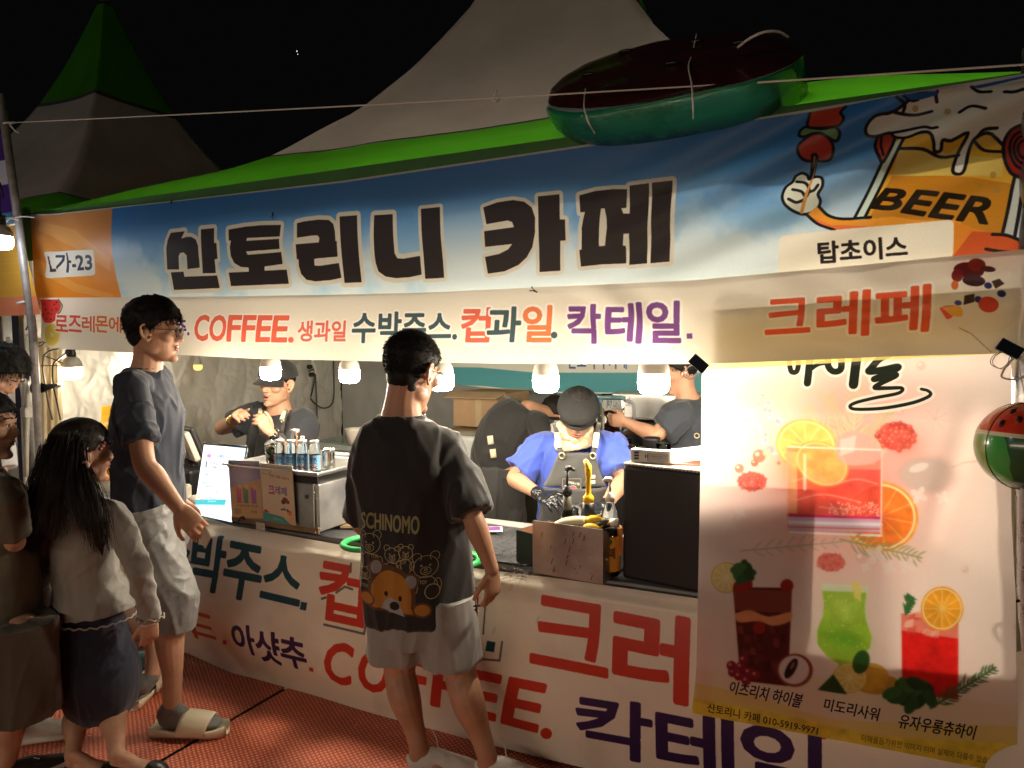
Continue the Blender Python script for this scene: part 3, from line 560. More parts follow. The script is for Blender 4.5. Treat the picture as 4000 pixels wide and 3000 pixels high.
c.poly(gl, '9cc83c'); soft(1822, 1310, 40, 40, 'c6de6a', .6); soft(1822, 1380, 45, 24, '5fae28', .7); c.poly([(1774, 1262), (1874, 1268), (1873, 1280), (1776, 1276)], 'e2e6d2', .9); c.line(gl[:1] + gl[1:7], .004, 'e6f0c8', .6); c.poly([(1838, 1262), (1852, 1255), (1862, 1270), (1860, 1300), (1845, 1290)], 'efe27a', .9)
for i in range(60): c.ellipse((r.uniform(1780, 1870), r.uniform(1275, 1400)), r.uniform(.8, 2), 'eef6b0', .6)
c.ellipse((1895, 1478), (50, 22), 'c08a2a', .85); c.ellipse((1880, 1462), (40, 30), 'd6a238', .9); slice_(1836, 1464, 37, 33, 0, 'd8b23a', 'e4c86c', 'f3e6ae', 1, 10); c.poly([(1766, 1490), (1800, 1456), (1830, 1500), (1800, 1496)], '2c4a26'); c.ellipse((1860, 1430), (18, 26), '2f5a24', rot=.3)
c.poly([(1947, 1325), (2070, 1345), (2070, 1512), (1949, 1495)], 'd5231f'); c.poly([(1947, 1325), (2070, 1345), (2070, 1380), (1947, 1362)], 'e98a76', .9)
for i in range(18): x, y = r.uniform(1955, 2040), r.uniform(1315, 1365); c.poly([(x, y), (x + 18, y + r.uniform(-8, 4)), (x + 16, y + 14), (x - 4, y + 12)], r.choice(['f3b49c', 'e97c62', 'f7d2c2', 'd9503c']), .6)
slice_(2035, 1315, 46, 48, 0, 'f0a030', 'f2a42c', 'f9cc6e', 1, 12)
for k in range(6): c.poly([(1955, 1330 - k * 8), (1950 + 8 * k % 30, 1300 - k * 4), (1968 + k * 3, 1322 - k * 5)], '3d6a38')
for k in range(16): c.ellipse((1968 + 46 * math.cos(k * 1.7) * (k / 16) ** .5, 1500 + 26 * math.sin(k * 1.7) * (k / 16) ** .5), (22, 13), ['2f5a30', '3c6d3a', '24482a'][k % 3], rot=k * .7)
sprig(2010, 1530, 2150, 1442, 16, 34, '3f6038', .005, .95, 12)
def blur(im, r):
    k = np.exp(-np.arange(-3 * r, 3 * r + 1) ** 2 / (2 * r * r)); k /= k.sum()
    for ax in (0, 1):
        pad = [(0, 0)] * 3; pad[ax] = (3 * r, 3 * r); q = np.pad(im, pad, 'edge'); im = sum(k[i] * (q[i:i + im.shape[0]] if ax == 0 else q[:, i:i + im.shape[1]]) for i in range(len(k)))
    return im.astype(np.float32)
tx = fbm(c.w, c.h, 26, 4, 31)[..., None] - .5; sat = (c.im.max(2, keepdims=True) - c.im.min(2, keepdims=True)); c.im *= 1 + tx * np.clip((sat - .38) * 1.2, 0, .35)
c.im = blur(c.im, 1) * .6 + blur(c.im, 3) * .4
# writing
HW = '20261f'
def hand(P, w): c.line(P, w * 2.6, 'fdf3ea', .75, smooth=6); 
strokes = [([(700, 600), (700, 690), (712, 745), (745, 745), (757, 700), (752, 640)], 26), ([(838, 620), (828, 700), (822, 760), (815, 820)], 36), ([(830, 735), (880, 700), (925, 690)], 22), ([(950, 640), (950, 710), (985, 745), (1030, 730), (1035, 660)], 32), ([(1140, 610), (1125, 720), (1112, 830)], 44),
           ([(1340, 640), (1280, 665), (1225, 725), (1215, 745), (1300, 735), (1400, 715), (1330, 760), (1245, 795), (1370, 765), (1380, 775), (1290, 820), (1250, 850), (1330, 852), (1425, 852), (1400, 885), (1250, 915), (1130, 945), (1090, 970), (1130, 988), (1300, 982), (1480, 950), (1580, 915), (1610, 890), (1590, 868), (1550, 858)], 0)]
c.map = onsurf(fyp, K6, K6, 2660, 1000)
for pas in (0, 1):
    for P_, w_ in strokes:
        if w_: c.line(P_, w_ * .00060 + (.016 if not pas else 0), 'fbefe4' if not pas else HW, .8 if not pas else 1, smooth=6)
        else:
            Q = catmull(np.array(P_, float), 6); ww = np.interp(np.linspace(0, 1, len(Q)), [0, .2, .45, .55, .8, 1], [.019, .021, .013, .009, .0095, .008]) + (.016 if not pas else 0); c.line(Q, ww, 'fbefe4' if not pas else HW, .8 if not pas else 1)
c.map = onsurf(fyp, KP, KP, 0, 0)
c.text('이츠리치 하이볼', [(1578, 1470), (1735, 1500), (1730, 1530), (1576, 1498)], '241f1a', bold=.03, shear=.03)
c.text('미도리사워', [(1782, 1508), (1900, 1530), (1897, 1558), (1780, 1534)], '241f1a', bold=.03, shear=.03)
c.text('유자우롱츄하이', [(1944, 1542), (2108, 1568), (2105, 1598), (1941, 1572)], '241f1a', bold=.03, shear=.03)
c.text('산토리니 카페 010-5919-9971', [(1529, 1518), (1768, 1570), (1765, 1588), (1528, 1538)], '3a2a14', bold=.02)
c.text('이해를돕기위한 이미지 이며 실제와 다를수 있습니다', [(1862, 1586), (2160, 1640), (2158, 1654), (1860, 1601)], '6a5a28', bold=.0)
c.poly([(1400, 560), (2300, 540), (2300, 758), (2000, 772), (1700, 790), (1500, 800)], 'eedb7a', .8)
c.grain(.008); IMG_POSTER = c.image('drinks_poster_print'); CAN4 = c
# ------------------------------------------------------------------ ground
GY = -26
def carpet_mat():
    m = bpy.data.materials.new('red_carpet'); m.use_nodes = True; nt = m.node_tree; N = nt.nodes; L = nt.links; p = N['Principled BSDF']
    tc = N.new('ShaderNodeTexCoord'); mp = N.new('ShaderNodeMapping'); mp.inputs['Rotation'].default_value = (0, 0, math.radians(33)); L.new(tc.outputs['Object'], mp.inputs[0])
    w1 = N.new('ShaderNodeTexWave'); w1.inputs['Scale'].default_value = 17; w1.inputs['Distortion'].default_value = 1.2; w1.inputs['Detail'].default_value = 2; w1.inputs['Detail Scale'].default_value = 3; L.new(mp.outputs[0], w1.inputs[0])
    w2 = N.new('ShaderNodeTexWave'); w2.bands_direction = 'Y'; w2.inputs['Scale'].default_value = 20; w2.inputs['Distortion'].default_value = 1.5; L.new(mp.outputs[0], w2.inputs[0])
    mu = N.new('ShaderNodeMath'); mu.operation = 'MULTIPLY'; L.new(w1.outputs['Fac'], mu.inputs[0]); L.new(w2.outputs['Fac'], mu.inputs[1])
    nz = N.new('ShaderNodeTexNoise'); nz.inputs['Scale'].default_value = 1.6; nz.inputs['Detail'].default_value = 9; nz.inputs['Roughness'].default_value = .7; L.new(tc.outputs['Object'], nz.inputs[0])
    n2 = N.new('ShaderNodeTexNoise'); n2.inputs['Scale'].default_value = 160; L.new(tc.outputs['Object'], n2.inputs[0])
    cr = N.new('ShaderNodeValToRGB'); e = cr.color_ramp.elements; e[0].position = .12; e[0].color = (.36, .085, .048, 1); e[1].position = .6; e[1].color = (.84, .27, .14, 1); L.new(mu.outputs[0], cr.inputs[0])
    mx = N.new('ShaderNodeMix'); mx.data_type = 'RGBA'; mx.blend_type = 'MULTIPLY'; mx.inputs[0].default_value = 1; L.new(cr.outputs[0], mx.inputs[6])
    c2 = N.new('ShaderNodeValToRGB'); c2.color_ramp.elements[0].position = .3; c2.color_ramp.elements[0].color = (.6, .56, .54, 1); c2.color_ramp.elements[1].position = .62; c2.color_ramp.elements[1].color = (1.1, 1.0, .95, 1); L.new(nz.outputs[0], c2.inputs[0]); L.new(c2.outputs[0], mx.inputs[7])
    vo = N.new('ShaderNodeTexVoronoi'); vo.inputs['Scale'].default_value = 9; L.new(tc.outputs['Object'], vo.inputs[0]); sp = N.new('ShaderNodeMath'); sp.operation = 'LESS_THAN'; sp.inputs[1].default_value = .035; L.new(vo.outputs['Distance'], sp.inputs[0])
    m3 = N.new('ShaderNodeMix'); m3.data_type = 'RGBA'; L.new(sp.outputs[0], m3.inputs[0]); L.new(mx.outputs[2], m3.inputs[6]); m3.inputs[7].default_value = (.55, .42, .34, 1); L.new(m3.outputs[2], p.inputs['Base Color'])
    p.inputs['Roughness'].default_value = .62; p.inputs['Specular IOR Level'].default_value = .55
    ad = N.new('ShaderNodeMath'); ad.operation = 'ADD'; L.new(mu.outputs[0], ad.inputs[0]); mm = N.new('ShaderNodeMath'); mm.operation = 'MULTIPLY'; mm.inputs[1].default_value = .5; L.new(n2.outputs[0], mm.inputs[0]); L.new(mm.outputs[0], ad.inputs[1])
    bp = N.new('ShaderNodeBump'); bp.inputs['Strength'].default_value = .55; bp.inputs['Distance'].default_value = .004; L.new(ad.outputs[0], bp.inputs['Height']); L.new(bp.outputs[0], p.inputs['Normal']); return m
g = MB(); g.add([(-60, -40, -.03), (60, -40, -.03), (60, 60, -.03), (-60, 60, -.03)], [(0, 1, 2, 3)]); tag(g.build('ground', mat('asphalt', (.035, .035, .037), .85, noise=(3, .4), bump=(60, .4, .01))), kind='structure')
# the carpet: three strips laid side by side with a gap between them, the near ones slightly wavy
CM = carpet_mat(); a = G(1085, 2706, 0)[:2]; b = G(590, 2995, 0)[:2]; sd = (b - a) / np.hypot(*(b - a)); sn = np.array([-sd[1], sd[0]])
def strip(o0, o1):
    m = MB(); nu, nv = 60, 10; V = []
    for j in range(nv + 1):
        for i in range(nu + 1):
            q = a + sd * (-9 + 16 * i / nu) + sn * (o0 + (o1 - o0) * j / nv); ed = min(j, nv - j) == 0
            V.append((q[0], q[1], (.004 if not ed else .0) + .003 * mnoise.noise(Vector((q[0] * 2, q[1] * 2, 0)))))
    m.add(V, [(j * (nu + 1) + i, j * (nu + 1) + i + 1, (j + 1) * (nu + 1) + i + 1, (j + 1) * (nu + 1) + i) for j in range(nv) for i in range(nu)])
    o = m.build('carpet', CM, smooth=True); tag(o, kind='structure'); return o
for k in range(-3, 4): strip(k * 1.9 + .009, (k + 1) * 1.9 - .009)
g = MB(); g.add([(-30, -12, -.012), (12, -12, -.012), (12, 14, -.012), (-30, 14, -.012)], [(0, 1, 2, 3)]); tag(g.build('pavement', mat('rubber_underlay', (.02, .02, .021), .8, noise=(8, .5), bump=(80, .5, .01))), kind='structure')

# ------------------------------------------------------------------ festival tents
HS = np.array([0, .1, .197, .33, .44, .592, .68, .85, 1]); HH = np.array([2.985, 2.235, 1.655, 1.115, .795, .460, .345, .170, 0])
TENT_WHITE = mat('tent_white_fabric', (.62, .58, .53), .55, noise=(2.2, .16), bump=[(5, .35, .03), (70, .15, .003)], transl=.45)
TENT_GREEN = mat('tent_green_fabric', (.075, .37, .015), .5, noise=(2.5, .2), bump=[(5, .3, .03), (70, .15, .003)], transl=.55)
SEAM = mat('seam_tape', (.05, .055, .05), .6); STEEL = mat('galvanised_steel', (.42, .42, .41), .38, .8, noise=(20, .2), bump=(40, .1, .002)); ALU = mat('aluminium', (.62, .62, .62), .3, .9, noise=(30, .1))
def roof_band(cx, cy, hx, hy, ze, s0, s1, n=26, ns=14, sag=.05, seed=0):
    V = []; F = []; per = []
    for e in range(4):
        for k in range(n):
            t = -1 + 2 * k / n; per.append([(t, -1), (1, t), (-t, 1), (-1, -t)][e])
    P = len(per)
    for j in range(ns + 1):
        s = s0 + (s1 - s0) * j / ns; h = np.interp(s, HS, HH)
        hb = np.interp(min(1, s + .02), HS, HH); ha = np.interp(max(0, s - .02), HS, HH); h = (ha + hb + 2 * h) / 4 if 0 < s < 1 else h
        for (a_, b_) in per:
            m_ = min(abs(a_), abs(b_)); sg = sag * (1 - m_ ** 2) * math.sin(math.pi * min(1, s)) ; x, y = cx + hx * s * a_, cy + hy * s * b_
            w = .018 * mnoise.noise(Vector((x * 2.2 + seed, y * 2.2, s * 3))) * min(1, (1.0001 - s) * 8)
            V.append((x, y, ze + h - sg * .6 + w))
    for j in range(ns):
        for i in range(P): F.append((j * P + i, (j + 1) * P + i, (j + 1) * P + (i + 1) % P, j * P + (i + 1) % P))
    return V, F
def tent(cx, cy, hx, hy, ze, label, seed=0, val=.30, wht=TENT_WHITE, grn=TENT_GREEN):
    t = empty('festival_tent'); tag(t, label, 'tent', 'festival tents in a row')
    for nm, s0, s1, m_ in (('roof_cap', .02, .185, grn), ('roof', .185, .595, wht), ('roof_border', .600, 1.0, grn)):
        MB().add(*roof_band(cx, cy, hx, hy, ze, s0, s1, seed=seed)).build(nm, m_, t, smooth=True)
    for s in (.1825, .5925): MB().add(*roof_band(cx, cy, hx, hy, ze + .003, s, s + .010, ns=1, seed=seed)).build('seam', SEAM, t, smooth=True)
    MB().lathe([(.05, 0), (.03, .12), (.012, .14), (.012, .50), (0, .51)], (cx, cy, ze + 2.88), 12).build('finial', ALU, t, smooth=True)
    for sx, sy in ((-1, -1), (1, -1), (1, 1), (-1, 1)):
        MB().box((cx + sx * (hx - .03), cy + sy * (hy - .03), ze / 2), (.06, .06, ze)).build('pole', STEEL, t, bevel=.006)
        V, F = roof_band(cx, cy, hx, hy, ze, .02, 1.0, n=1, ns=40, seed=seed)
    return t
def valance(t, x0, x1, y, ze, drop, m_, axis='x', n=60):
    V = []; 
    for j in range(5):
        for i in range(n + 1):
            x = x0 + (x1 - x0) * i / n; w = .003 * math.sin(x * 9 + math.sin(x * 3)) * j / 4; zz = ze - drop * j / 4 - (.012 * mnoise.noise(Vector((x * 1.3, 0, 3))) if j == 4 else 0)
            V.append((x, y + w, zz) if axis == 'x' else (y + w, x, zz))
    F = [(j * (n + 1) + i, j * (n + 1) + i + 1, (j + 1) * (n + 1) + i + 1, (j + 1) * (n + 1) + i) for j in range(4) for i in range(n)]
    return MB().add(V, F).build('valance', m_, t, smooth=True)
CX, CY, ZE = -1.98, 2.56, 2.334
T1 = tent(CX, CY, 2.50, 2.50, ZE, 'white and green peaked tent over the lit drinks stall')
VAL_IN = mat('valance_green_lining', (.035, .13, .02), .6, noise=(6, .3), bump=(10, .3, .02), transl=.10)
valance(T1, CX - 2.5, CX + 2.5, .030, ZE + .004, .265, VAL_IN)
for ax, y, a0, a1 in (('y', CX - 2.5, .06, 5.06), ('y', CX + 2.5, .06, 5.06), ('x', 5.06, CX - 2.5, CX + 2.5)): valance(T1, a0, a1, y, ZE, .30, VAL_IN, ax)
for p, q in (((CX - 2.47, .09), (CX + 2.47, .09)), ((CX - 2.47, 5.03), (CX + 2.47, 5.03)), ((CX - 2.47, .09), (CX - 2.47, 5.03)), ((CX + 2.47, .09), (CX + 2.47, 5.03))): MB().tube([(*p, ZE - .05), (*q, ZE - .05)], .025, 8).build('eave_beam', STEEL, T1, smooth=True)
T2 = tent(CX - 5.35, CY + .1, 2.50, 2.50, ZE + .02, 'dim peaked tent of the neighbouring stall with green cap', 5.3)
valance(T2, CX - 7.85, CX - 2.85, .16, ZE + .02, .34, TENT_GREEN)

# walls of the stall: crumpled light tarpaulin at the left, grey sheets at the back and right
def crumple_mat(name, col, sc, st, transl=.15):
    m = bpy.data.materials.new(name); m.use_nodes = True; nt = m.node_tree; N = nt.nodes; L = nt.links; p = N['Principled BSDF']
    tc = N.new('ShaderNodeTexCoord'); nz = N.new('ShaderNodeTexNoise'); nz.inputs['Scale'].default_value = 1.2; nz.inputs['Detail'].default_value = 3; L.new(tc.outputs['Object'], nz.inputs[0])
    mp = N.new('ShaderNodeMapping'); mp.inputs['Rotation'].default_value = (.5, 0, 0); L.new(tc.outputs['Object'], mp.inputs[0])
    ml = N.new('ShaderNodeMix'); ml.data_type = 'RGBA'; ml.inputs[0].default_value = .35; L.new(mp.outputs[0], ml.inputs[6]); L.new(nz.outputs['Color'], ml.inputs[7])
    prev = None
    for s_, k_, d_ in ((sc, st, .03), (sc * 2.7, st * .8, .012), (sc * 7, st * .5, .005)):
        v = N.new('ShaderNodeTexVoronoi'); v.feature = 'DISTANCE_TO_EDGE' if s_ == sc else 'F1'; v.inputs['Scale'].default_value = s_; L.new(ml.outputs[2], v.inputs[0])
        b_ = N.new('ShaderNodeBump'); b_.inputs['Strength'].default_value = k_; b_.inputs['Distance'].default_value = d_; L.new(v.outputs['Distance'], b_.inputs['Height'])
        if prev: L.new(prev, b_.inputs['Normal'])
        prev = b_.outputs[0]
    L.new(prev, p.inputs['Normal']); p.inputs['Base Color'].default_value = (*col, 1); p.inputs['Roughness'].default_value = .42; p.inputs['Specular IOR Level'].default_value = .5
    tr = N.new('ShaderNodeBsdfTranslucent'); tr.inputs[0].default_value = (*col, 1); mx = N.new('ShaderNodeMixShader'); mx.inputs[0].default_value = transl; L.new(p.outputs[0], mx.inputs[1]); L.new(tr.outputs[0], mx.inputs[2]); L.new(mx.outputs[0], N['Material Output'].inputs[0]); return m
def wall_sheet(p0, p1, z0, z1, amp, nu, nv, seed=0, fold=0, crumple=0):
    p0, p1 = np.array(p0, float), np.array(p1, float); d = (p1 - p0) / np.hypot(*(p1 - p0)); n = np.array([-d[1], d[0]]); V = []
    for j in range(nv + 1):
        for i in range(nu + 1):
            u, v = i / nu, j / nv; q = p0 + (p1 - p0) * u; z = z0 + (z1 - z0) * v
            w = amp * crumple * sum(a_ * max(0, 1 - 3.2 * abs(mnoise.noise(Vector((q[0] * f_ + seed * 3, q[1] * f_ + z * g_, z * f_ * .8 - q[1] * g_ + f_))))) ** 1.3 for f_, g_, a_ in ((3.1, 1.2, .8), (6.3, -2.5, .45), (12.7, 5, .28), (23, -9, .12))) * (crumple > 0) if crumple else 0
            w += amp * (mnoise.noise(Vector((q[0] * 1.7 + seed, q[1] * 1.7, z * 1.1))) + .5 * abs(mnoise.noise(Vector((q[0] * 4 + seed, q[1] * 4 + z * 2.5, z * 3)))) + .25 * mnoise.noise(Vector((q[0] * 11, q[1] * 11, z * 9)))) + fold * math.sin(u * 40 + math.sin(u * 13) * 2)
            V.append((*(q + n * w), z))
    return MB().add(V, [(j * (nu + 1) + i, j * (nu + 1) + i + 1, (j + 1) * (nu + 1) + i + 1, (j + 1) * (nu + 1) + i) for j in range(nv) for i in range(nu)])
TARP = crumple_mat('crumpled_tarpaulin', (.68, .66, .60), 4.2, .30)
GREYW = crumple_mat('grey_sheet', (.42, .42, .41), 1.3, .18)
wall_sheet((-4.40, .12), (-4.40, 2.86), 0, 2.38, .021, 260, 220, crumple=1.0).build('side_wall', TARP, T1, smooth=True)
wall_sheet((-4.40, 2.86), (-1.85, 2.92), 0, 2.38, .02, 100, 80, 3, crumple=.5).build('back_wall', GREYW, T1, smooth=True)
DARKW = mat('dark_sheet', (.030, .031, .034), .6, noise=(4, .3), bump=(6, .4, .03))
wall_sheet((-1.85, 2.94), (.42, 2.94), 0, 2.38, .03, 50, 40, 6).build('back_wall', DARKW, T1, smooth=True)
wall_sheet((.44, 2.94), (.44, .25), 0, 2.38, .02, 50, 40, 8).build('side_wall', GREYW, T1, smooth=True)

# ------------------------------------------------------------------ banners
def fold_y(base, bumps):
    def f(x, z):
        y = base
        for (cx_, cz_, ax, az, rot, amp, fr) in bumps:
            dx, dz = x - cx_, z - cz_; u = dx * math.cos(rot) + dz * math.sin(rot); v = -dx * math.sin(rot) + dz * math.cos(rot)
            g_ = math.exp(-(u / ax) ** 2 - (v / az) ** 2); y += amp * g_ * math.sin(v * fr + u * 1.5)
        return y
    return f
fy1 = fold_y(0, [(.1, 2.2, .75, .30, .42, .016, 42), (-4.1, 2.2, .35, .3, -.75, .012, 45), (-2.2, 2.15, 3, .4, .02, .005, 14)])
me, V = sheet([(66 * KP, 462 * KP), (205, 836), (700, 782), (1340, 706), (2000, 608), (2670, 508), (3300, 404), (4000, 287), (4260, 240)], [(140, 1210), (750, 1205), (1340, 1196), (1706, 1187), (2706, 1140), (3266, 1090), (4000, 1020), (4260, 995)],
              [(66 * KP, 462 * KP), (128, 1000), (140, 1210)], [(4260, 240), (4260, 995)], 170, 28, fy1, uvmap(CAN1))
nb = link('name_banner', me, img_mat('name_banner_cloth', IMG_NAME, .42, .44, (420, .25, .0008))); tag(nb, 'blue banner lettered with the cafe name and a beer mug picture', 'banner')
fy2 = fold_y(-.035, [(-4.2, 1.75, .5, .2, .1, .006, 30), (.15, 1.72, .45, .16, .1, .016, 36), (-.75, 1.66, .22, .14, -.6, .010, 40), (-2.4, 1.7, 2.4, .3, 0, .006, 16), (.05, 1.65, .5, .2, -.8, .008, 30)])
bt2 = [(158, 1350), (234, 1363), (519, 1378), (695, 1386), (1010, 1402), (1495, 1412), (1900, 1420), (2300, 1422), (2660, 1422), (2894, 1417), (3469, 1393), (3919, 1380), (4260, 1374)]
me, V = sheet([(152, 1163), (700, 1160), (1340, 1150), (1706, 1141), (2706, 1094), (3266, 1044), (4000, 974), (4260, 948)], bt2, [(152, 1163), (162, 1250), (158, 1350)], [(4260, 948), (4260, 1374)], 190, 26, fy2, uvmap(CAN2))
nb = link('menu_banner', me, img_mat('menu_banner_cloth', IMG_MENU, .40, .22, (420, .2, .0008))); tag(nb, 'cream banner listing coffee, fruit and cocktails under the blue banner', 'banner')
# counter cloth: folded over the table edge, bellying out below
def fy3(x, z):
    r = max(0, min(1, (z - .665) / .055)); y = -.035 + .10 * (1 - math.cos(r * math.pi / 2))
    if z < .665:
        t = (.665 - z) / .665; y -= .045 * math.sin(t * math.pi) * (1 + .3 * math.sin(x * 1.7)) + .006 * math.sin(x * 6 + z * 9) * t + .010 * math.sin(z * 14 + x * .8) * math.exp(-((x + 2.6) / .9) ** 2)
    return y
tp3 = [(60, 1935), (500, 1992), (818, 2024), (896, 2050), (1340, 2130), (1845, 2218), (2200, 2262), (2670, 2330), (3000, 2376), (4000, 2512), (4300, 2552)]
bo3 = [(60, 2350), (400, 2462), (730, 2551), (1090, 2709), (1340, 2775), (1650, 2850), (1936, 2915), (2178, 2975), (2600, 3075), (3100, 3190), (4300, 3440)]
me, V = sheet(tp3, bo3, [(60, 1935), (60, 2350)], [(4300, 2552), (4300, 3440)], 200, 64, fy3, uvmap(CAN3))
co = link('counter_cloth', me, img_mat('counter_cloth_vinyl', IMG_CLOTH, .38, .10, [ (6, .25, .02) ][0], .5)); tag(co, 'cream printed vinyl sheet hung over the front of the counter', 'banner')
# poster
me, V = sheet([(2745, 1235), (3200, 1205), (3950, 1150)], [(2702, 2787), (3076, 2855), (3500, 2935), (3978, 3030)], [(2745, 1235), (2742, 1405), (2739, 1700), (2733, 2000), (2720, 2606), (2702, 2787)], [(3950, 1150), (3950, 1362), (3950, 2000), (3968, 2339), (3972, 2848), (3978, 3030)], 90, 130, fyp, uvmap(CAN4))
po = link('drinks_poster', me, img_mat('poster_vinyl', IMG_POSTER, .20, .50, None, .5)); tag(po, 'tall glossy vinyl poster of cocktails hanging from the menu banner', 'poster')
# binder clips holding it
CLIPM = mat('clip_blue_black', (.012, .02, .035), .35, .3); WIRE = mat('bright_wire', (.7, .7, .68), .25, .95)
def clip(nx, ny, y, rot, label):
    t = empty('binder_clip'); tag(t, label, 'clip'); c0 = J(nx, ny, y)
    Rm = np.array([[math.cos(rot), 0, -math.sin(rot)], [0, 1, 0], [math.sin(rot), 0, math.cos(rot)]])
    m = MB(); s_ = 1.25; V = np.array([(-.024, -.010, -.014), (.024, -.010, -.014), (.024, 0, .014), (-.024, 0, .014), (-.024, .010, -.014), (.024, .010, -.014), (.024, .002, .014), (-.024, .002, .014)]) * s_
    m.add(V @ Rm.T + c0, [(0, 1, 2, 3), (4, 7, 6, 5), (0, 4, 5, 1), (3, 2, 6, 7), (0, 3, 7, 4), (1, 5, 6, 2)]); m.build('clip_body', CLIPM, t, bevel=.001)
    for sy in (-.012, .012):
        P = np.array([(-.010, sy, -.012), (-.016, sy * 1.2, -.03), (-.010, sy * 1.3, -.046), (.010, sy * 1.3, -.046), (.016, sy * 1.2, -.03), (.010, sy, -.012)]) * s_
        MB().tube(P @ Rm.T + c0, .0013, 6, sub=4).build('wire_handle', WIRE, t, smooth=True)
    return t
clip(2730, 1420, -.06, -.7, 'blue black binder clip at the left top corner of the drinks poster')
clip(3945, 1362, -.06, -.55, 'blue black binder clip at the right top corner beside the watermelon ball')
# string of the right clip: a loop of cord, and cable ties of the left side
CORD = mat('white_cord', (.62, .60, .55), .8, bump=(300, .6, .002)); BLK = mat('black_plastic', (.012, .012, .013), .4)
m = MB(); m.tube([J(*p, -.10) for p in ((3960, 1400), (3930, 1430), (3912, 1465), (3925, 1478), (3960, 1482), (4000, 1470), (4010, 1440), (3990, 1400))], .003, 6, sub=4); tag(m.build('cord_loop', CORD, smooth=True), 'loop of white cord hanging below the right binder clip', 'cord')
# the long string across the front and the cords round the float
def rope(name, P, r, label, m_=CORD, sub=6, cat='rope', parent=None):
    o = MB().tube(P, r, 6, sub=sub).build(name, m_, parent, smooth=True)
    if parent is None: tag(o, label, cat)
rope('string', [J(36, 480, -.16), J(700, 448, -.18), J(1330, 416, -.2), J(1930, 383, -.2), J(2700, 338, -.22), J(3300, 300, -.2), J(4300, 232, -.16)], .0028, 'long white string stretched above the blue banner')
rope('string_knot', [J(1926, 388, -.2), J(1940, 396, -.21), J(1950, 380, -.19), J(1932, 378, -.2), J(1922, 398, -.2), J(1940, 352, -.2)], .004, 'small frayed knot tied in the middle of the long string', cat='knot')

# ------------------------------------------------------------------ watermelon float on the roof edge
def float_boat():
    t = empty('pool_float'); tag(t, 'big inflatable watermelon slice pool float lying on the tent eave', 'pool float')
    # outline traced on a tilted mattress: top face dark red, side white and green
    A = J(2150, 425, -.10); B = J(3125, 210, .10)
    ex = nrm(B - A); Lh = np.linalg.norm(B - A) / 2; mid = (A + B) / 2; tilt = math.radians(48); ez = nrm(np.array([0, -math.sin(tilt), math.cos(tilt)]) - ex * (np.array([0, -math.sin(tilt), math.cos(tilt)]) @ ex)); ey = np.cross(ez, ex)
    return t, mid, ex, ey, ez, Lh
FRED = mat('float_red_vinyl_shaded', (.045, .007, .006), .30, noise=(9, .3), coat=.3, bump=(14, .35, .01)); FWHT = mat('float_white_vinyl', (.42, .50, .52), .3, coat=.3, bump=(30, .5, .006)); FGRN = mat('float_green_vinyl', (.02, .30, .15), .28, noise=(5, .4), coat=.3, bump=[(9, .4, .01), (60, .4, .004)], transl=.25)  # red darkened to carry the shade on the float's top face
t = empty('pool_float'); tag(t, 'big inflatable watermelon slice pool float lying on the tent eave', 'pool float')
# side ring given by its visible top rim and foot in the picture; the far rim closes the top face
front = [(2140, 400), (2150, 412), (2190, 420), (2270, 424), (2400, 415), (2560, 396), (2740, 356), (2900, 322), (3020, 284), (3100, 248), (3138, 216)]
back = [(2140, 400), (2150, 350), (2200, 300), (2290, 250), (2400, 212), (2560, 170), (2720, 150), (2860, 130), (2990, 140), (3080, 165), (3138, 216)]
foot = [(2140, 440), (2150, 470), (2180, 515), (2250, 545), (2330, 538), (2560, 500), (2760, 462), (2940, 424), (3040, 385), (3110, 330), (3142, 262)]
n = 60; yf = lambda u: -.24 + .30 * (2 * u - 1) ** 4; yb = lambda u: .42 - .30 * (2 * u - 1) ** 6
Fr, Ba, Fo = resample(front, n), resample(back, n), resample(foot, n); rows_top = []; rows_side = []
for i in range(n):
    u = i / (n - 1); p, q, f_ = J(*Fr[i], yf(u)), J(*Ba[i], yb(u)), J(*Fo[i], yf(u) + .12)
    col = [];
    for k in range(15):
        v = k / 14; w = p * (1 - v) + q * v; w = w + np.array([0, 0, .030 * math.sin(v * math.pi) ** .5 * math.sin(u * math.pi) ** .4 + .012 * math.sin(v * 3 * math.pi) ** 2 * math.sin(u * math.pi)]); col.append(w)
    rows_top.append(col); col = []
    for k in range(13):
        v = k / 12; w = p * (1 - v) + f_ * v + np.array([0, -.09 * math.sin(v * math.pi) * math.sin(u * math.pi) ** .3, 0]); w = w + np.array([0, .003 * math.sin(u * 160 + v * 3) * math.sin(u * math.pi) * (1 - v), 0]); col.append(w)
    rows_side.append(col)
def gridm(R, k0, k1):
    V = [R[i][k] for i in range(len(R)) for k in range(k0, k1 + 1)]; w = k1 - k0 + 1
    return MB().add(V, [(i * w + k, i * w + k + 1, (i + 1) * w + k + 1, (i + 1) * w + k) for i in range(len(R) - 1) for k in range(w - 1)])
gridm(rows_top, 0, 14).build('float_top', FRED, t, smooth=True)
gridm(rows_side, 0, 3).build('float_rim', FWHT, t, smooth=True); gridm(rows_side, 3, 12).build('float_side', FGRN, t, smooth=True)
V = [rows_top[i][14] for i in range(n)] + [rows_side[i][12] + np.array([0, .25, -.02]) for i in range(n)] + [rows_side[i][12] for i in range(n)]
MB().add(V, [(i, i + 1, n + i + 1, n + i) for i in range(n - 1)] + [(n + i, n + i + 1, 2 * n + i + 1, 2 * n + i) for i in range(n - 1)]).build('float_underside', FGRN, t, smooth=True)
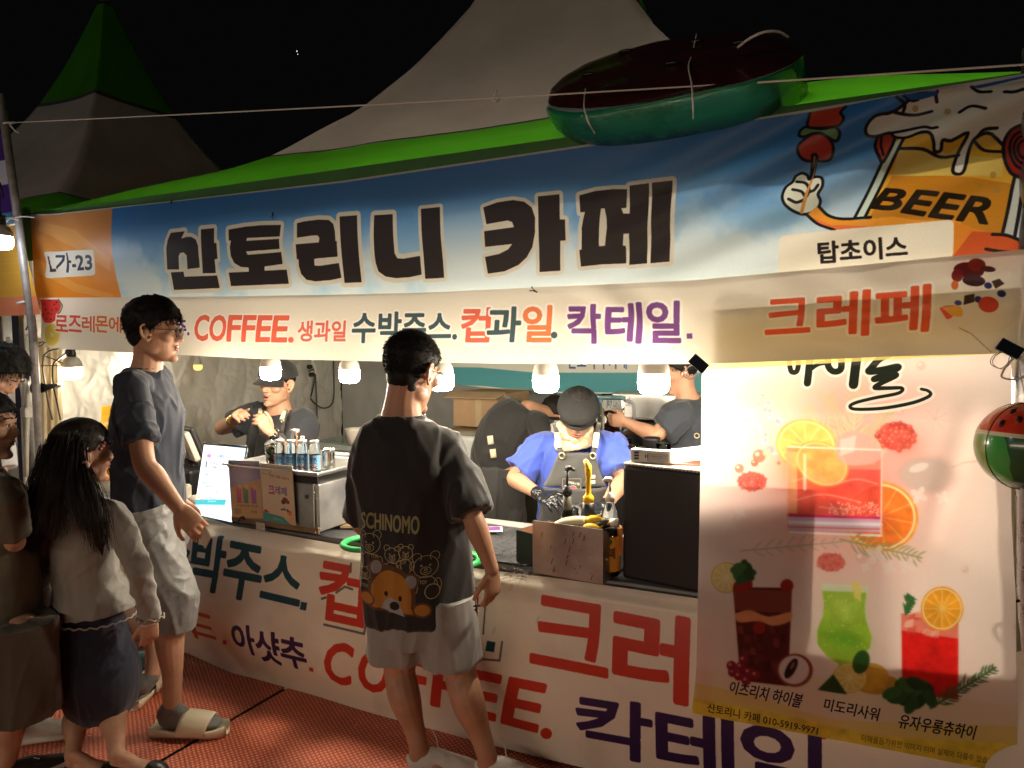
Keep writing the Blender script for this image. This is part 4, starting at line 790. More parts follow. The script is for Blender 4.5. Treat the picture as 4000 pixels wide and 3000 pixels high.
for uu, vv in ((.35, .8), (.6, .75), (.75, .5), (.5, .4), (.2, .5)):
    i = int(uu * (n - 1)); c0 = np.array(rows_top[i][int(vv * 14)]); MB().ell(c0 + (0, -.002, .004), (.03, .012, .008)).build('seed', mat('seed_black', (.008, .008, .008), .3), t, smooth=True)
FT = t
rope('float_cord', [J(2300, 300, .2), J(2288, 345, .0), J(2282, 400, -.26), J(2284, 430, -.31), J(2300, 480, -.28), J(2325, 525, -.1), J(2330, 560, -.02)], .0026, 'thin cord tied round the left end of the watermelon float', parent=FT)
rope('float_cord', [J(2722, 130, .3), J(2706, 205, .1), J(2690, 260, -.1), J(2702, 330, -.3), J(2706, 400, -.32), J(2708, 465, -.15)], .0028, 'thin cord with a knot round the middle of the watermelon float', parent=FT)
rope('float_handle_cord', [J(2882, 186, -.1), J(2930, 150, -.14), J(2985, 126, -.14), J(3040, 124, -.1), J(3078, 144, -.05)], .0045, 'curved white rope handle standing up from the right end of the float', parent=FT)

# inflatable ball at the right edge
def ball():
    t = empty('inflatable_ball'); tag(t, 'round inflatable watermelon ball hanging right of the drinks poster', 'ball'); c0 = J(4003, 1743, -.20); R = .165
    R = 170 / FPX * float((c0 - CAM_POS) @ CF); 
    def patch(z0, z1, m_, nm, rr=1.0):
        V = []; n1_, n2_ = 48, 12
        for j in range(n2_ + 1):
            z = z0 + (z1 - z0) * j / n2_
            for i in range(n1_):
                a_ = 2 * math.pi * i / n1_; zz = z + (0.03 * math.sin(a_ * 2) if nm != 'x' else 0) * (1 - abs(z)); zz = max(-1, min(1, zz)); r_ = math.sqrt(max(0, 1 - zz * zz)) * (1 - .012 * abs(math.sin(a_ * 3)) ** .3 * 0)
                V.append(c0 + R * rr * np.array([r_ * math.cos(a_), r_ * math.sin(a_), zz]))
        MB().add(V, [(j * n1_ + i, (j + 1) * n1_ + i, (j + 1) * n1_ + (i + 1) % n1_, j * n1_ + (i + 1) % n1_) for j in range(n2_) for i in range(n1_)]).build(nm, m_, t, smooth=True)
    VR = mat('ball_red', (.62, .05, .02), .25, coat=.4, noise=(14, .2)); VW = mat('ball_cream', (.7, .64, .45), .3, coat=.4)
    m = bpy.data.materials.new('ball_green_stripes'); m.use_nodes = True; nt = m.node_tree; p = nt.nodes['Principled BSDF']; tc = nt.nodes.new('ShaderNodeTexCoord'); sp = nt.nodes.new('ShaderNodeTexWave'); sp.inputs['Scale'].default_value = 2.7; sp.inputs['Distortion'].default_value = 3.5; sp.inputs['Detail Scale'].default_value = 2.2; nt.links.new(tc.outputs['Object'], sp.inputs[0])
    cr = nt.nodes.new('ShaderNodeValToRGB'); cr.color_ramp.interpolation = 'CONSTANT'; cr.color_ramp.elements[0].color = (.02, .10, .035, 1); cr.color_ramp.elements[1].position = .5; cr.color_ramp.elements[1].color = (.06, .33, .07, 1); nt.links.new(sp.outputs[1], cr.inputs[0]); nt.links.new(cr.outputs[0], p.inputs['Base Color']); p.inputs['Roughness'].default_value = .22; p.inputs['Coat Weight'].default_value = .5
    patch(.36, 1.0, VR, 'red_cap'); patch(.27, .36, VW, 'cream_ring'); patch(-1.0, .27, m, 'green_shell')
    for k in range(6):
        a_ = k * math.pi / 3 - .45; P = [c0 + R * 1.003 * np.array([math.cos(th) * math.cos(a_), math.cos(th) * math.sin(a_), math.sin(th)]) for th in np.linspace(-1.5, 1.5, 24)]
        MB().tube(P, .0012, 5).build('weld_seam', mat('ball_seam', (.05, .05, .02), .3), t, smooth=True)
    for th, a_ in ((.75, -1.9), (.62, -1.62), (1.0, -2.2), (.6, -2.3)): 
        d = np.array([math.cos(th) * math.cos(a_), math.cos(th) * math.sin(a_), math.sin(th)]); MB().ell(c0 + d * R, (.007, .004, .012), frame(d) , 10, 6).build('seed', mat('ball_seed', (.03, .008, .006), .4), t, smooth=True)
    rope('ball_string', [c0 + (0, 0, R), J(3990, 1480, -.12), J(3975, 1400, -.08)], .0012, 'thin string from which the watermelon ball hangs')
ball()
# right hand tent leg wrapped in film, with cord
t = empty('wrapped_pole'); tag(t, 'aluminium pole wrapped in clear film at the right edge', 'pole')
P0, P1 = J(3985, 1780, .02), J(4010, 3060, .02); MB().tube([(P0[0], .02, 2.4), P0, P1, (P1[0], .02, 0)], .032, 12).build('pole_tube', ALU, t, smooth=True)
FILM = mat('crinkled_film', (.55, .50, .40), .15, bump=[(12, .8, .02), (50, .5, .006)], transl=.4)
V = []
for j in range(40):
    z = .35 + 1.0 * j / 39
    for i in range(14):
        a_ = 2 * math.pi * i / 14; r_ = .045 + .012 * mnoise.noise(Vector((math.cos(a_) * 2, math.sin(a_) * 2, z * 6))); V.append((P0[0] - .03 + r_ * math.cos(a_) + .02 * math.sin(z * 3), .03 + r_ * math.sin(a_), z))
MB().add(V, [(j * 14 + i, j * 14 + (i + 1) % 14, (j + 1) * 14 + (i + 1) % 14, (j + 1) * 14 + i) for j in range(39) for i in range(14)]).build('film_wrap', FILM, t, smooth=True)
for z in (1.28, .86, .72, .70): MB().tube([(P0[0] - .03 + .052 * math.cos(a_), .03 + .052 * math.sin(a_), z + .01 * math.sin(a_)) for a_ in np.linspace(0, 6.28, 16)], .004, 6).build('tie', BLK if z > .8 else CORD, t, smooth=True)

# flies resting on the banners
def fly(nx, ny, y, rz, label):
    t = empty('fly'); tag(t, label, 'insect'); c0 = J(nx, ny, y); d = np.array([math.cos(rz), 0, math.sin(rz)]); s_ = np.array([-d[2], 0, d[0]]); R = np.stack([s_, d, np.cross(s_, d)], 1); FB = mat('fly_body', (.006, .006, .006), .4)
    MB().ell(c0, (.0035, .009, .003), R, 10, 8).ell(c0 + d * .010, (.003, .003, .003), R, 8, 6).build('fly_body', FB, t, smooth=True)
    for q in (-1, 1): MB().add([c0, c0 - d * .018 + s_ * q * .005 + (0, -.003, 0), c0 - d * .016 + s_ * q * .011 + (0, -.003, 0)], [(0, 1, 2)]).build('wing', mat('fly_wing', (.08, .08, .08), .3), t)
fly(2088, 1136, -.042, -.5, 'fly resting on the seam between the blue and the cream banner'); fly(1064, 840, -.006, 1.3, 'dark fly high on the blue banner above the second letter'); fly(668, 789, -.006, .8, 'tiny fly at the top hem of the blue banner')
t = empty('distant_lamp'); tag(t, 'tiny pair of white lights far off in the night sky', 'lamp')
for nx, ny, r_ in ((1160, 200, .07), (1163, 212, .05)): MB().ell(J(nx, ny, 70), r_, None, 8, 6).build('lamp_point', (lambda m: m)(mat('far_lamp', (.8, .85, .9), .5, emit=((.8, .87, 1), 1.2))), t)
# ------------------------------------------------------------------ left end: poles, rolled tarpaulin, ties, neighbour stall
WHP = mat('white_painted_pipe', (.55, .53, .48), .4, .1, noise=(14, .25)); OLDP = mat('weathered_pipe', (.30, .28, .27), .5, .3, noise=(20, .4))
t = empty('slanted_pole'); tag(t, 'weathered pole leaning beside the left end of the blue banner', 'pole')
MB().tube([J(2, 370, -.14), J(62, 800, -.14), J(128, 1290, -.12), J(180, 2200, -.10)], .021, 10).build('pole_tube', OLDP, t, smooth=True)
for (x, y) in ((36, 480), (52, 850), (60, 875), (88, 1180)): MB().tube([J(x, y, -.14) + .026 * np.array([math.cos(a_), math.sin(a_), .3 * math.sin(a_)]) for a_ in np.linspace(0, 6.28, 12)], .005, 6).build('cord_wrap', CORD, t, smooth=True)
for P in ([(36, 484), (52, 505), (75, 520)], [(36, 484), (50, 500), (60, 515)], [(60, 850), (100, 845), (135, 850)], [(10, 880), (40, 855), (70, 860)]): MB().tube([J(*p, -.17) for p in P], .003, 5, sub=4).build('loose_cord', CORD, t, smooth=True)
tag(MB().tube([J(88, 1090, -.05), J(112, 1165, -.05), J(122, 1225, -.05)], .016, 10).build('white_pipe', WHP, smooth=True), 'short white pipe tied beside the left banner corner', 'pipe')
rope('banner_cord', [J(96, 1168, -.06), J(105, 1205, -.08), J(122, 1220, -.08), J(140, 1200, -.07), J(156, 1175, -.05)], .004, 'white cord tying the corner of the menu banner to the pole')
rope('banner_cord', [J(145, 1172, -.05), J(134, 1172, -.06), J(96, 1172, -.08)], .005, 'knotted white cord at the top corner of the menu banner')
rope('frayed_cord', [J(133, 1222, -.09), J(128, 1270, -.1), J(118, 1300, -.1), J(110, 1312, -.1)], .008, 'frayed hank of white cord hanging on the left pole')
rope('black_elastic', [J(140, 1180, -.09), J(122, 1240, -.1), J(102, 1288, -.1)], .0035, 'black elastic running down from the menu banner corner', BLK)
for P, l in (([(115, 1338), (150, 1340), (165, 1335), (178, 1338)], 'black cable tie at the lower left corner of the menu banner'), ([(140, 1354), (160, 1350), (172, 1340)], 'short black cable tie end sticking out below the banner corner'), ([(160, 1428), (200, 1428), (240, 1426)], 'thin black cable tie round the rolled tarpaulin'), ([(178, 1392), (215, 1405), (246, 1420)], 'slanting black cable tie near the leftmost bulb')):
    rope('cable_tie', [J(*p, -.07) for p in P], .0026, l, BLK, cat='cable tie')
# rolled side tarpaulin, pleated
ROLL = mat('rolled_tarpaulin', (.72, .62, .42), .35, bump=[(9, .4, .01)], noise=(8, .2), transl=.35)
V = []; nn = 72
for j in range(60):
    z = .0 + 1.63 * j / 59
    for i in range(nn):
        a_ = 2 * math.pi * i / nn; r_ = .075 + .010 * math.sin(a_ * 11 + z * .6) + .006 * mnoise.noise(Vector((math.cos(a_) * 3, math.sin(a_) * 3, z * 2))); base = J(178, 1420 + (1.63 - z) * 560, .02)
        V.append((base[0] + r_ * math.cos(a_), .04 + r_ * .7 * math.sin(a_), z))
tag(MB().add(V, [(j * nn + i, j * nn + (i + 1) % nn, (j + 1) * nn + (i + 1) % nn, (j + 1) * nn + i) for j in range(59) for i in range(nn)]).build('rolled_side_tarpaulin', ROLL, smooth=True), 'pleated roll of yellowish side tarpaulin lit at the left corner', 'tarpaulin')
tag(MB().tube([J(125, 1518, -.06), J(165, 1515, -.08), J(205, 1508, -.06), J(222, 1508, 0)], [(.012, .028)] * 4, 10).build('black_strap', BLK, smooth=True), 'black strap buckled round the rolled tarpaulin', 'strap')
for P, l in (([(171, 1390), (168, 1440), (176, 1500), (190, 1580), (205, 1640)], 'thin brown cable running down the rolled tarpaulin'), ([(262, 1378), (225, 1405), (206, 1430), (208, 1500), (222, 1570), (236, 1640)], 'black cable of the leftmost bulb running down'),
             ([(228, 1362), (195, 1370), (172, 1388)], 'black cable end curving from the banner to the tie'), ([(368, 1368), (372, 1450), (376, 1540), (380, 1660)], 'dark cable hanging straight down the light side wall')):
    rope('cable', [J(*p, -.05 if 'straight' not in l else .9) for p in P], .0045, l, BLK if 'brown' not in l else mat('brown_cable', (.09, .06, .04), .5), cat='cable')
# neighbour stall: two banners and its lamp
c = Canvas(-6.2, -4.4, 1.55, 2.75, 380, '4a93c8'); c.map = onplane(-.12)
c.poly([(-400, 860), (220, 860), (220, 1240), (-400, 1240)], '78b5dc'); c.poly([(-400, 880), (40, 890), (36, 1242), (-400, 1242)], 'e0b04a'); c.poly([(36, 890), (60, 900), (50, 1242), (28, 1242)], 'efe3b0')
c.line([(62, 900), (50, 1245)], .01, '1b1a1f'); c.line([(30, 900), (28, 1245)], .01, '1b1a1f')
c.ellipse((10, 1030), (34, 26), 'c94c3c'); c.ellipse((10, 1030), (22, 16), 'd9654c'); c.ellipse((10, 1030), (10, 8), 'c94c3c'); c.text('R', [(-8, 1105), (18, 1105), (18, 1148), (-8, 1148)], '2a2440', bold=.14)
c.poly([(-40, 1165), (60, 1180), (82, 1240), (-40, 1245)], 'e58a78', .8); c.line([(24, 1170), (50, 1182), (70, 1205), (82, 1240)], .009, '1b1a1f', smooth=3)
c.poly([(66, 800), (220, 800), (220, 1260), (80, 1260)], '1d6b3a')
c.poly([(-400, 300), (75, 300), (75, 842), (-400, 842)], '4a2a86'); c.ellipse((-22, 680), (45, 92), 'cfd2ea'); c.ellipse((-22, 680), (38, 82), '6a55b0', .3); c.line([(-20, 680), (4, 668), (3, 695)], .012, '1b1430')
c.grain(.01); IMG_N = c.image('neighbour_banner_print'); CAN5 = c
me, V = sheet([(-300, 520), (10, 520), (38, 560), (62, 840)], [(-300, 1238), (-100, 1236), (90, 1232), (158, 1228)], [(-300, 520), (-300, 1238)], [(62, 840), (110, 1020), (158, 1228)], 24, 40, fold_y(-.12, [(-5, 2, .5, .5, .3, .02, 20)]), uvmap(CAN5))
tag(link('neighbour_banner', me, img_mat('neighbour_banner_cloth', IMG_N, .45, .35)), 'purple and yellow printed banner of the neighbouring stall at the far left', 'banner')
def big_bulb(loc, s=1.0, label='', warm=False, cord=None, group='white stall bulbs under the menu banner', led=None):
    t = empty('light_bulb'); tag(t, label, 'light bulb', group); t.location = loc
    if not warm:
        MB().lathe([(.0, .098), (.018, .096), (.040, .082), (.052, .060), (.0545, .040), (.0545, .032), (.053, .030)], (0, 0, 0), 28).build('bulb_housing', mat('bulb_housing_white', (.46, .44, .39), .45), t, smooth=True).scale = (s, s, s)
        MB().lathe([(.053, .031), (.0545, .020), (.0545, -.008), (.052, -.022), (.045, -.034), (.030, -.041), (0, -.044)], (0, 0, 0), 28).build('diffuser', led or LED, t, smooth=True).scale = (s, s, s)
    else:
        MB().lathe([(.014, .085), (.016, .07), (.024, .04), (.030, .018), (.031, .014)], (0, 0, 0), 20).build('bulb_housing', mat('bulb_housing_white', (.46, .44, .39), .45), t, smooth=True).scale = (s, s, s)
        MB().lathe([(.031, .015), (.033, 0), (.031, -.014), (.022, -.026), (0, -.031)], (0, 0, 0), 20).build('diffuser', LEDW, t, smooth=True).scale = (s, s, s)
    MB().lathe([(.010, .150), (.022, .148), (.024, .135), (.020, .132), (.024, .118), (.025, .098), (.020, .094), (0, .094)], (0, 0, 0), 16).build('lamp_socket', BLK, t, smooth=True).scale = (s, s, s)
    if cord is not None: MB().tube([np.zeros(3) + (0, 0, .15 * s)] + [np.array(c_) - np.array(loc) for c_ in cord], .004, 6, sub=4).build('lamp_cord', BLK, t, smooth=True)
    return t
def emit_mat(name, col, st):
    m = bpy.data.materials.new(name); m.use_nodes = True; nt = m.node_tree; nt.nodes.remove(nt.nodes['Principled BSDF']); e = nt.nodes.new('ShaderNodeEmission'); e.inputs[0].default_value = (*col, 1); e.inputs[1].default_value = st; nt.links.new(e.outputs[0], nt.nodes['Material Output'].inputs[0]); return m
LED = emit_mat('led_diffuser_white', (1, .86, .67), BULB_STRENGTH); LEDW = emit_mat('led_diffuser_warm', (1, .58, .16), 1.35)
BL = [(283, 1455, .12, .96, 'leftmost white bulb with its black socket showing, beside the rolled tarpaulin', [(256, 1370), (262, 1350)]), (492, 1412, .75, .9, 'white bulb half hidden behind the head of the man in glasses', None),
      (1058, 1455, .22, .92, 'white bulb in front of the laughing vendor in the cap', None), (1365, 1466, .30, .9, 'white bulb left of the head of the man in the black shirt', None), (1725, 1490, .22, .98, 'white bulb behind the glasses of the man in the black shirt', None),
      (2132, 1495, .30, 1.0, 'white bulb over the vendor in the flat cap', None), (2553, 1495, .22, 1.08, 'white bulb next to the left binder clip of the poster', None), (3060, 1475, .80, .95, 'white bulb shining through the top of the drinks poster', None), (3560, 1440, .80, .95, 'added unseen white bulb behind the right half of the drinks poster', None)]  # of the bulbs hidden by the poster, left is assumed from glow, right added
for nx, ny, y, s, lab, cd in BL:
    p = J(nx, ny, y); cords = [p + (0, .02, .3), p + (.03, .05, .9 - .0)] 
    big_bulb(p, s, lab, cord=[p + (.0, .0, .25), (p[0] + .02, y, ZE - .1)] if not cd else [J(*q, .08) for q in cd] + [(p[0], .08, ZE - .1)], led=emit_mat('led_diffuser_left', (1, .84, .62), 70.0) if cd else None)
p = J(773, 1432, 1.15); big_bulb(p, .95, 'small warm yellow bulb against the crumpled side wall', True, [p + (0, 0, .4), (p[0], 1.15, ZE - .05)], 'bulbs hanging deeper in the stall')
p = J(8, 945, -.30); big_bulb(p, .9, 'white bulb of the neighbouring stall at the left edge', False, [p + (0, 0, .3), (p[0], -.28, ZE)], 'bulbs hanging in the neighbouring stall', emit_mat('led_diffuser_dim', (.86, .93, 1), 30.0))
# wire along the eave carrying the bulbs
rope('lamp_wire', [(-4.3, .22, 2.31), (-3.2, .24, 2.27), (-2.1, .26, 2.29), (-1, .25, 2.27), (.3, .3, 2.31)], .005, 'black lamp wire strung behind the banners', BLK, cat='cable')
# dark stuff of the neighbour stall at the left
DK = mat('dark_blue_tarpaulin', (.05, .06, .10), .5, noise=(3, .4), bump=(5, .5, .03))
tag(wall_sheet((-7.3, .9), (-4.62, .55), 0, 2.3, .06, 30, 24, 4).build('neighbour_curtain', DK, smooth=True), 'dark blue curtain of the neighbouring stall behind the children', 'curtain')
t = empty('folding_rack'); tag(t, 'white tubular folding frame standing behind the children at left', 'frame')
for P in ([(30, 1320), (60, 1400), (88, 1530), (92, 1600)], [(92, 1480), (108, 1530), (108, 1600), (104, 1860)], [(88, 1600), (92, 1700), (100, 1900)]): MB().tube([J(*p, -.06) for p in P], .011, 8, sub=3).build('frame_tube', WHP, t, smooth=True)
MB().box(J(102, 1612, -.06), (.05, .04, .06)).build('frame_joint', WHP, t, bevel=.006)
# ------------------------------------------------------------------ inside the stall
TZ = .728
INOX = mat('stainless_steel', (.55, .55, .53), .34, .9, noise=(7, .25), bump=[(2.5, .12, .02), (140, .05, .001)]); INOX2 = mat('dull_steel', (.34, .33, .31), .42, .85, noise=(12, .35)); 
BLKV = mat('matte_black', (.010, .010, .011), .55, bump=(250, .25, .001)); CREAM = mat('cream_plastic', (.66, .60, .50), .45); GLASS = mat('clear_glass', (.95, .97, .96), .04, trans=1, ior=1.3)
WOODM = mat('particle_board', (.42, .30, .17), .7, noise=(30, .3))
def thing(name, label, cat, group=None): t = empty(name); return tag(t, label, cat, group)
def jn(P, y): return [J(a_, b_, y) for a_, b_ in P]
# table, cloth
t = thing('folding_table', 'long folding table under the black cloth behind the counter', 'table')
MB().box((-1.75, .36, TZ - .03), (4.3, .62, .03)).build('table_top', mat('table_grey', (.3, .3, .29), .6), t, bevel=.005)
for x in (-3.8, -1.8, .3):
    for y in (.1, .62): MB().tube([(x, y, 0), (x, y, TZ - .045)], .014, 8).build('leg', STEEL, t, smooth=True)
V = []; nu, nv = 150, 30
for j in range(nv + 1):
    for i in range(nu + 1):
        x = -3.95 + 4.38 * i / nu; y = .045 + .64 * j / nv; z = TZ - .008 + .006 * mnoise.noise(Vector((x * 5, y * 7, 0))) + .004 * mnoise.noise(Vector((x * 14, y * 14, 1)))
        if j > nv - 6: k = j - (nv - 6); y = .65 + .008 * k + .012 * math.sin(x * 14) * k / 6; z = TZ - .008 - .10 * k
        V.append((x, y, z))
tag(MB().add(V, [(j * (nu + 1) + i, j * (nu + 1) + i + 1, (j + 1) * (nu + 1) + i + 1, (j + 1) * (nu + 1) + i) for j in range(nv) for i in range(nu)]).build('tablecloth', mat('black_tablecloth', (.020, .021, .026), .55, noise=(14, .4), bump=[(9, .4, .01), (60, .3, .003)], sheen=.2), smooth=True), 'creased black cloth covering the work table', 'tablecloth')
# oven with tray, jars
a0 = J(906, 2040, .0); b0 = J(1249, 2104, .0); xl, xr = a0[0], b0[0]; zt = J(1243, 1893, 0)[2]; oy = .44
t = thing('countertop_griddle', 'stainless steel crepe griddle cabinet with flyers on its front', 'griddle')
MB().box(((xl + xr) / 2, oy / 2 + .004, (TZ + .02 + zt) / 2), (xr - xl, oy, zt - TZ - .02)).build('cabinet', INOX, t, bevel=.004)
MB().box(((xl + xr) / 2, .0, TZ + .028), (xr - xl - .004, .012, .03)).build('base_trim', mat('scorched_steel', (.30, .20, .11), .4, .6, noise=(20, .4)), t, bevel=.003)
MB().box(((xl + xr) / 2 + .02, -.002, zt - .10), (xr - xl - .09, .010, .20)).build('front_panel', INOX2, t, bevel=.003)
MB().box(((xl + xr) / 2, -.003, zt + .018), (xr - xl, .008, .030)).build('gap_shade_strip', BLKV, t)  # shade of the gap below the tray, put in as a black strip
for k in range(3):
    q = J(962 + 1, 1940 + 0, -.01); v0 = J(1198, 1934 + 6 * k, -.010); MB().box(v0, (.020, .004, .003)).build('vent_slot', BLKV, t)
for nx, ny in ((1230, 1925), (1229, 1985), (1233, 2080), (1248, 2066), (1056, 2042), (1090, 2062), (1232, 1948)): MB().ell(J(nx, ny, -.008), (.004, .003, .004), None, 8, 6).build('screw', WIRE, t, smooth=True)
MB().tube([J(930, 2038, -.01), J(940, 2022, -.03), J(955, 2020, -.02), J(950, 2030, 0)], .004, 6, sub=4).build('power_cord', BLK, t, smooth=True)
MB().box(J(1018, 2056, -.010), (.055, .003, .035)).build('rating_label', mat('label_paper', (.6, .57, .5), .6, noise=(90, .4)), t)
MB().box((xr + .02, .20, TZ + .006), (.10, .05, .010), rz=.5).build('wooden_shim', WOODM, t)
# tray: pressed with a rim
zt2 = zt + .035; x0, x1, y0, y1 = xl - .01, xr + .012, -.02, oy + .02; m = MB(); pr = [(0, .0), (.004, .022), (-.008, .024), (-.012, .020)]
ring = lambda o, z: [(x0 - o, y0 - o, z), (x1 + o, y0 - o, z), (x1 + o, y1 + o, z), (x0 - o, y1 + o, z)]
V = ring(-.02, zt2 - .0) + ring(-.008, zt2) + ring(0, zt2 + .024) + ring(.012, zt2 + .026) + ring(.014, zt2 + .018); F = [(0, 1, 2, 3)] + [(k * 4 + i, k * 4 + (i + 1) % 4, (k + 1) * 4 + (i + 1) % 4, (k + 1) * 4 + i) for k in range(4) for i in range(4)]
t = m.add(V, F).build('serving_tray', INOX, bevel=.004); tag(t, 'shallow steel tray holding jars on top of the griddle cabinet', 'tray')
TRZ = zt2 + .003
def on_tray(nx, ny): return G(nx, ny, TRZ)
cj = Canvas(0, .16, 0, .075, 1500, '7fb3dd'); cj.im[:] *= np.linspace(1.05, .8, cj.h)[:, None, None]; cj.text('BEER', [(.012, .062), (.068, .062), (.068, .045), (.012, .045)], '22324a', bold=.1); cj.text('FESTIVAL', [(.012, .042), (.068, .042), (.068, .032), (.012, .032)], '22324a', bold=.06)
cj.text('BEER', [(.092, .062), (.148, .062), (.148, .045), (.092, .045)], '22324a', bold=.1); cj.text('FESTIVAL', [(.092, .042), (.148, .042), (.148, .032), (.092, .032)], '22324a', bold=.06)
rr = random.Random(2)
for k in range(130): cj.ellipse((rr.uniform(.01, .07) + .08 * (k % 2), rr.uniform(.004, .028)), rr.uniform(.0015, .004), rr.choice(['8a5a3a', 'd9a25a', 'b0452c', '4a342c', 'e8d9b0']))
LBL = img_mat('beer_festival_label', cj.image('jar_label_print'), .5, 0)
def jar(base, h, r, label, fill=None):
    t = thing('glass_jar', label, 'jar', 'lidded jars on the steel tray'); t.location = base
    MB().lathe([(0, .003), (r * .9, .0), (r, .006), (r, h * .78), (r * .86, h * .86), (r * .80, h * .90), (r * .80, h * .93)], (0, 0, 0), 24).build('jar_glass', GLASS, t, smooth=True)
    MB().lathe([(r * .84, h * .91), (r * .86, h * .915), (r * .86, h * .985), (r * .82, h), (0, h)], (0, 0, 0), 24).build('lid', mat('lid_silver', (.75, .72, .66), .28, .8), t, smooth=True)
    if fill: MB().lathe([(0, .006), (r * .93, .006), (r * .93, h * .5), (0, h * .5)], (0, 0, 0), 20).build('contents', fill, t, smooth=True)
    n = 24; V = []; U = []
    for k in range(n + 1):
        a_ = -math.pi + 2 * math.pi * k / n
        for z in (.006, .075): V.append(((r + .0008) * math.cos(a_), (r + .0008) * math.sin(a_), z))
    me = bpy.data.meshes.new('label'); me.from_pydata(V, [], [(2 * k, 2 * k + 2, 2 * k + 3, 2 * k + 1) for k in range(n)]); uv = me.uv_layers.new(); 
    for p_ in me.polygons:
        for li, vi in zip(p_.loop_indices, p_.vertices): uv.data[li].uv = ((vi // 2) / n * 2.0 % 1.0001 if False else (vi // 2) / n, vi % 2)
    me.polygons.foreach_set('use_smooth', [True] * n); link('paper_label', me, LBL, t); return t
PINK = mat('pink_drink', (.6, .2, .15), .3); 
for i, nx in enumerate((1096, 1140, 1184, 1231)):
    jar(on_tray(nx, 1834 + i * 1.5), .142, .0245, ['leftmost labelled jar of the front row on the tray', 'second labelled jar from the left on the tray', 'third labelled jar from the left on the tray', 'rightmost labelled jar, next to the steel cup'][i])
jar(on_tray(1128, 1812) + (0, .05, 0), .165, .024, 'taller jar of pink drink standing behind the front row of jars', PINK)
p = on_tray(1062, 1815); t = thing('fruit_cup', 'clear cup of cut fruit with a dome lid at the left of the jars', 'cup'); t.location = p
MB().lathe([(0, .002), (.024, 0), (.033, .085), (.034, .087)], (0, 0, 0), 20).build('cup_wall', GLASS, t, smooth=True); MB().lathe([(.035, .086), (.035, .092), (.030, .108), (.018, .120), (.006, .124)], (0, 0, 0), 20).build('dome_lid', GLASS, t, smooth=True)
rr = random.Random(4)
for k in range(16): a_ = rr.uniform(0, 6.3); d = rr.uniform(0, .018); MB().ell((d * math.cos(a_), d * math.sin(a_), .010 + .0048 * k), (.011, .011, .009), None, 10, 6).build('fruit_piece', [mat('fruit_red', (.6, .03, .02), .3), mat('fruit_orange', (.8, .25, .03), .35), mat('fruit_green', (.35, .45, .06), .35)][k % 3 if k < 11 else 2], t, smooth=True)
p = on_tray(1284, 1832); t = thing('steel_cup', 'polished steel cup filled with sticks at the right of the jars', 'cup'); t.location = p
MB().lathe([(0, .002), (.030, 0), (.031, .02), (.031, .075), (.034, .092), (.036, .095), (.033, .096), (.030, .08), (.028, .012)], (0, 0, 0), 24).build('cup_wall', mat('mirror_steel', (.6, .58, .54), .12, 1), t, smooth=True)
for k in range(9): a_ = k * 2.4; MB().tube([(.012 * math.cos(a_), .012 * math.sin(a_), .03), (.022 * math.cos(a_), .022 * math.sin(a_), .098)], .0035, 6).build('stick', CREAM, t, smooth=True)
# flyers, lit menu, POS
def flyer(name, quad, y, cv, label, cat, mt=None, thick=.003):
    P = [J(*q, y_) for q, y_ in zip(quad, y if isinstance(y, (list, tuple)) else [y] * 4)]; nrm_ = nrm(np.cross(P[1] - P[0], P[3] - P[0])); nrm_ = -nrm_ if nrm_[1] > 0 else nrm_
    t = thing(name, label, cat); me = bpy.data.meshes.new(name); me.from_pydata([tuple(p) for p in (P[3], P[2], P[1], P[0])], [], [(0, 1, 2, 3)]); uv = me.uv_layers.new()
    for li, c_ in enumerate(((0, 0), (1, 0), (1, 1), (0, 1))): uv.data[li].uv = c_
    link('printed_face', me, mt or img_mat(name + '_paper', cv.image(name + '_print'), .3, 0, None, .5), t)
    B = [p - nrm_ * .0015 for p in P]; C_ = [p - nrm_ * (thick + .0015) for p in P]; MB().add(B + C_, [(0, 1, 2, 3), (7, 6, 5, 4), (0, 4, 5, 1), (1, 5, 6, 2), (2, 6, 7, 3), (3, 7, 4, 0)]).build('backing', mat('acrylic_backing', (.5, .48, .44), .2) if thick < .01 else BLK, t); return t, P
f1 = Canvas(0, 1, 0, 1.4, 340, 'c9a877'); f1.im[:] = hexf('d9b27c') * np.linspace(1, .75, f1.h)[:, None, None]
f1.poly([(0, 1.4), (1, 1.4), (1, .98), (0, .72)], '8a8fb4'); f1.poly([(0, 1.4), (.25, 1.4), (0, 1.0)], '6e8f70', .6)
f1.text('하이볼', [(.18, 1.33), (.85, 1.33), (.85, 1.20), (.18, 1.20)], 'c8b48c', bold=.03)
for x, col in ((.28, 'b5537e'), (.5, '587a6c'), (.75, '9a4f9c')): f1.poly([(x - .09, .75), (x + .09, .75), (x + .07, .36), (x - .07, .36)], col, .9); f1.ellipse((x + .05, .76), .06, 'd9a050'); f1.text('하이볼', [(x - .1, .32), (x + .1, .32), (x + .1, .27), (x - .1, .27)], '4a3a30')
f1.poly([(.1, .22), (.32, .22), (.3, .08), (.12, .08)], 'a08a6a', .7); f1.text('카페', [(.62, .18), (.8, .18), (.8, .12), (.62, .12)], '3a3028'); f1.blob((.5, 1.0), (.35, .3), 'efe0d8', .35)
flyer('cocktail_flyer', [(891, 1797), (1012, 1802), (1029, 2026), (906, 2019)], -.022, f1, 'cocktail flyer in clear sleeve leaning on the griddle, left one', 'flyer')
f2 = Canvas(0, 1, 0, 1.8, 340, 'd8c3a2')
f2.text('크레페', [(.22, 1.12), (.78, 1.12), (.78, .86), (.22, .86)], '7a5a96', bold=.05); f2.text('크', [(.22, 1.12), (.40, 1.12), (.40, .86), (.22, .86)], 'c0508a', bold=.05)
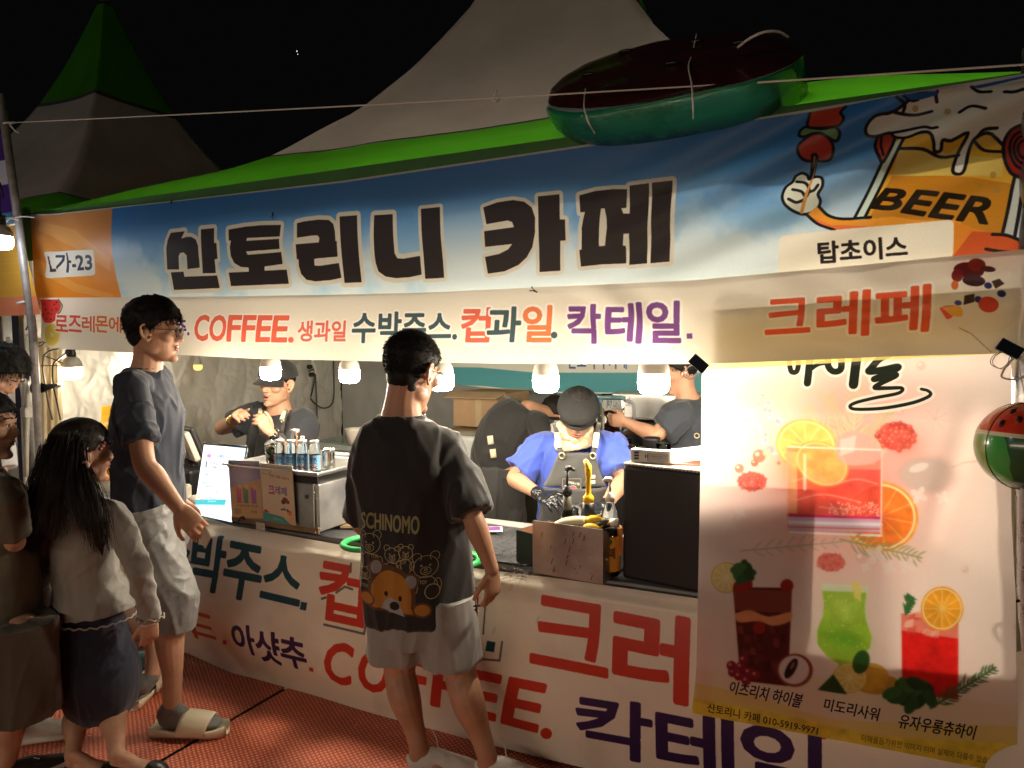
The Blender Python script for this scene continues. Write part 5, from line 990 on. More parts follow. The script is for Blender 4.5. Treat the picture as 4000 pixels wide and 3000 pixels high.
f2.text('프랑스 전통 국민간식', [(.28, 1.50), (.88, 1.42), (.88, 1.34), (.28, 1.40)], '5a4a3c', bold=.02); f2.text('길거리 간식', [(.05, 1.66), (.35, 1.62), (.35, 1.54), (.05, 1.58)], '5a4a3c'); f2.line([(.05, 1.50), (.2, 1.47), (.33, 1.55)], .012, '5a4a3c', smooth=4)
rr = random.Random(8)
for k in range(26): f2.ellipse((rr.uniform(.04, .9), rr.uniform(1.62, 1.78)), .008, 'a88', .7) if False else f2.ellipse((rr.uniform(.04, .4), rr.uniform(1.62, 1.78)), .010, '9a8a78', .7)
f2.poly([(0, .26), (.62, .20), (.86, 0), (0, 0)], '4aa39a'); f2.text('산토리니', [(.3, .14), (.6, .12), (.6, .05), (.3, .07)], 'cfe6e0'); f2.poly([(.86, .0), (1, .0), (1, .4), (.75, .12)], 'e0b48c')
for x, y, r_, col in ((.72, .72, .09, '7c1f24'), (.66, .66, .07, '5a1a1c'), (.8, .68, .06, '8a2a2c'), (.68, .44, .04, '4a4a86'), (.78, .42, .04, '3c3c76'), (.6, .42, .035, '4a4a86'), (.84, .34, .08, 'cc4434')): f2.ellipse((x, y), r_, col)
f2.poly([(.5, .40), (.96, .36), (.8, .16)], 'e9c88a', .6); f2.poly([(.02, .32), (.1, .36), (.2, .26), (.04, .25)], 'c8483c')
flyer('crepe_flyer', [(1014, 1809), (1141, 1821), (1154, 2053), (1031, 2031)], -.024, f2, 'crepe flyer in clear sleeve on the griddle front, right one', 'flyer')
f3 = Canvas(0, 1, 0, 1.8, 420, 'f4fbff'); f3.poly([(.70, 1.8), (1.0, 1.8), (1.0, 1.0), (.9, 0), (0, 0), (0, .22), (.66, .34)], 'bfe6ff')
f3.poly([(0, .22), (0, 1.78), (.68, 1.78), (.80, .42), (.73, .36)], 'f6f7f4')
SL = lambda x0, y0, x1, y1: [(x0, y0), (x1, y0), (x1, y1), (x0, y1)]
f3.ellipse((.16, 1.52), .055, 'e07aa8'); f3.text('생과일', SL(.22, 1.56, .33, 1.50), 'd65a9a', bold=.05); f3.text('수박주스', SL(.36, 1.58, .60, 1.48), '2f66b0', bold=.07)
f3.text('컵과일', SL(.22, 1.38, .40, 1.30), 'c05aa8', bold=.06); f3.text('크레페', SL(.22, 1.27, .38, 1.20), '2f66b0', bold=.06); f3.text('정통', SL(.10, 1.38, .15, 1.22), '3a4a6a', bold=.04)
for k, s_ in enumerate(('아메리카노', '아샷추', '복숭아아이스티', '로즈레몬에이드')): f3.text(s_, SL(.10, 1.06 - k * .10, .14 + .04 * len(s_), 1.00 - k * .10), '2f66b0', bold=.05); f3.text('%d.0' % (4 + k % 2), SL(.62, 1.05 - k * .10, .66, 1.01 - k * .10), '5a6a8a')
f3.text('하이볼', SL(.05, .66, .16, .52), '3a5a5a'); 
for k, s_ in enumerate(('이츠리치 하이볼', '미도리사워', '유자우롱츄하이')): f3.text(s_, SL(.22, .64 - k * .075, .26 + .03 * len(s_), .59 - k * .075), '2f66b0', bold=.05); f3.text('7.%d' % k, SL(.62, .63 - k * .075, .66, .595 - k * .075), '5a6a8a')
f3.text('수박과 생과일주스', SL(.08, 1.72, .3, 1.67), '4a5a7a'); f3.text('산토리니카페', SL(.36, 1.70, .58, 1.66), '6a7a9a'); f3.poly([(.0, .37), (.76, .50), (.74, .36), (.0, .23)], '3fa8b0'); f3.ellipse((.06, .45), .04, 'e6e07a'); f3.poly([(.08, .38), (.16, .41), (.15, .36)], 'd94a5a'); f3.text('Santorini', [(.3, .40), (.5, .435), (.5, .39), (.3, .355)], 'bfe6e6')
t, P = flyer('lit_menu_board', [(797, 1737), (961, 1751), (906, 2040), (757, 2008)], (.12, .12, -.0, -.0), f3, 'glowing white light box with a paper menu on the counter', 'menu board', thick=.02, mt=img_mat('lit_menu', f3.image('lit_menu_print'), .4, 0, emit=1.15))
MB().tube([P[0] + (-.004, .004, .006), P[1] + (.004, .004, .006)], .006, 8).build('top_frame', BLK, t, smooth=True); MB().tube([P[1] + (.005, .006, 0), P[2] + (.005, .006, 0)], .004, 8).build('side_frame', BLK, t, smooth=True)
t = thing('cash_register', 'cream touch screen cash register turned away, on a black stand', 'cash register')
c0 = J(738, 1727, .36); R = frame((.35, 1, 0)) @ np.array([[1, 0, 0], [0, math.cos(.35), -math.sin(.35)], [0, math.sin(.35), math.cos(.35)]])
MB().box(c0, (.30, .03, .20), R=R).build('screen', BLK, t, bevel=.008); MB().box(c0 + R @ np.array([0, -.030, 0]), (.28, .04, .18), R=R).build('screen_shell', CREAM, t, bevel=.015); MB().box(c0 + R @ np.array([0, -.055, -.02]), (.16, .02, .09), R=R).build('vent_cover', mat('cream_dark', (.5, .45, .37), .5), t, bevel=.008)
MB().tube([c0 + (0, -.02, -.06), c0 + (.02, .03, -.2), (c0[0], .38, TZ + .02)], [.03, .03, .035], 12).build('stand_neck', BLK, t, smooth=True); MB().box((c0[0], .36, TZ + .09), (.26, .22, .16)).build('stand_body', BLKV, t, bevel=.02); MB().box((c0[0] - .05, .20, TZ + .02), (.34, .18, .04)).build('stand_base', BLK, t, bevel=.01)
t = thing('card_reader_cradle', 'small cream cradle in front of the cash register', 'cradle'); q = J(725, 1960, .1); MB().box((q[0], .1, TZ + .07), (.05, .05, .13)).build('cradle_body', CREAM, t, bevel=.012); MB().ell((q[0] + .05, .12, TZ + .05), (.045, .04, .03)).build('cradle_cup', CREAM, t, smooth=True)
f4 = Canvas(0, 1, 0, 2, 200, 'f0a91c'); f4.poly([(0, 1.75), (1, 1.75), (1, 1.4), (0, 1.5)], 'f6bd3a'); f4.text('Lemon', [(.1, 1.62), (.9, 1.62), (.9, 1.46), (.1, 1.46)], 'fbf0c0', bold=.06); f4.text('이벤트', [(.15, 1.36), (.95, 1.36), (.95, 1.12), (.15, 1.12)], '3a4a2a', bold=.08)
for k, s_ in enumerate(('쿠폰', '할인', '증정', '음료')): f4.text(s_, [(.5, .95 - k * .2), (.9, .95 - k * .2), (.9, .83 - k * .2), (.5, .83 - k * .2)], '7a4a14', bold=.04)
flyer('yellow_sign', [(396, 1588), (446, 1584), (450, 1878), (386, 1880)], (.2, .2, .15, .15), f4, 'bright yellow upright sign standing between the girl and the man in glasses', 'sign', thick=.012)
# things on the black cloth
GR = mat('green_silicone', (.03, .42, .10), .4)
for (nx, ny, l) in ((1432, 2122, 'green ring partly hidden left of the man in the black shirt'), (1778, 2186, 'green ring showing right of the man in the black shirt')):
    p = G(nx, ny, TZ + .012); a_ = np.linspace(0, 2 * math.pi, 33); m = MB(); m.tube([p + (.098 * math.cos(x), .098 * math.sin(x), 0) for x in a_], [(.014, .012)] * 33, 10, caps=False); tag(m.build('green_ring', GR, smooth=True), l, 'ring', 'green rings on the black cloth')
p = G(1806, 2146, TZ); t = thing('tin_can', 'ribbed steel can beside the man in the black shirt', 'can'); t.location = p
MB().lathe([(0, .001), (.043, 0)] + [(.043 + .0012 * (k % 2), .006 + .0045 * k) for k in range(22)] + [(.045, .108), (.042, .109), (.041, .10), (0, .10)], (0, 0, 0), 28).build('can_wall', INOX, t, smooth=True)
p = G(1918, 2072, TZ + .006); t = thing('promo_card', 'small purple card with a white border lying on the black cloth', 'card'); MB().box(p + (-.02, .01, .001), (.13, .085, .003), rz=.5).build('card_border', mat('paper_white', (.75, .72, .68), .5), t); MB().box(p + (-.02, .01, .003), (.112, .068, .002), rz=.5).build('card_print', mat('purple_print', (.18, .05, .22), .5, noise=(80, .5)), t)
# dark box with brown inside
def open_box(t, P, h, th, mo, mi, name='side_panel', hs=None):
    """P: four floor corners (ccw); walls with thickness"""
    P = [np.array(p, float) for p in P]; c_ = sum(P) / 4
    for i in range(4):
        a_, b_ = P[i], P[(i + 1) % 4]; ia, ib = a_ + nrm(c_ - a_) * th * 1.4, b_ + nrm(c_ - b_) * th * 1.4; ha, hb = (h, h) if hs is None else hs[i]; U = lambda p, z: p + np.array([0, 0, z])
        MB().add([a_, b_, U(b_, hb), U(a_, ha)], [(0, 1, 2, 3)]).add([ia, ib, U(ib, hb), U(ia, ha)], [(3, 2, 1, 0)], 1).add([U(a_, ha), U(b_, hb), U(ib, hb), U(ia, ha)], [(0, 1, 2, 3)]).add([a_, U(a_, ha), U(ia, ha), ia], [(0, 1, 2, 3)]).add([b_, ib, U(ib, hb), U(b_, hb)], [(0, 1, 2, 3)]).build(name, [mo, mi], t)
    MB().add([p + (0, 0, .003) for p in P], [(0, 1, 2, 3)]).build('bottom', mi, t)
a_ = G(2017, 2194, TZ); b_ = G(2078, 2212, TZ); ex = nrm(b_ - a_); ey = np.array([-ex[1], ex[0], 0]); w_ = .20; d_ = .20
t = thing('dark_organiser_box', 'open box black outside and brown inside behind the steel bin', 'box'); open_box(t, [a_, a_ + ex * w_, a_ + ex * w_ + ey * d_, a_ + ey * d_], .128, .006, BLKV, mat('brown_board', (.30, .13, .06), .6))
MB().add([a_ + ey * d_ * .5 + (0, 0, .004), a_ + ey * d_ * .5 + ex * w_ + (0, 0, .004), a_ + ey * d_ * .5 + ex * w_ + (0, 0, .12), a_ + ey * d_ * .5 + (0, 0, .12)], [(0, 1, 2, 3)]).build('divider', mat('brown_board', (.3, .13, .06), .6), t)
a_ = G(2081, 2236, TZ); b_ = G(2355, 2284, TZ); ex = nrm(b_ - a_); ey = np.array([-ex[1], ex[0], 0]); w_ = np.linalg.norm(b_ - a_); d_ = .23; h_ = J(2089, 2033, a_[1])[2] - TZ
t = thing('steel_bin', 'open stainless steel bin with stained front holding the pump bottles', 'bin'); STB = mat('stained_steel', (.42, .40, .37), .33, .9, noise=(5, .45), bump=[(3, .2, .02), (90, .05, .001)])
open_box(t, [a_, b_, b_ + ey * d_, a_ + ey * d_], h_, .004, STB, INOX2, hs=[(h_, h_), (h_, h_ * .55), (h_ * .55, h_ * .55), (h_ * .55, h_)])
for nx, ny in ((2126, 2150), (2216, 2166), (2308, 2183), (2370, 2186), (2394, 2096)): q = J(nx, ny, a_[1] - .002 if nx < 2350 else b_[1] + .03); MB().ell(q, (.004, .004, .004), None, 8, 6).build('rivet', WIRE, t, smooth=True)
rr = random.Random(3); STN = mat('syrup_stain', (.10, .035, .01), .4)
for k in range(26):
    u, v = rr.random(), rr.random(); q = a_ + ex * w_ * (.06 + .88 * u) + np.array([0, 0, h_ * (.08 + .84 * v)]) - ey * .0012; L_ = rr.choice([.003, .004, .014, .022]); MB().box(q, (.0022, .0008, L_), R=frame(ey) @ np.array([[math.cos(.3), 0, math.sin(.3)], [0, 1, 0], [-math.sin(.3), 0, math.cos(.3)]])).build('syrup_drip', STN, t)
def pump(t, z, m_, hgt, r, noz=(1, 0)):
    MB().lathe([(0, z), (r, z), (r, z + .020), (r * .75, z + .024), (r * .75, z + .032), (r * .5, z + .034), (0, z + .034)], (0, 0, 0), 18).build('pump_collar', m_, t, smooth=True)
    MB().tube([(0, 0, z + .03), (0, 0, z + hgt)], .0055, 8).build('pump_stem', m_, t, smooth=True)
    MB().tube([(0, 0, z + hgt), (0, 0, z + hgt + .008), (noz[0] * .02, noz[1] * .02, z + hgt + .012), (noz[0] * .038, noz[1] * .038, z + hgt + .004)], [.010, .012, .008, .006], 8).build('pump_head', m_, t, smooth=True)
def at_bin(nx, y, z=TZ + .006): p = J(nx, 2100, y); return np.array([p[0], y, z])
YEL = mat('yellow_plastic', (.80, .48, .02), .35); WPL = mat('white_plastic', (.75, .72, .64), .4)
bz = lambda ny, nx, y: J(nx, 1350 + ny * .6027, y)[2] - (TZ + .006)
y = a_[1] + .12; p = at_bin(2216, y); t = thing('black_pump_bottle', 'round clear bottle with a black pump standing in the steel bin', 'bottle'); t.location = p; zc = bz(955, 2216, y)
MB().lathe([(0, .001), (.034, 0), (.037, .02), (.037, zc * .45), (.030, zc * .62), (.017, zc * .78), (.0155, zc)], (0, 0, 0), 24).build('bottle_glass', GLASS, t, smooth=True); MB().lathe([(0, .002), (.034, .002), (.035, zc * .3), (0, zc * .3)], (0, 0, 0), 20).build('contents', mat('clear_syrup', (.35, .33, .26), .2), t, smooth=True); pump(t, zc - .005, BLK, bz(800, 2216, y) - zc, .019, (.9, -.3)); MB().lathe([(.0165, zc * .66), (.0175, zc * .82), (.0165, zc * .97)], (0, 0, 0), 16).build('mesh_sleeve', mat('mesh_grey', (.08, .08, .06), .6), t, smooth=True)
y = a_[1] + .10; p = at_bin(2298, y); t = thing('yellow_pump_bottle', 'black squeeze bottle with a tall yellow pump in the steel bin', 'bottle'); t.location = p; zc = bz(1020, 2298, y)
MB().lathe([(0, .001), (.027, 0), (.030, .01), (.030, zc * .8), (.024, zc * .9), (.022, zc)], (0, 0, 0), 20).build('bottle_body', BLK, t, smooth=True); MB().lathe([(.0305, .02), (.0308, zc * .35), (.0305, zc * .62)], (0, 0, 0), 20).build('yellow_label', YEL, t, smooth=True)
MB().lathe([(.020, zc - .006), (.021, zc), (.021, zc + .004)], (0, 0, 0), 18).build('white_ring', WPL, t, smooth=True)
MB().lathe([(0, zc + .003), (.021, zc + .003), (.021, zc + .022), (.017, zc + .028), (.012, zc + .034), (.0105, zc + .04), (.0095, bz(850, 2298, y)), (.012, bz(840, 2298, y)), (.013, bz(790, 2298, y)), (.009, bz(765, 2298, y)), (0, bz(760, 2298, y))], (0, 0, 0), 18).build('yellow_pump', YEL, t, smooth=True)
MB().tube([(0, 0, bz(800, 2298, y)), (-.004, -.006, bz(758, 2298, y)), (-.006, -.014, bz(748, 2298, y)), (.006, -.028, bz(765, 2298, y)), (.012, -.034, bz(800, 2298, y))], [.009, .010, .009, .010, .008], 10, sub=3).build('yellow_nozzle', YEL, t, smooth=True)
y = a_[1] + .09; p = at_bin(2382, y); t = thing('white_pump_bottle', 'wide clear syrup bottle with orange label and white pump', 'bottle'); t.location = p; zc = bz(1000, 2382, y)
MB().lathe([(0, .001), (.036, 0), (.040, .01), (.040, zc * .55), (.032, zc * .8), (.016, zc * .96), (.015, zc)], (0, 0, 0), 24).build('bottle_glass', GLASS, t, smooth=True); MB().lathe([(0, .003), (.037, .003), (.0375, zc * .5), (.034, zc * .62), (0, zc * .62)], (0, 0, 0), 20).build('syrup', mat('amber_syrup', (.45, .2, .03), .2, transl=.3), t, smooth=True); pump(t, zc - .005, WPL, bz(855, 2382, y) - zc - .01, .017, (-.5, -.5))
c5 = Canvas(0, .25, 0, .08, 900, 'e8a83a'); c5.text('카페', [(.055, .055), (.095, .055), (.095, .030), (.055, .030)], '4a2414', bold=.05); c5.text('카페', [(.175, .055), (.215, .055), (.215, .030), (.175, .030)], '4a2414', bold=.05); c5.ellipse((.075, .068), (.010, .006), '3f8a3a'); c5.blob((.12, .03), .02, 'f3d9a0', .5)
V = []; nl = 24
for k in range(nl + 1):
    q = -math.pi + 2 * math.pi * k / nl
    for z in (.02, zc * .54): V.append((.0408 * math.cos(q), .0408 * math.sin(q), z))
me = bpy.data.meshes.new('label'); me.from_pydata(V, [], [(2 * k, 2 * k + 2, 2 * k + 3, 2 * k + 1) for k in range(nl)]); uv = me.uv_layers.new()
for p_ in me.polygons:
    for li, vi in zip(p_.loop_indices, p_.vertices): uv.data[li].uv = ((vi // 2) / nl, vi % 2)
link('paper_label', me, img_mat('syrup_label', c5.image('syrup_label_print'), .5, 0), t)
t = thing('squeeze_bottle', 'cream and yellow squeeze bottle lying across the steel bin', 'bottle'); q0, q1 = J(2168, 2048, a_[1] + .05), J(2290, 2034, a_[1] + .06); MB().tube([q0, q0 * .7 + q1 * .3, q0 * .3 + q1 * .7, q1], [.008, .020, .022, .016], 14, sub=3).build('bottle_body', mat('cream_bottle', (.78, .66, .40), .35), t, smooth=True); MB().tube([q1, q1 + (.05, -.005, .012), q1 + (.09, -.005, -.006)], [.014, .016, .010], 12, sub=2).build('yellow_cap', YEL, t, smooth=True)
t = thing('yellow_scoop', 'round yellow scoop lying at the rim of the steel bin', 'scoop'); q = J(2316, 2062, a_[1] + .04); MB().ell(q, (.040, .02, .018)).build('scoop_bowl', YEL, t, smooth=True); MB().tube([q + (.03, 0, .01), q + (.07, -.0, .028)], [.008, .006], 8).build('scoop_handle', YEL, t, smooth=True)
t = thing('capped_bottle', 'dark bottle with a white cap lying in the right of the steel bin', 'bottle'); q = J(2372, 2042, a_[1] + .05); MB().tube([q + (-.05, 0, -.02), q, q + (.02, 0, .004)], [.018, .018, .012], 12).build('bottle_body', BLK, t, smooth=True); MB().tube([q + (.015, 0, .002), q + (.042, -.004, .008)], .015, 14).build('white_cap', WPL, t, smooth=True)
t = thing('orange_pack', 'orange labelled pack leaning at the right end of the steel bin', 'pack'); q = J(2415, 2110, a_[1] + .10); MB().box(q, (.03, .05, .10), R=rotz(.4)).build('pack_body', mat('orange_pack', (.65, .25, .05), .4, noise=(40, .4)), t, bevel=.004)
t = thing('glass_beaker', 'small glass jar held by the vendor in the flat cap', 'jar'); q = J(2250, 2010, a_[1] + .22); t.location = (q[0], q[1], q[2] - .05); MB().lathe([(0, .002), (.026, 0), (.028, .01), (.028, .065), (.022, .078), (.024, .092)], (0, 0, 0), 20).build('jar_glass', GLASS, t, smooth=True)
# black cabinet with device and papers
q0 = J(2429, 2276, .05); q1 = J(2425, 1818, .05); cx0, cz1 = q0[0], q1[2]; t = thing('black_cabinet', 'tall matte black cabinet standing between the steel bin and the poster', 'cabinet'); cw, cdp = .675, .32; t.location = (cx0, .05, 0); t.rotation_euler = (0, 0, -.148)
MB().box((cw / 2, cdp / 2, (TZ + cz1) / 2), (cw, cdp, cz1 - TZ)).build('cabinet_body', mat('cabinet_black', (.014, .014, .015), .5, bump=(180, .5, .001), noise=(30, .15)), t, bevel=.012)
MB().box((cw / 2, cdp / 2, cz1 + .005), (cw - .004, cdp - .01, .010)).build('top_plate', mat('pale_plate', (.55, .50, .42), .5), t, bevel=.003)
for k in range(46): MB().box((.03 + k * .0135, .002, cz1 + .004), (.006, .006, .003)).build('vent_hole', BLK, t)
t = thing('grey_adapter', 'grey plastic adapter box lying on the front of the black cabinet', 'adapter'); g0, g1 = J(2459, 1818, .07), J(2614, 1826, .07); gz = .048; gc = (g0 + g1) / 2; gw = g1[0] - g0[0]
MB().box((gc[0], .09, cz1 + .012 + gz / 2), (gw, .03, gz)).build('adapter_body', mat('adapter_grey', (.50, .49, .46), .4), t, bevel=.006)
for k in range(3): MB().box((gc[0] - gw * .33, .0742, cz1 + .018 + .008 + k * .0105), (.018, .003, .007)).build('port', BLK, t, bevel=.002)
for k in range(2): MB().box((gc[0] - gw * .1 + k * .008, .0742, cz1 + .036), (.004, .003, .012)).build('slot', BLK, t)
c6 = Canvas(0, .08, 0, .03, 2600, '8e8b84'); c6.text('MADE IN CHINA', SL(.02, .021, .06, .017), '2a2a28', bold=.03); c6.text('CA 8512 LP', SL(.026, .014, .054, .010), '3a3a38'); c6.line([(.002, .002), (.078, .002), (.078, .028), (.002, .028)], .0006, '6a6864', closed=True)
me = bpy.data.meshes.new('plate'); xx = gc[0] + gw * .2; me.from_pydata([(xx - .038, .0735, cz1 + .018), (xx + .038, .0735, cz1 + .018), (xx + .038, .0735, cz1 + .048), (xx - .038, .0735, cz1 + .048)], [], [(0, 1, 2, 3)]); uv = me.uv_layers.new()
for li, c_ in enumerate(((0, 0), (1, 0), (1, 1), (0, 1))): uv.data[li].uv = c_
link('maker_plate', me, img_mat('maker_plate', c6.image('maker_plate_print'), .5, 0), t)
c7 = Canvas(0, 1, 0, .7, 500, 'f2eee4'); 
for k in range(3):
    for i in range(9): c7.line([(.08 + k * .31, .6 - i * .055), (.08 + k * .31 + .1 + .1 * ((i * 7 + k * 3) % 5) / 5, .6 - i * .055)], .008, '7a7770', .8)
c7.text('안내문', SL(.06, .68, .22, .635), '4a4a46'); PAP = img_mat('printed_paper', c7.image('paper_sheet_print'), .6, .1)
for k, (rz, z, l) in enumerate(((.25, .020, 'lower printed sheet of the stack on the black cabinet'), (.12, .026, 'upper curled printed sheet on the black cabinet'))):
    V = []; n_ = 14; cc = np.array([cx0 + .28, .21, cz1 + z])
    for j in range(n_ + 1):
        for i in range(n_ + 1):
            u, v = i / n_ - .5, j / n_ - .5; w = rotz(rz) @ np.array([u * .30, v * .21, 0]); V.append(cc + w + (0, 0, .03 * max(0, v) ** 1.5 * 2 + .012 * math.sin(u * 5 + k)))
    me = bpy.data.meshes.new('sheet'); me.from_pydata([tuple(v) for v in V], [], [(j * (n_ + 1) + i, j * (n_ + 1) + i + 1, (j + 1) * (n_ + 1) + i + 1, (j + 1) * (n_ + 1) + i) for j in range(n_) for i in range(n_)]); uv = me.uv_layers.new()
    for p_ in me.polygons:
        for li, vi in zip(p_.loop_indices, p_.vertices): uv.data[li].uv = ((vi % (n_ + 1)) / n_, (vi // (n_ + 1)) / n_)
    me.polygons.foreach_set('use_smooth', [True] * len(me.polygons)); tag(link('paper_sheet', me, PAP), l, 'paper', 'papers on the black cabinet')
tag(MB().box((cx0 + .26, .19, cz1 + .013), (.26, .19, .006), rz=.2).build('pink_folder', mat('pink_folder', (.6, .33, .25), .6), bevel=.002), 'pink folder under the printed sheets on the black cabinet', 'folder')
# ------------------------------------------------------------------ farther back
FRZ = mat('freezer_white', (.50, .52, .52), .35); t = thing('chest_freezer', 'white chest freezer with sliding glass lid by the back wall', 'freezer')
f0 = J(1290, 1755, 1.55); MB().box((f0[0] + .25, 1.95, .40), (1.10, .62, .80)).build('freezer_body', FRZ, t, bevel=.02); MB().box((f0[0] + .25, 1.95, .825), (1.12, .64, .045)).build('rim', mat('freezer_rim', (.35, .40, .38), .4), t, bevel=.008); MB().box((f0[0] + .0, 1.95, .852), (.52, .56, .008)).build('glass_lid', mat('lid_glass', (.20, .26, .25), .08), t); MB().box((f0[0] + .52, 1.95, .856), (.50, .56, .008)).build('glass_lid', mat('lid_glass', (.20, .26, .25), .08), t)
tag(MB().lathe([(0, 0), (.05, 0), (.07, .10), (.075, .11), (.06, .11), (.04, .01)], J(1388, 1700, 1.6) - (0, 0, .06), 20).build('white_bowl', WPL, smooth=True), 'white plastic bowl standing on the chest freezer', 'bowl')
CB = mat('cardboard', (.36, .235, .13), .75, noise=(12, .15), bump=(30, .2, .003)); CB2 = mat('cardboard_light', (.42, .29, .17), .75, noise=(12, .15))
def carton(c_, s_, rz, label, text=None, flaps=False):
    t = thing('cardboard_box', label, 'box', 'cardboard boxes stacked behind the vendors'); t.location = c_; t.rotation_euler = (0, 0, rz)
    MB().box((0, 0, s_[2] / 2), s_).build('carton', CB, t, bevel=.004); MB().box((0, -s_[1] / 2 - .001, s_[2] / 2), (.05, .003, s_[2] * .98)).build('tape', mat('packing_tape', (.42, .33, .2), .25), t)
    if flaps:
        for sy in (-1, 1): MB().box((0, sy * (s_[1] / 2 + .06), s_[2] - .01 + .0), (s_[0], .14, .005), R=frame((0, 1, -.25 * sy))).build('flap', CB2, t)
    if text:
        cv = Canvas(0, .4, 0, .2, 500, 'b08a5e'); cv.text(text, SL(.03, .18, .37, .15), '4a3a28', bold=.04); cv.poly(SL(.05, .10, .14, .04), '6a5236', .7); cv.poly(SL(.25, .11, .36, .03), '54402c', .7)
        me = bpy.data.meshes.new('print'); w, h = s_[0] * .42, s_[2] * .3; y_ = -s_[1] / 2 - .003; me.from_pydata([(-w, y_, s_[2] * .55), (w, y_, s_[2] * .55), (w, y_, s_[2] * .9), (-w, y_, s_[2] * .9)], [], [(0, 1, 2, 3)]); uv = me.uv_layers.new()
        for li, q_ in enumerate(((0, 0), (1, 0), (1, 1), (0, 1))): uv.data[li].uv = q_
        link('carton_print', me, img_mat('carton_print', cv.image('carton_print'), .8, 0), t)
q = J(1830, 1700, 1.75); bx = q[0]
carton((bx, 1.9, 0), (.46, .40, .62), .1, 'bottom cardboard box of the stack behind the bent vendor')
carton((bx + .02, 1.9, .625), (.44, .38, .36), .05, 'middle cardboard box with printing and a red stamp', 'TAKE OUT CUP BOX')
carton((bx + .02, 2.05, 1.0), (.42, .36, .24), -.03, 'top cardboard box with open flaps under the teal banner', None, True)
BB = Canvas(-2.6, .5, 1.2, 2.4, 260, 'd9d8cc'); BB.map = onplane(2.3)
g5 = lambda *P: [(1330 + x * K6, 1000 + y * K6) for x, y in P]
BB.poly(g5((400, 640), (700, 700), (1250, 752), (2000, 752), (3000, 752), (3000, 1000), (400, 1000)), '4f9aa4'); BB.poly(g5((400, 775), (700, 815), (1240, 874), (2100, 885), (3000, 880), (3000, 1000), (400, 900)), 'dfe6e2')
BB.text('산토리니 카페', g5((1470, 600), (1850, 600), (1850, 728), (1470, 728)), '33549a', bold=.02); IMB = BB.image('back_banner_print')
me, V = sheet([(1560, 1340), (2000, 1345), (3000, 1345), (3700, 1345)], [(1560, 1478), (1754, 1499), (2081, 1534), (2602, 1541), (3700, 1535)], [(1560, 1340), (1560, 1478)], [(3700, 1345), (3700, 1535)], 60, 12, fold_y(2.3, [(-1, 1.5, 2, .5, 0, .02, 9)]), uvmap(BB)); tag(link('back_banner', me, img_mat('back_banner_cloth', IMB, .5, .2)), 'teal and white banner hanging deep inside the stall', 'banner')
t = thing('back_table', 'dark covered work table at the back of the stall', 'table'); MB().box((-.75, 1.75, .40), (1.5, .55, .80)).build('table_cover', mat('dark_cover', (.02, .02, .022), .7, bump=(8, .5, .03)), t, bevel=.02); MB().box((-.75, 1.75, .815), (1.52, .57, .02)).build('table_top', INOX2, t, bevel=.004)
t = thing('range_hood', 'wide stainless steel appliance with a lit corner at the back', 'appliance'); q = J(2540, 1585, 2.0); MB().box((q[0] + .12, 2.1, q[2]), (.72, .30, .16)).build('steel_housing', INOX, t, bevel=.01); MB().box((q[0] + .12, 1.94, q[2] - .075), (.70, .02, .012)).build('chrome_lip', WIRE, t); MB().box((q[0] + .12, 2.1, q[2] - .30), (.66, .28, .40)).build('dark_body', BLKV, t, bevel=.01); MB().box((q[0] - .17, 1.945, q[2] + .03), (.10, .006, .07)).build('steel_badge', WIRE, t)
t = thing('blender_jug', 'clear blender jug filled with watermelon pieces', 'blender'); q = J(2388, 1722, 1.55); t.location = (q[0], 1.55, q[2]); MB().lathe([(0, .0), (.055, 0), (.060, .01), (.085, .26), (.088, .262)], (0, 0, 0), 20).build('jug', GLASS, t, smooth=True); rr = random.Random(6)
for k in range(16): a1 = rr.uniform(0, 6.3); d = rr.uniform(0, .042); MB().ell((d * math.cos(a1), d * math.sin(a1), .02 + .010 * k), (.028, .026, .022), None, 10, 6).build('watermelon_piece', mat('watermelon_flesh', (.55, .10, .07), .35, noise=(20, .3)), t, smooth=True)
MB().lathe([(.05, -.10), (.075, -.09), (.07, 0), (0, 0)], (0, 0, 0), 16).build('blender_base', BLK, t, smooth=True); MB().tube([(.08, 0, .24), (.13, 0, .22), (.13, 0, .10), (.07, 0, .06)], .010, 8, sub=4).build('handle', mat('grey_plastic', (.2, .21, .22), .4), t, smooth=True)
t = thing('water_bottle', 'small water bottle with a blue cap behind the blue shirt vendor', 'bottle'); q = J(2338, 1690, 1.35); t.location = (q[0], 1.35, q[2]); MB().lathe([(0, 0), (.03, 0), (.032, .02), (.032, .13), (.014, .16), (.013, .17)], (0, 0, 0), 18).build('bottle_body', GLASS, t, smooth=True); MB().lathe([(.015, .168), (.015, .19), (0, .19)], (0, 0, 0), 14).build('blue_cap', mat('cap_blue', (.05, .18, .5), .4), t, smooth=True)
t = thing('kitchen_scale', 'white cool box with a small scale on it behind the bent vendor', 'cool box'); q = J(2160, 1680, 1.5); MB().box((q[0], 1.6, q[2] - .12), (.30, .26, .32)).build('cool_box', mat('foam_white', (.6, .58, .54), .7), t, bevel=.015); MB().box((q[0] + .02, 1.55, q[2] + .055), (.18, .14, .025)).build('scale', BLKV, t, bevel=.005); MB().box((q[0] + .05, 1.475, q[2] + .055), (.06, .004, .015)).build('scale_display', mat('grey_display', (.3, .32, .3), .3), t)
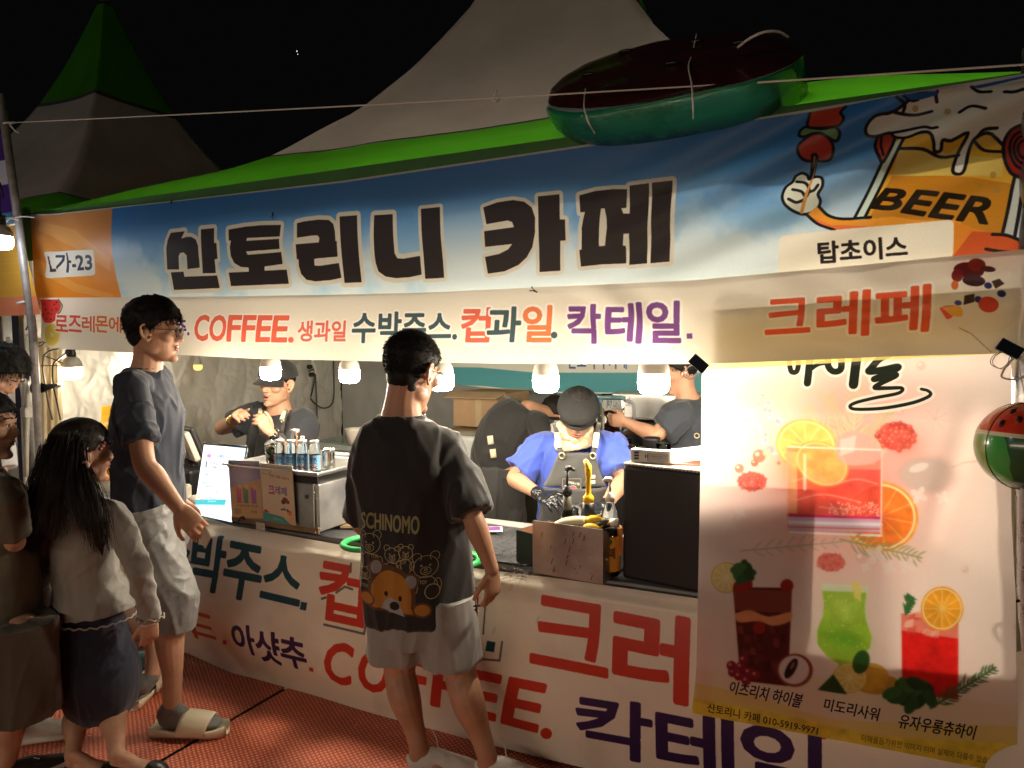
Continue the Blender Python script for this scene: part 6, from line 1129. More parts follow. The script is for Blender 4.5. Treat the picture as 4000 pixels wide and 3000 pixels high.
for i, (nx, ny, y, r_, h_, m_, l) in enumerate(((2440, 1745, 1.2, .035, .13, GLASS, 'clear plastic cup left of the right hand vendor'), (2500, 1760, 1.25, .03, .10, INOX, 'small steel cup beside the clear plastic cup'), (2545, 1735, 1.3, .045, .12, BLK, 'black tamper jug under the arm of the right vendor'), (2590, 1760, 1.2, .04, .12, GLASS, 'glass bottle near the pale papers'), (2465, 1770, .95, .035, .12, GLASS, 'clear bottle directly behind the black cabinet'))):
    p = J(nx, ny + 60, y); tag(MB().lathe([(0, 0), (r_ * .8, 0), (r_, h_ * .9), (r_ * 1.05, h_), (r_ * .9, h_ * .98), (r_ * .7, .01)], p, 18).build(['plastic_cup', 'small_cup', 'tamper_jug', 'glass_bottle', 'clear_bottle'][i], m_, smooth=True), l, 'cup')
t = thing('storage_table', 'small steel side table carrying clutter right of the flat cap vendor', 'table'); MB().box((-.62, 1.22, .86), (.62, .34, .03)).build('table_top', INOX2, t, bevel=.004)
for x in (-.9, -.34):
    for y in (1.07, 1.37): MB().tube([(x, y, 0), (x, y, .85)], .012, 8).build('leg', STEEL, t, smooth=True)
tag(MB().box((J(1840, 1730, 1.6)[0], 1.62, .50), (.34, .26, .98)).build('plastic_tub_stack', mat('translucent_tubs', (.5, .52, .5), .25, bump=(10, .6, .02)), bevel=.02), 'stack of pale plastic tubs left of the bent vendor', 'tubs')
# power strip and cables on the wall
t = thing('power_strip', 'white power strip with black plugs hanging on the tarpaulin wall', 'power strip'); q = J(1224, 1432, 2.5); x_ = q[0]
d = nrm(np.array([.35, 0, -1])); MB().box(q, (.055, .03, .26), R=frame((0, 1, 0), (-.25, 0, 1))).build('strip_body', WPL, t, bevel=.006)
for k in range(3): c_ = q + np.array([.02 * (k - 1) , -.03, .07 - .07 * k]); MB().tube([c_, c_ + (0, -.035, 0)], .020, 12).build('plug', BLK, t, smooth=True)
for P in ([(1225, 1442), (1195, 1460), (1190, 1500), (1215, 1560), (1255, 1592), (1290, 1585), (1304, 1540), (1302, 1410)], [(1230, 1460), (1226, 1500), (1215, 1545), (1205, 1580)], [(1232, 1462), (1236, 1560), (1240, 1680)], [(1203, 1410), (1185, 1440), (1195, 1500)]): MB().tube([J(*p, 2.45) for p in P], .007, 6, sub=5).build('power_cord', mat('grey_cord', (.05, .055, .055), .5), t, smooth=True)
rope('cable', [J(450, 1380, 1.6), J(455, 1500, 1.6), J(452, 1600, 1.6)], .006, 'thin cable hanging on the light wall behind the man in glasses', BLK, cat='cable')
# litter: dark herb clippings on the cloth
rr = random.Random(12); m = MB()
for k in range(170):
    nx, ny = rr.choice([(1985, 2090), (2030, 2230), (1960, 2160)]); p = G(nx + rr.gauss(0, 34), ny + rr.gauss(0, 16), TZ + .003); a1 = rr.uniform(0, 6.3); L_ = rr.uniform(.006, .02); d = np.array([math.cos(a1), math.sin(a1), 0]) * L_; m.tube([p, p + d + (rr.uniform(-.004, .004), rr.uniform(-.004, .004), .003), p + 2 * d], .0010, 4)
tag(m.build('herb_clippings', mat('dark_clipping', (.006, .007, .008), .5)), 'dark clippings scattered on the black cloth', 'litter', kind='stuff')
# a blue green clog far behind, on the carpet
t = thing('clog_shoe', 'light blue perforated clog behind the legs of the man in glasses', 'shoe'); q = G(585, 2605, 0); R = rotz(-.9)
for k, z in ((0, .02), (1, .05)): MB().ell(q + (0, 0, z), (.047 - .004 * k, .11 - .02 * k, .03 + .006 * k), R).build('clog_body', mat('clog_blue', (.16, .42, .46), .5), t, smooth=True)
for k in range(9): a1 = -1.2 + .3 * k; MB().ell(q + R @ np.array([.038 * math.sin(a1), .05 + .04 * math.cos(a1), .062]), (.004, .004, .006), None, 8, 5).build('hole', BLK, t)
# ------------------------------------------------------------------ people
def remesh(m, voxel, smooth=2, fold=None, name='x'):
    me = m.mesh(name); o = bpy.data.objects.new('tmp', me); COL.objects.link(o)
    r = o.modifiers.new('r', 'REMESH'); r.mode = 'VOXEL'; r.voxel_size = voxel; r.use_smooth_shade = True
    if smooth: s = o.modifiers.new('s', 'SMOOTH'); s.iterations = smooth; s.factor = .5
    dg = bpy.context.evaluated_depsgraph_get(); dg.update(); out = bpy.data.meshes.new_from_object(o.evaluated_get(dg)); bpy.data.objects.remove(o); bpy.data.meshes.remove(me)
    if fold:
        n = len(out.vertices); co = np.empty(n * 3, np.float32); out.vertices.foreach_get('co', co); co = co.reshape(-1, 3); no = np.empty(n * 3, np.float32); out.vertices.foreach_get('normal', no); no = no.reshape(-1, 3)
        D = np.array([fold(c_) for c_ in co.tolist()], np.float32); co = co + no * D[:, None]; out.vertices.foreach_set('co', co.ravel()); out.update()
    out.polygons.foreach_set('use_smooth', [True] * len(out.polygons)); out.name = name; return out
def folds(A, f=7, vert=.35, seed=0, diag=.5, pull=None):
    """fabric folds: ridged noise stretched along a slanted direction; pull = [(centre, radius)] where creases radiate"""
    def g(c_):
        x, y, z = c_; h = x * .8 + y * .6; k = -x * .6 + y * .8
        w = mnoise.noise(Vector((h * 3 + seed, k * 3, z * 2))) * .5
        n1_ = mnoise.noise(Vector((h * f + z * diag * f * .5 + w, k * f, z * f * vert + seed))); n2_ = mnoise.noise(Vector((h * f * 2.1 - z * diag * f, k * f * 2.1 + seed, z * f * vert * 1.7 + w * 2))); n3_ = mnoise.noise(Vector((h * f * .6 + 9, k * f * .6, z * f * .4 + seed)))
        return A * (1.5 * max(0, 1 - 3.4 * abs(n1_)) ** 1.5 + .8 * max(0, 1 - 3.6 * abs(n2_)) ** 1.5 + 1.6 * n3_ - .6)
    return g
def hand(m, w, d, n, side, s=1, curl=.35, spread=1, thumb=.7):
    w = np.array(w, float); d = nrm(d); n = nrm(np.array(n, float) - d * (np.dot(n, d))); t = np.cross(d, n) * side
    m.tube([w - d * .02, w, w + d * .03 * s, w + d * .07 * s, w + d * .092 * s], np.array([(.024, .020), (.027, .019), (.037, .017), (.041, .015), (.038, .011)]) * s, 14, ref=n)
    for k, (o, L) in enumerate(zip((.030, .0105, -.0095, -.0285), (.070, .078, .072, .058))):
        p = w + d * (.083 - .006 * abs(k - 1.2)) * s + t * o * s; dd = nrm(d + t * (.06 - .05 * k) * spread); P = [p - dd * .012 * s, p]; c_ = curl * (1 + .12 * k)
        for j, fr in enumerate((.45, .30, .25)):
            c2 = c_ * (.7, 1.1, .9)[j]; dd = nrm(dd * math.cos(c2) + n * math.sin(c2)); p = p + dd * L * fr * s; P.append(p)
        m.tube(P, np.array([.0095, .0098, .0088, .0080, .0062]) * s, 8, ref=n); m.ell(P[-1], .0062 * s, None, 8, 6)
    p = w + d * .022 * s + t * .026 * s; dd = nrm(t * .75 + d * .75 + n * .25); P = [p - dd * .01 * s, p]
    for L, b in ((.036, .1), (.030, thumb * .5), (.024, thumb * .6)): dd = nrm(dd * math.cos(b) + nrm(d - t * .6 + n * .4) * math.sin(b)); p = p + dd * L * s; P.append(p)
    m.tube(P, np.array([.014, .0145, .0115, .0105, .0075]) * s, 8, ref=n); m.ell(P[-1], .0075 * s, None, 8, 6)
def head(m, c, R, s=1, jaw=1.0, mouth=0.0, nose=1.0):
    c = np.array(c, float); T = lambda p: c + R @ (np.array(p, float) * s); Rr = R
    m.ell(T((0, -.012, .045)), np.array((.076, .096, .086)) * s, Rr, 28, 18)
    prof = [(.085, -.005, .066, .078), (.055, .002, .070, .086), (.020, .008, .069, .082), (-.030, .014, .063, .078), (-.070, .024, .053 * jaw, .066), (-.098, .038, .038 * jaw, .048), (-.116, .048, .020, .030)]
    V = []; n = 24
    for z, yc, rx, ry in prof:
        for i in range(n): a = 2 * math.pi * i / n; V.append(T((rx * math.cos(a) * (1 - .10 * max(0, math.sin(a)) ** 4), yc + ry * math.sin(a) * (1.0), z)))
    F = [(i * n + j, i * n + (j + 1) % n, (i + 1) * n + (j + 1) % n, (i + 1) * n + j) for i in range(len(prof) - 1) for j in range(n)] + [tuple(range(n - 1, -1, -1)), tuple((len(prof) - 1) * n + j for j in range(n))]
    m.add(V, F)
    E = lambda p, r: m.ell(T(p), np.array(r) * s, Rr, 14, 10)
    m.tube([T((0, .082, .040)), T((0, .090, .018)), T((0, .099, -.002)), T((0, .109 * nose, -.016))], np.array([(.008, .007), (.008, .008), (.010, .009), (.013, .011)]) * s, 12, ref=R[:, 1]); E((0, .106 * nose, -.020), (.013, .013, .011)); E((.013, .097, -.024), (.009, .010, .008)); E((-.013, .097, -.024), (.009, .010, .008))
    for q in (-1, 1): E((q * .030, .077, .036), (.026, .013, .009)); E((q * .042, .062, -.012), (.026, .026, .022)); E((q * .031, .076, .016), (.016, .014, .012)); E((q * .048, .010, -.065), (.016, .034, .024))
    E((0, .090, -.045), (.024, .011, .0065)); E((0, .089, -.058 - mouth * .014), (.021, .010, .0075)); E((0, .080, -.100), (.024, .022, .018)); E((0, .084, -.036), (.014, .010, .012))
def ear(m, c, R, s, q):
    T = lambda p: c + R @ (np.array(p, float) * s * (q, 1, 1)); P = [(.073, .012, -.022), (.082, .004, -.034), (.086, -.010, -.028), (.092, -.022, -.004), (.094, -.024, .018), (.090, -.012, .032), (.083, .004, .030), (.076, .012, .016)]
    m.tube([T(p) for p in P], .0052 * s, 8, sub=4); m.ell(T((.081, -.008, .002)), np.array((.006, .014, .026)) * s, R, 12, 8); m.ell(T((.078, .010, -.010)), np.array((.005, .006, .010)) * s, R, 10, 6); m.ell(T((.083, -.002, -.032)), np.array((.005, .008, .009)) * s, R, 10, 6)
SKIN = lambda nm, col: mat('skin_' + nm, col, .48, sss=.12, noise=(14, .20), bump=[(160, .2, .001), (30, .12, .003)], spec=.4)
HAIRM = mat('black_hair', (.010, .009, .008), .62, spec=.22, noise=(60, .3), bump=(220, .4, .002)); HAIRB = mat('dark_brown_hair', (.018, .012, .009), .55, spec=.25, noise=(60, .3), bump=(220, .4, .002))
EYEW = mat('eye_white', (.70, .66, .60), .2); IRIS = mat('iris_dark', (.012, .008, .006), .12); LIP = mat('lip', (.40, .15, .12), .4); TEETH = mat('teeth', (.78, .74, .66), .3)
def face_bits(t, c, R, s, brow=True, mouth=0, eyes=True, teeth=False, lid=.4):
    c = np.array(c, float); T = lambda p: c + R @ (np.array(p, float) * s)
    if eyes:
        for q in (-1, 1):
            MB().ell(T((q * .031, .0815, .016)), np.array((.0125, .0085, .0062)) * s, R, 14, 10).build('eye', EYEW, t, smooth=True); MB().ell(T((q * .031, .0892, .0158)), np.array((.0055, .0022, .0056)) * s, R, 12, 8).build('iris', IRIS, t, smooth=True)
            MB().tube([T((q * .017, .086, .0165)), T((q * .024, .0895, .0215)), T((q * .033, .0895, .0225)), T((q * .044, .084, .0175))], .0019 * s, 6, sub=3).build('eyelid', SKIN('lid', (.22, .11, .08)), t, smooth=True)
            if brow: MB().tube([T((q * .013, .0925, .040)), T((q * .026, .0945, .0455)), T((q * .038, .089, .0450)), T((q * .050, .078, .038))], np.array([(.003, .002), (.004, .0022), (.0035, .002), (.0015, .001)]) * s, 6, sub=3).build('eyebrow', HAIRM, t, smooth=True)
    MB().tube([T((-.023, .090, -.049)), T((-.010, .0985, -.0455)), T((0, .0995, -.047)), T((.010, .0985, -.0455)), T((.023, .090, -.049))], np.array([.001, .0038, .0035, .0038, .001]) * s, 6, sub=3).build('upper_lip', LIP, t, smooth=True)
    MB().tube([T((-.021, .090, -.0535 - mouth * .01)), T((-.008, .0965, -.0575 - mouth * .014)), T((.008, .0965, -.0575 - mouth * .014)), T((.021, .090, -.0535 - mouth * .01))], np.array([.001, .0045, .0045, .001]) * s, 6, sub=3).build('lower_lip', LIP, t, smooth=True)
    MB().ell(T((0, .0945, -.052 - mouth * .006)), np.array((.018, .005, .0016 + .006 * mouth)) * s, R, 14, 8).build('mouth', mat('mouth_dark', (.05, .012, .010), .5), t, smooth=True)
    if teeth: MB().ell(T((0, .097, -.0505)), np.array((.015, .0035, .0030)) * s, R, 14, 8).build('teeth', TEETH, t, smooth=True)
def hair_cap(c, R, s, line, thick, rough=.003, seed=0, nu=72, nv=44, drop=None):
    """line(azimuth 0 front..pi back) = lowest z with hair; thick(az, z)"""
    V = []; c0 = np.array((0, -.012, .045)); rad = np.array((.076, .096, .086))
    for j in range(nv + 1):
        th = math.pi * j / nv
        for i in range(nu):
            a = 2 * math.pi * i / nu; d = np.array((math.sin(th) * math.sin(a), math.sin(th) * math.cos(a), math.cos(th))); p = c0 + d * rad; az = abs((a + math.pi) % (2 * math.pi) - math.pi); k = p[2] - line(az)
            wgt = max(0, min(1, k / .012)); tk = thick(az, p[2]) * wgt - .014 * (1 - wgt) + wgt * (rough * 1.6 * mnoise.noise(Vector((d[0] * 5 + seed, d[1] * 5, d[2] * 5))) + rough * mnoise.noise(Vector((d[0] * 18, d[1] * 18 + seed, d[2] * 14))))
            V.append(c + R @ ((p + d * tk) * s))
    return V, [(j * nu + i, (j + 1) * nu + i, (j + 1) * nu + (i + 1) % nu, j * nu + (i + 1) % nu) for j in range(nv) for i in range(nu)]
def strands(m, c, R, s, line, n, length, comb, r=.0012, lift=.5, seed=0, thick=.006, droop=0, zmin=None, azr=(0, math.pi)):
    rr = random.Random(seed); c0 = np.array((0, -.012, .045)); rad = np.array((.076, .096, .086)); k = 0; tries = 0
    while k < n and tries < n * 20:
        tries += 1; d = nrm((rr.gauss(0, 1), rr.gauss(0, 1), rr.gauss(0, 1))); p = c0 + d * rad; az = abs(math.atan2(d[0], d[1]))
        if p[2] < line(az) + .004 or not (azr[0] <= az <= azr[1]): continue
        k += 1; L = length(az, p[2]) if callable(length) else length; L *= rr.uniform(.7, 1.25); g = comb(d) if callable(comb) else np.array(comb); g = nrm(g + np.array((rr.gauss(0, .25), rr.gauss(0, .25), rr.gauss(0, .2)))); g = g - d * (g @ d) * .8
        p = p + d * thick; P = [p]
        for q in range(4): dirn = nrm(d * lift * (1 - q * .25) + g + np.array((0, 0, -droop * q))); p = p + dirn * L / 4; P.append(p)
        m.tube([c + R @ (x * s) for x in P], np.array([r, r, r * .9, r * .6, r * .15]) * s, 3, caps=False)
LINE_M = lambda az: float(np.interp(az, [0, .6, 1.05, 1.35, 1.75, 2.2, 3.15], [.078, .066, .030, .000, -.020, -.045, -.055]))
def person(label, group=None):
    t = empty('person'); return tag(t, label, 'person', group)
def limb(m, P, r, ref=(0, 1, 0), n=14):
    r = np.array(r, float); m.tube(P, r, n, ref=ref, sub=4)
    for p, q in ((P[0], r[0]), (P[-1], r[-1])): m.ell(p, float(np.mean(q)) * .98, None, 12, 8)
def lp(a, b, t): return np.array(a) * (1 - t) + np.array(b) * t
def arm_mesh(m, S, E_, W_, k=1.0):
    m.ell(S, .056 * k, None, 14, 10); limb(m, [S, lp(S, E_, .35), lp(S, E_, .7), E_, lp(E_, W_, .25), lp(E_, W_, .6), W_], np.array([.052, .050, .044, .040, .043, .034, .026]) * k)
def leg_mesh(m, H, K, A, k=1.0, back=(0, -1, 0)):
    b = np.array(back, float); limb(m, [H, lp(H, K, .35), lp(H, K, .75), K, lp(K, A, .22) + b * .014 * k, lp(K, A, .42) + b * .012 * k, lp(K, A, .72), A], np.array([.088, .082, .064, .056, .058, .053, .038, .034]) * k)
def foot_mesh(m, A, heel, toe, k=1.0):
    heel, toe = np.array(heel), np.array(toe); d = toe - heel; limb(m, [A, lp(A, heel, .55) + (0, 0, .01)], [.034 * k, .036 * k]); up = np.array((0, 0, 1.))
    m.tube([heel + up * .030 * k, heel + d * .12 + up * .034 * k, heel + d * .4 + up * .038 * k, heel + d * .7 + up * .026 * k, heel + d * .92 + up * .018 * k, toe + up * .014 * k], np.array([(.022, .026), (.032, .034), (.034, .036), (.044, .024), (.040, .016), (.022, .009)]) * k, 14, ref=(0, 0, 1), sub=2)
    m.tube([A, lp(A, heel + d * .4 + up * .04, .6), heel + d * .5 + up * .04 * k], np.array([.033, .030, .024]) * k, 12)
def torso_mesh(m, P, W_, D_, fwd, n=22): m.tube(P, np.stack([W_, D_], 1), n, ref=fwd, sub=4)
def tee(m, P, W_, D_, fwd, arms, sl=.62, flare=1.0, rs=.078, re=.082):
    torso_mesh(m, P, np.array(W_), np.array(D_), fwd)
    for S, E_ in arms:
        E2 = lp(S, E_, sl); inn = lp(S, P[-2], .45); m.tube([inn, S + (0, 0, .002), lp(S, E2, .35), lp(S, E2, .7), E2], np.array([(.07, .07), (rs, rs), (rs, rs), (re, re), (re * flare, re * flare)]), 16, ref=fwd, sub=3)
def cloth_mat(nm, col, rough=.85, sheen=.15, b=(260, .25, .0015), n=(5, .12)): return mat(nm, col, rough, sheen=sheen, noise=n, bump=[b, (22, .25, .006)])
up = np.array((0, 0, 1.))
# ================= the man in glasses, navy shirt
SK1 = SKIN('warm', (.50, .27, .17)); NAVY = cloth_mat('navy_cotton', (.022, .028, .044)); LGREY = cloth_mat('grey_nylon', (.20, .20, .195), .42, b=(18, .5, .012))
t = person('tall man in round glasses, navy T-shirt, grey cropped trousers and cream slides, holding a card')
hd = nrm((.80, .60, 0)); side = np.array((hd[1], -hd[0], 0))
C0 = J(566, 1560, -.43); NB = J(566, 1452, -.43); PV = J(585, 1985, -.43)
SR = J(512, 1508, -.57); SL_ = NB + (NB - SR) * (1, 1, 0) + (0, 0, -.045); ER = J(566, 1815, -.66); WR = J(700, 1985, -.63); HR = J(770, 2065, -.61)
EL = J(640, 1800, -.27); WL = J(700, 1950, -.20)
HC = J(600, 1310, -.43) + (0, 0, .012); hdir = nrm((.79, .61, -.10)); HRm = frame(hdir); hs = 1.0
m = MB(); head(m, HC, HRm, hs, jaw=1.02, mouth=.25); ear(m, HC, HRm, hs, 1); ear(m, HC, HRm, hs, -1)
limb(m, [HC + HRm @ np.array((0, -.02, -.02)), lp(HC, NB, .62), NB + (0, 0, -.03)], [(.058, .060), (.056, .058), (.075, .070)])
torso_mesh(m, [PV + (0, 0, -.06), PV, lp(PV, NB, .35), lp(PV, NB, .7), lp(PV, NB, .9), NB], [.15, .155, .14, .165, .13, .06], [.10, .105, .095, .105, .08, .05], hd)
arm_mesh(m, SR, ER, WR); arm_mesh(m, SL_, EL, WL); hand(m, WR, HR - WR, (-.5, .6, -.3), -1, 1.0, .45); hand(m, WL, (0.2, .1, -1), (-.5, .6, 0), 1, 1, .3)
gR0, gR1 = G(628, 2838, .035), G(862, 2838, .035); gL0, gL1 = G(528, 2735, .035), G(626, 2628, .035)
HpR, KR, AR = J(570, 2035, -.50), J(680, 2350, -.50), np.array((gR0[0] + .045, gR0[1] + .02, .13)); HpL, KL, AL = J(640, 2030, -.33), J(620, 2340, -.30), np.array((gL0[0] + .04, gL0[1] + .06, .13))
leg_mesh(m, HpR, KR, AR, 1.03, -hd); leg_mesh(m, HpL, KL, AL, 1.0, -hd)
link('body', remesh(m, .0048, 2, name='body'), SK1, t)
face_bits(t, HC, HRm, hs, True, .5, teeth=True)
m = MB(); tee(m, [PV + (0, 0, -.045), PV + (0, 0, .06), lp(PV, NB, .4), lp(PV, NB, .68), lp(PV, NB, .88), NB + (0, 0, .010)], [.180, .180, .176, .190, .150, .076], [.136, .138, .132, .136, .106, .070], hd, [(SR, ER), (SL_, EL)], .74, 1.0, .064, .066)
link('t_shirt', remesh(m, .0075, 2, folds(.0085, 6.5, .4, 1.0, .8), 't_shirt'), NAVY, t)
MB().tube([NB + (0, 0, .014) + .068 * np.array((math.cos(a), math.sin(a) * .9, .0)) for a in np.linspace(0, 2 * math.pi, 24)], .006, 8, caps=False).build('collar', NAVY, t, smooth=True)
m = MB(); torso_mesh(m, [PV + (0, 0, -.16), PV + (0, 0, -.05), PV + (0, 0, .05)], np.array([.155, .175, .16]), np.array([.12, .125, .12]), hd)
for H, K, A, xx in ((HpR, KR, AR, 0), (HpL, KL, AL, 0)): m.tube([H + (0, 0, .04), lp(H, K, .5), K, lp(K, A, .26)], [.110, .098, .088, .086], 18, ref=(0, 1, 0), sub=4)
link('trousers', remesh(m, .0075, 1, folds(.006, 8, .5, 5.0, 1.0), 'trousers'), LGREY, t)
for A_, h_, e_ in ((AR, gR0, gR1), (AL, gL0, gL1)): m = MB(); foot_mesh(m, A_, h_, e_); link('sock', remesh(m, .005, 2, folds(.0015, 26, 1, 2, .3), 'sock'), cloth_mat('grey_socks', (.16, .16, .15)), t)
SLIDE = mat('cream_foam', (.66, .58, .42), .5, bump=(90, .15, .002))
def slide(h, e, lg=False):
    d = nrm((e - h) * (1, 1, 0)); n_ = np.array((-d[1], d[0], 0)); L = np.linalg.norm((e - h)[:2]); V = []; K = 22
    prof = [(-.035, .030), (-.02, .040), (.05, .044), (.12, .043), (.18, .050), (L - .03, .052), (L + .015, .040), (L + .03, .020)]
    m = MB(); ts = np.linspace(0, 1, 14); xs = np.interp(ts, np.linspace(0, 1, 8), [p[0] for p in prof]); ws = np.interp(ts, np.linspace(0, 1, 8), [p[1] for p in prof]); h0 = np.array((h[0], h[1], 0)); R_ = []
    for x, w in zip(xs, ws):
        zt_ = .034 + .014 * max(0, 1 - abs(x + .02) / .07) + .010 * max(0, (x - L * .8) / .06)
        R_.append([h0 + d * x + n_ * w * .85 + (0, 0, .006), h0 + d * x + n_ * w * 1.08 + (0, 0, zt_), h0 + d * x + n_ * w * .90 + (0, 0, zt_ + .004), h0 + d * x + n_ * w * .8 + (0, 0, zt_ - .008), h0 + d * x - n_ * w * .8 + (0, 0, zt_ - .008), h0 + d * x - n_ * w * .9 + (0, 0, zt_ + .004), h0 + d * x - n_ * w * 1.08 + (0, 0, zt_), h0 + d * x - n_ * w * .85 + (0, 0, .006)])
    V = [p for r_ in R_ for p in r_]; m.add(V, [(i * 8 + j, (i + 1) * 8 + j, (i + 1) * 8 + (j + 1) % 8, i * 8 + (j + 1) % 8) for i in range(13) for j in range(8)] + [tuple(range(7, -1, -1)), tuple(13 * 8 + j for j in range(8))])
    so = m.build('slide_sole', SLIDE, t, smooth=True); m = MB(); V = []; nn = 16
    for x, sc_ in ((.085, .96), (.10, 1.0), (.15, 1.0), (.19, .97), (.20, .93)):
        for k in range(nn + 1): a = math.pi * k / nn; V.append(h0 + d * (x + .02 * math.sin(a)) + n_ * math.cos(a) * .053 * sc_ + up * (0.022 + (.078 - .14 * (x - .09)) * math.sin(a) ** .7 * sc_))
    m.add(V, [(j * (nn + 1) + i, (j + 1) * (nn + 1) + i, (j + 1) * (nn + 1) + i + 1, j * (nn + 1) + i + 1) for j in range(4) for i in range(nn)]); o = m.build('slide_strap', SLIDE, t, smooth=True); md = o.modifiers.new('s', 'SOLIDIFY'); md.thickness = .007
    if lg:
        cc = h0 + d * .155 + up * .083 - n_ * .012; m = MB()
        for k in range(6): q = cc + n_ * (-.016 + .0) + d * (-.020 + .0085 * k) + up * (.0035 - .0012 * k - .001); m.box(q, (.0045, .0045, .0015), R=np.stack([d, n_, up], 1)); m.box(q - n_ * .008, (.0018, .010, .0015), R=np.stack([d, n_, up], 1))
        m.build('strap_mark', BLK, t)
slide(gR0, gR1, True); slide(gL0, gL1)
thk = lambda az, z: float(np.interp(z, [-.06, -.01, .05, .12], [.003, .006, .016, .022])) + (.006 if az < .7 else 0)
LLM = lambda az: float(np.interp(az, [0, .6, 1.0, 1.28, 1.45, 2.0, 2.4, 3.15], [.060, .054, .040, .006, -.010, -.030, -.050, -.062]))
m = MB().add(*hair_cap(HC, HRm, hs, LLM, thk, .004, 2)); m.ell(HC + HRm @ (np.array((0, -.046, -.022)) * hs), np.array((.058, .054, .050)) * hs, HRm, 20, 14); strands(m, HC, HRm, hs, LLM, 1100, lambda az, z: .035 if z > .08 else .022, lambda d: np.array((d[0] * .3, .55 if d[2] > .2 else -.1, -.45)), .0013, .35, 3, .010)
strands(m, HC, HRm, hs, LLM, 220, .036, lambda d: np.array((.45, .5, -.6)), .0014, .30, 5, .014, .08, None, (0, .95)); m.build('hair', HAIRM, t, smooth=True)
LENS = bpy.data.materials.new('lens_glass'); LENS.use_nodes = True; _n = LENS.node_tree; _n.nodes.remove(_n.nodes['Principled BSDF']); _g = _n.nodes.new('ShaderNodeBsdfGlossy'); _g.inputs['Roughness'].default_value = .04; _t = _n.nodes.new('ShaderNodeBsdfTransparent'); _x = _n.nodes.new('ShaderNodeMixShader'); _x.inputs[0].default_value = .28
_n.links.new(_t.outputs[0], _x.inputs[1]); _n.links.new(_g.outputs[0], _x.inputs[2]); _n.links.new(_x.outputs[0], _n.nodes['Material Output'].inputs[0])
def glasses(t, c, R, s, col=None, r=.0235):
    gm = mat('glasses_frame', (.02, .016, .014), .3, .5); T = lambda p: c + R @ (np.array(p, float) * s); m = MB()
    for q in (-1, 1):
        P = [T((q * .032 + r * math.cos(a), .1045 - .004 * abs(math.cos(a)), .010 + r * .95 * math.sin(a))) for a in np.linspace(0, 2 * math.pi, 28)]; m.tube(P, .0019 * s, 6, caps=False)
        m.tube([T((q * (.032 + r), .100, .017)), T((q * .070, .088, .019)), T((q * .078, .030, .016)), T((q * .080, -.012, .012)), T((q * .078, -.026, -.004))], .0014 * s, 6, sub=3)
    m.tube([T((-.009, .104, .014)), T((0, .107, .018)), T((.009, .104, .014))], .0013 * s, 6, sub=3); m.build('glasses', gm, t, smooth=True)
    for q in (-1, 1): MB().lathe([(0, .001), (r * .96 * s, 0)], T((q * .032, .1035, .010)), 24, R[:, 1]).build('lens', LENS, t, smooth=True)
glasses(t, HC, HRm, hs)
pc = HR + nrm(HR - WR) * .015 + (.01, 0, -.005); tag(MB().box(pc + (.018, .0, -.012), (.085, .003, .055), R=frame((.3, 1, .1), (-.8, .1, .9))).build('payment_card', mat('beige_card', (.45, .36, .28), .4)), 'beige card held in the hand of the man in glasses', 'card')
# ================= the man seen from behind, black shirt
SK2 = SKIN('tan', (.46, .25, .155)); BLKT = cloth_mat('black_cotton', (.020, .019, .019), .8); SWEAT = cloth_mat('grey_sweat_fabric', (.30, .295, .28), .9, .3)
t = person('man seen from behind in a loose black bear print T-shirt and light grey shorts')
hd = nrm((-.38, .92, 0)); side = np.array((hd[1], -hd[0], 0)); yb_ = -.25
NB = J(1568, 1628, yb_); PV = J(1622, 2290, yb_ - .01); HC = J(1607, 1460, yb_ + .03); hdir = nrm((.12, .95, -.30)); HRm = frame(hdir); hs = 1.11
SR = J(1738, 1750, yb_ + .05); SL_ = J(1452, 1768, yb_ - .05); ER = J(1848, 2025, yb_); WR = J(1922, 2225, yb_ + .02); HT = J(1925, 2300, yb_ + .02); EL = J(1408, 2035, yb_); WL = J(1470, 2110, yb_ + .24)
m = MB(); head(m, HC, HRm, hs); ear(m, HC, HRm, hs, 1); ear(m, HC, HRm, hs, -1)
limb(m, [HC + HRm @ np.array((0, -.02, -.02)), lp(HC + HRm @ np.array((0, -.03, -.06)), NB, .5), NB + (0, 0, -.03)], [(.066, .066), (.066, .064), (.092, .075)])
torso_mesh(m, [PV + (0, 0, -.06), PV, lp(PV, NB, .35), lp(PV, NB, .7), lp(PV, NB, .9), NB], [.15, .155, .14, .165, .13, .085], [.10, .105, .095, .105, .08, .05], hd)
arm_mesh(m, SR, ER, WR, .95); arm_mesh(m, SL_, EL, WL, .95); hand(m, WR, nrm(HT - WR) , (-.8, .25, .1), -1, .98, .42, 1.2, .3); hand(m, WL, (.3, 1, 0), (0, 0, -1), -1, 1, .2)
gL0, gL1 = G(1622, 3002, .03), G(1760, 3000, .03); gR0, gR1 = G(1888, 3035, .03), G(2020, 3040, .03)
HpL, KL, AL = J(1560, 2380, yb_ - .03), J(1562, 2630, yb_ - .03), np.array((*lp(gL0, gL1, .12)[:2], .11)); HpR, KR, AR = J(1735, 2370, yb_ + .02), J(1800, 2640, yb_ + .02), np.array((*lp(gR0, gR1, .12)[:2], .11))
leg_mesh(m, HpL, KL, AL, 1.05, -hd); leg_mesh(m, HpR, KR, AR, 1.08, -hd); foot_mesh(m, AL, gL0, gL1, .9); foot_mesh(m, AR, gR0, gR1, .9)
link('body', remesh(m, .0052, 2, name='body'), SK2, t); face_bits(t, HC, HRm, hs); glasses(t, HC, HRm, hs)
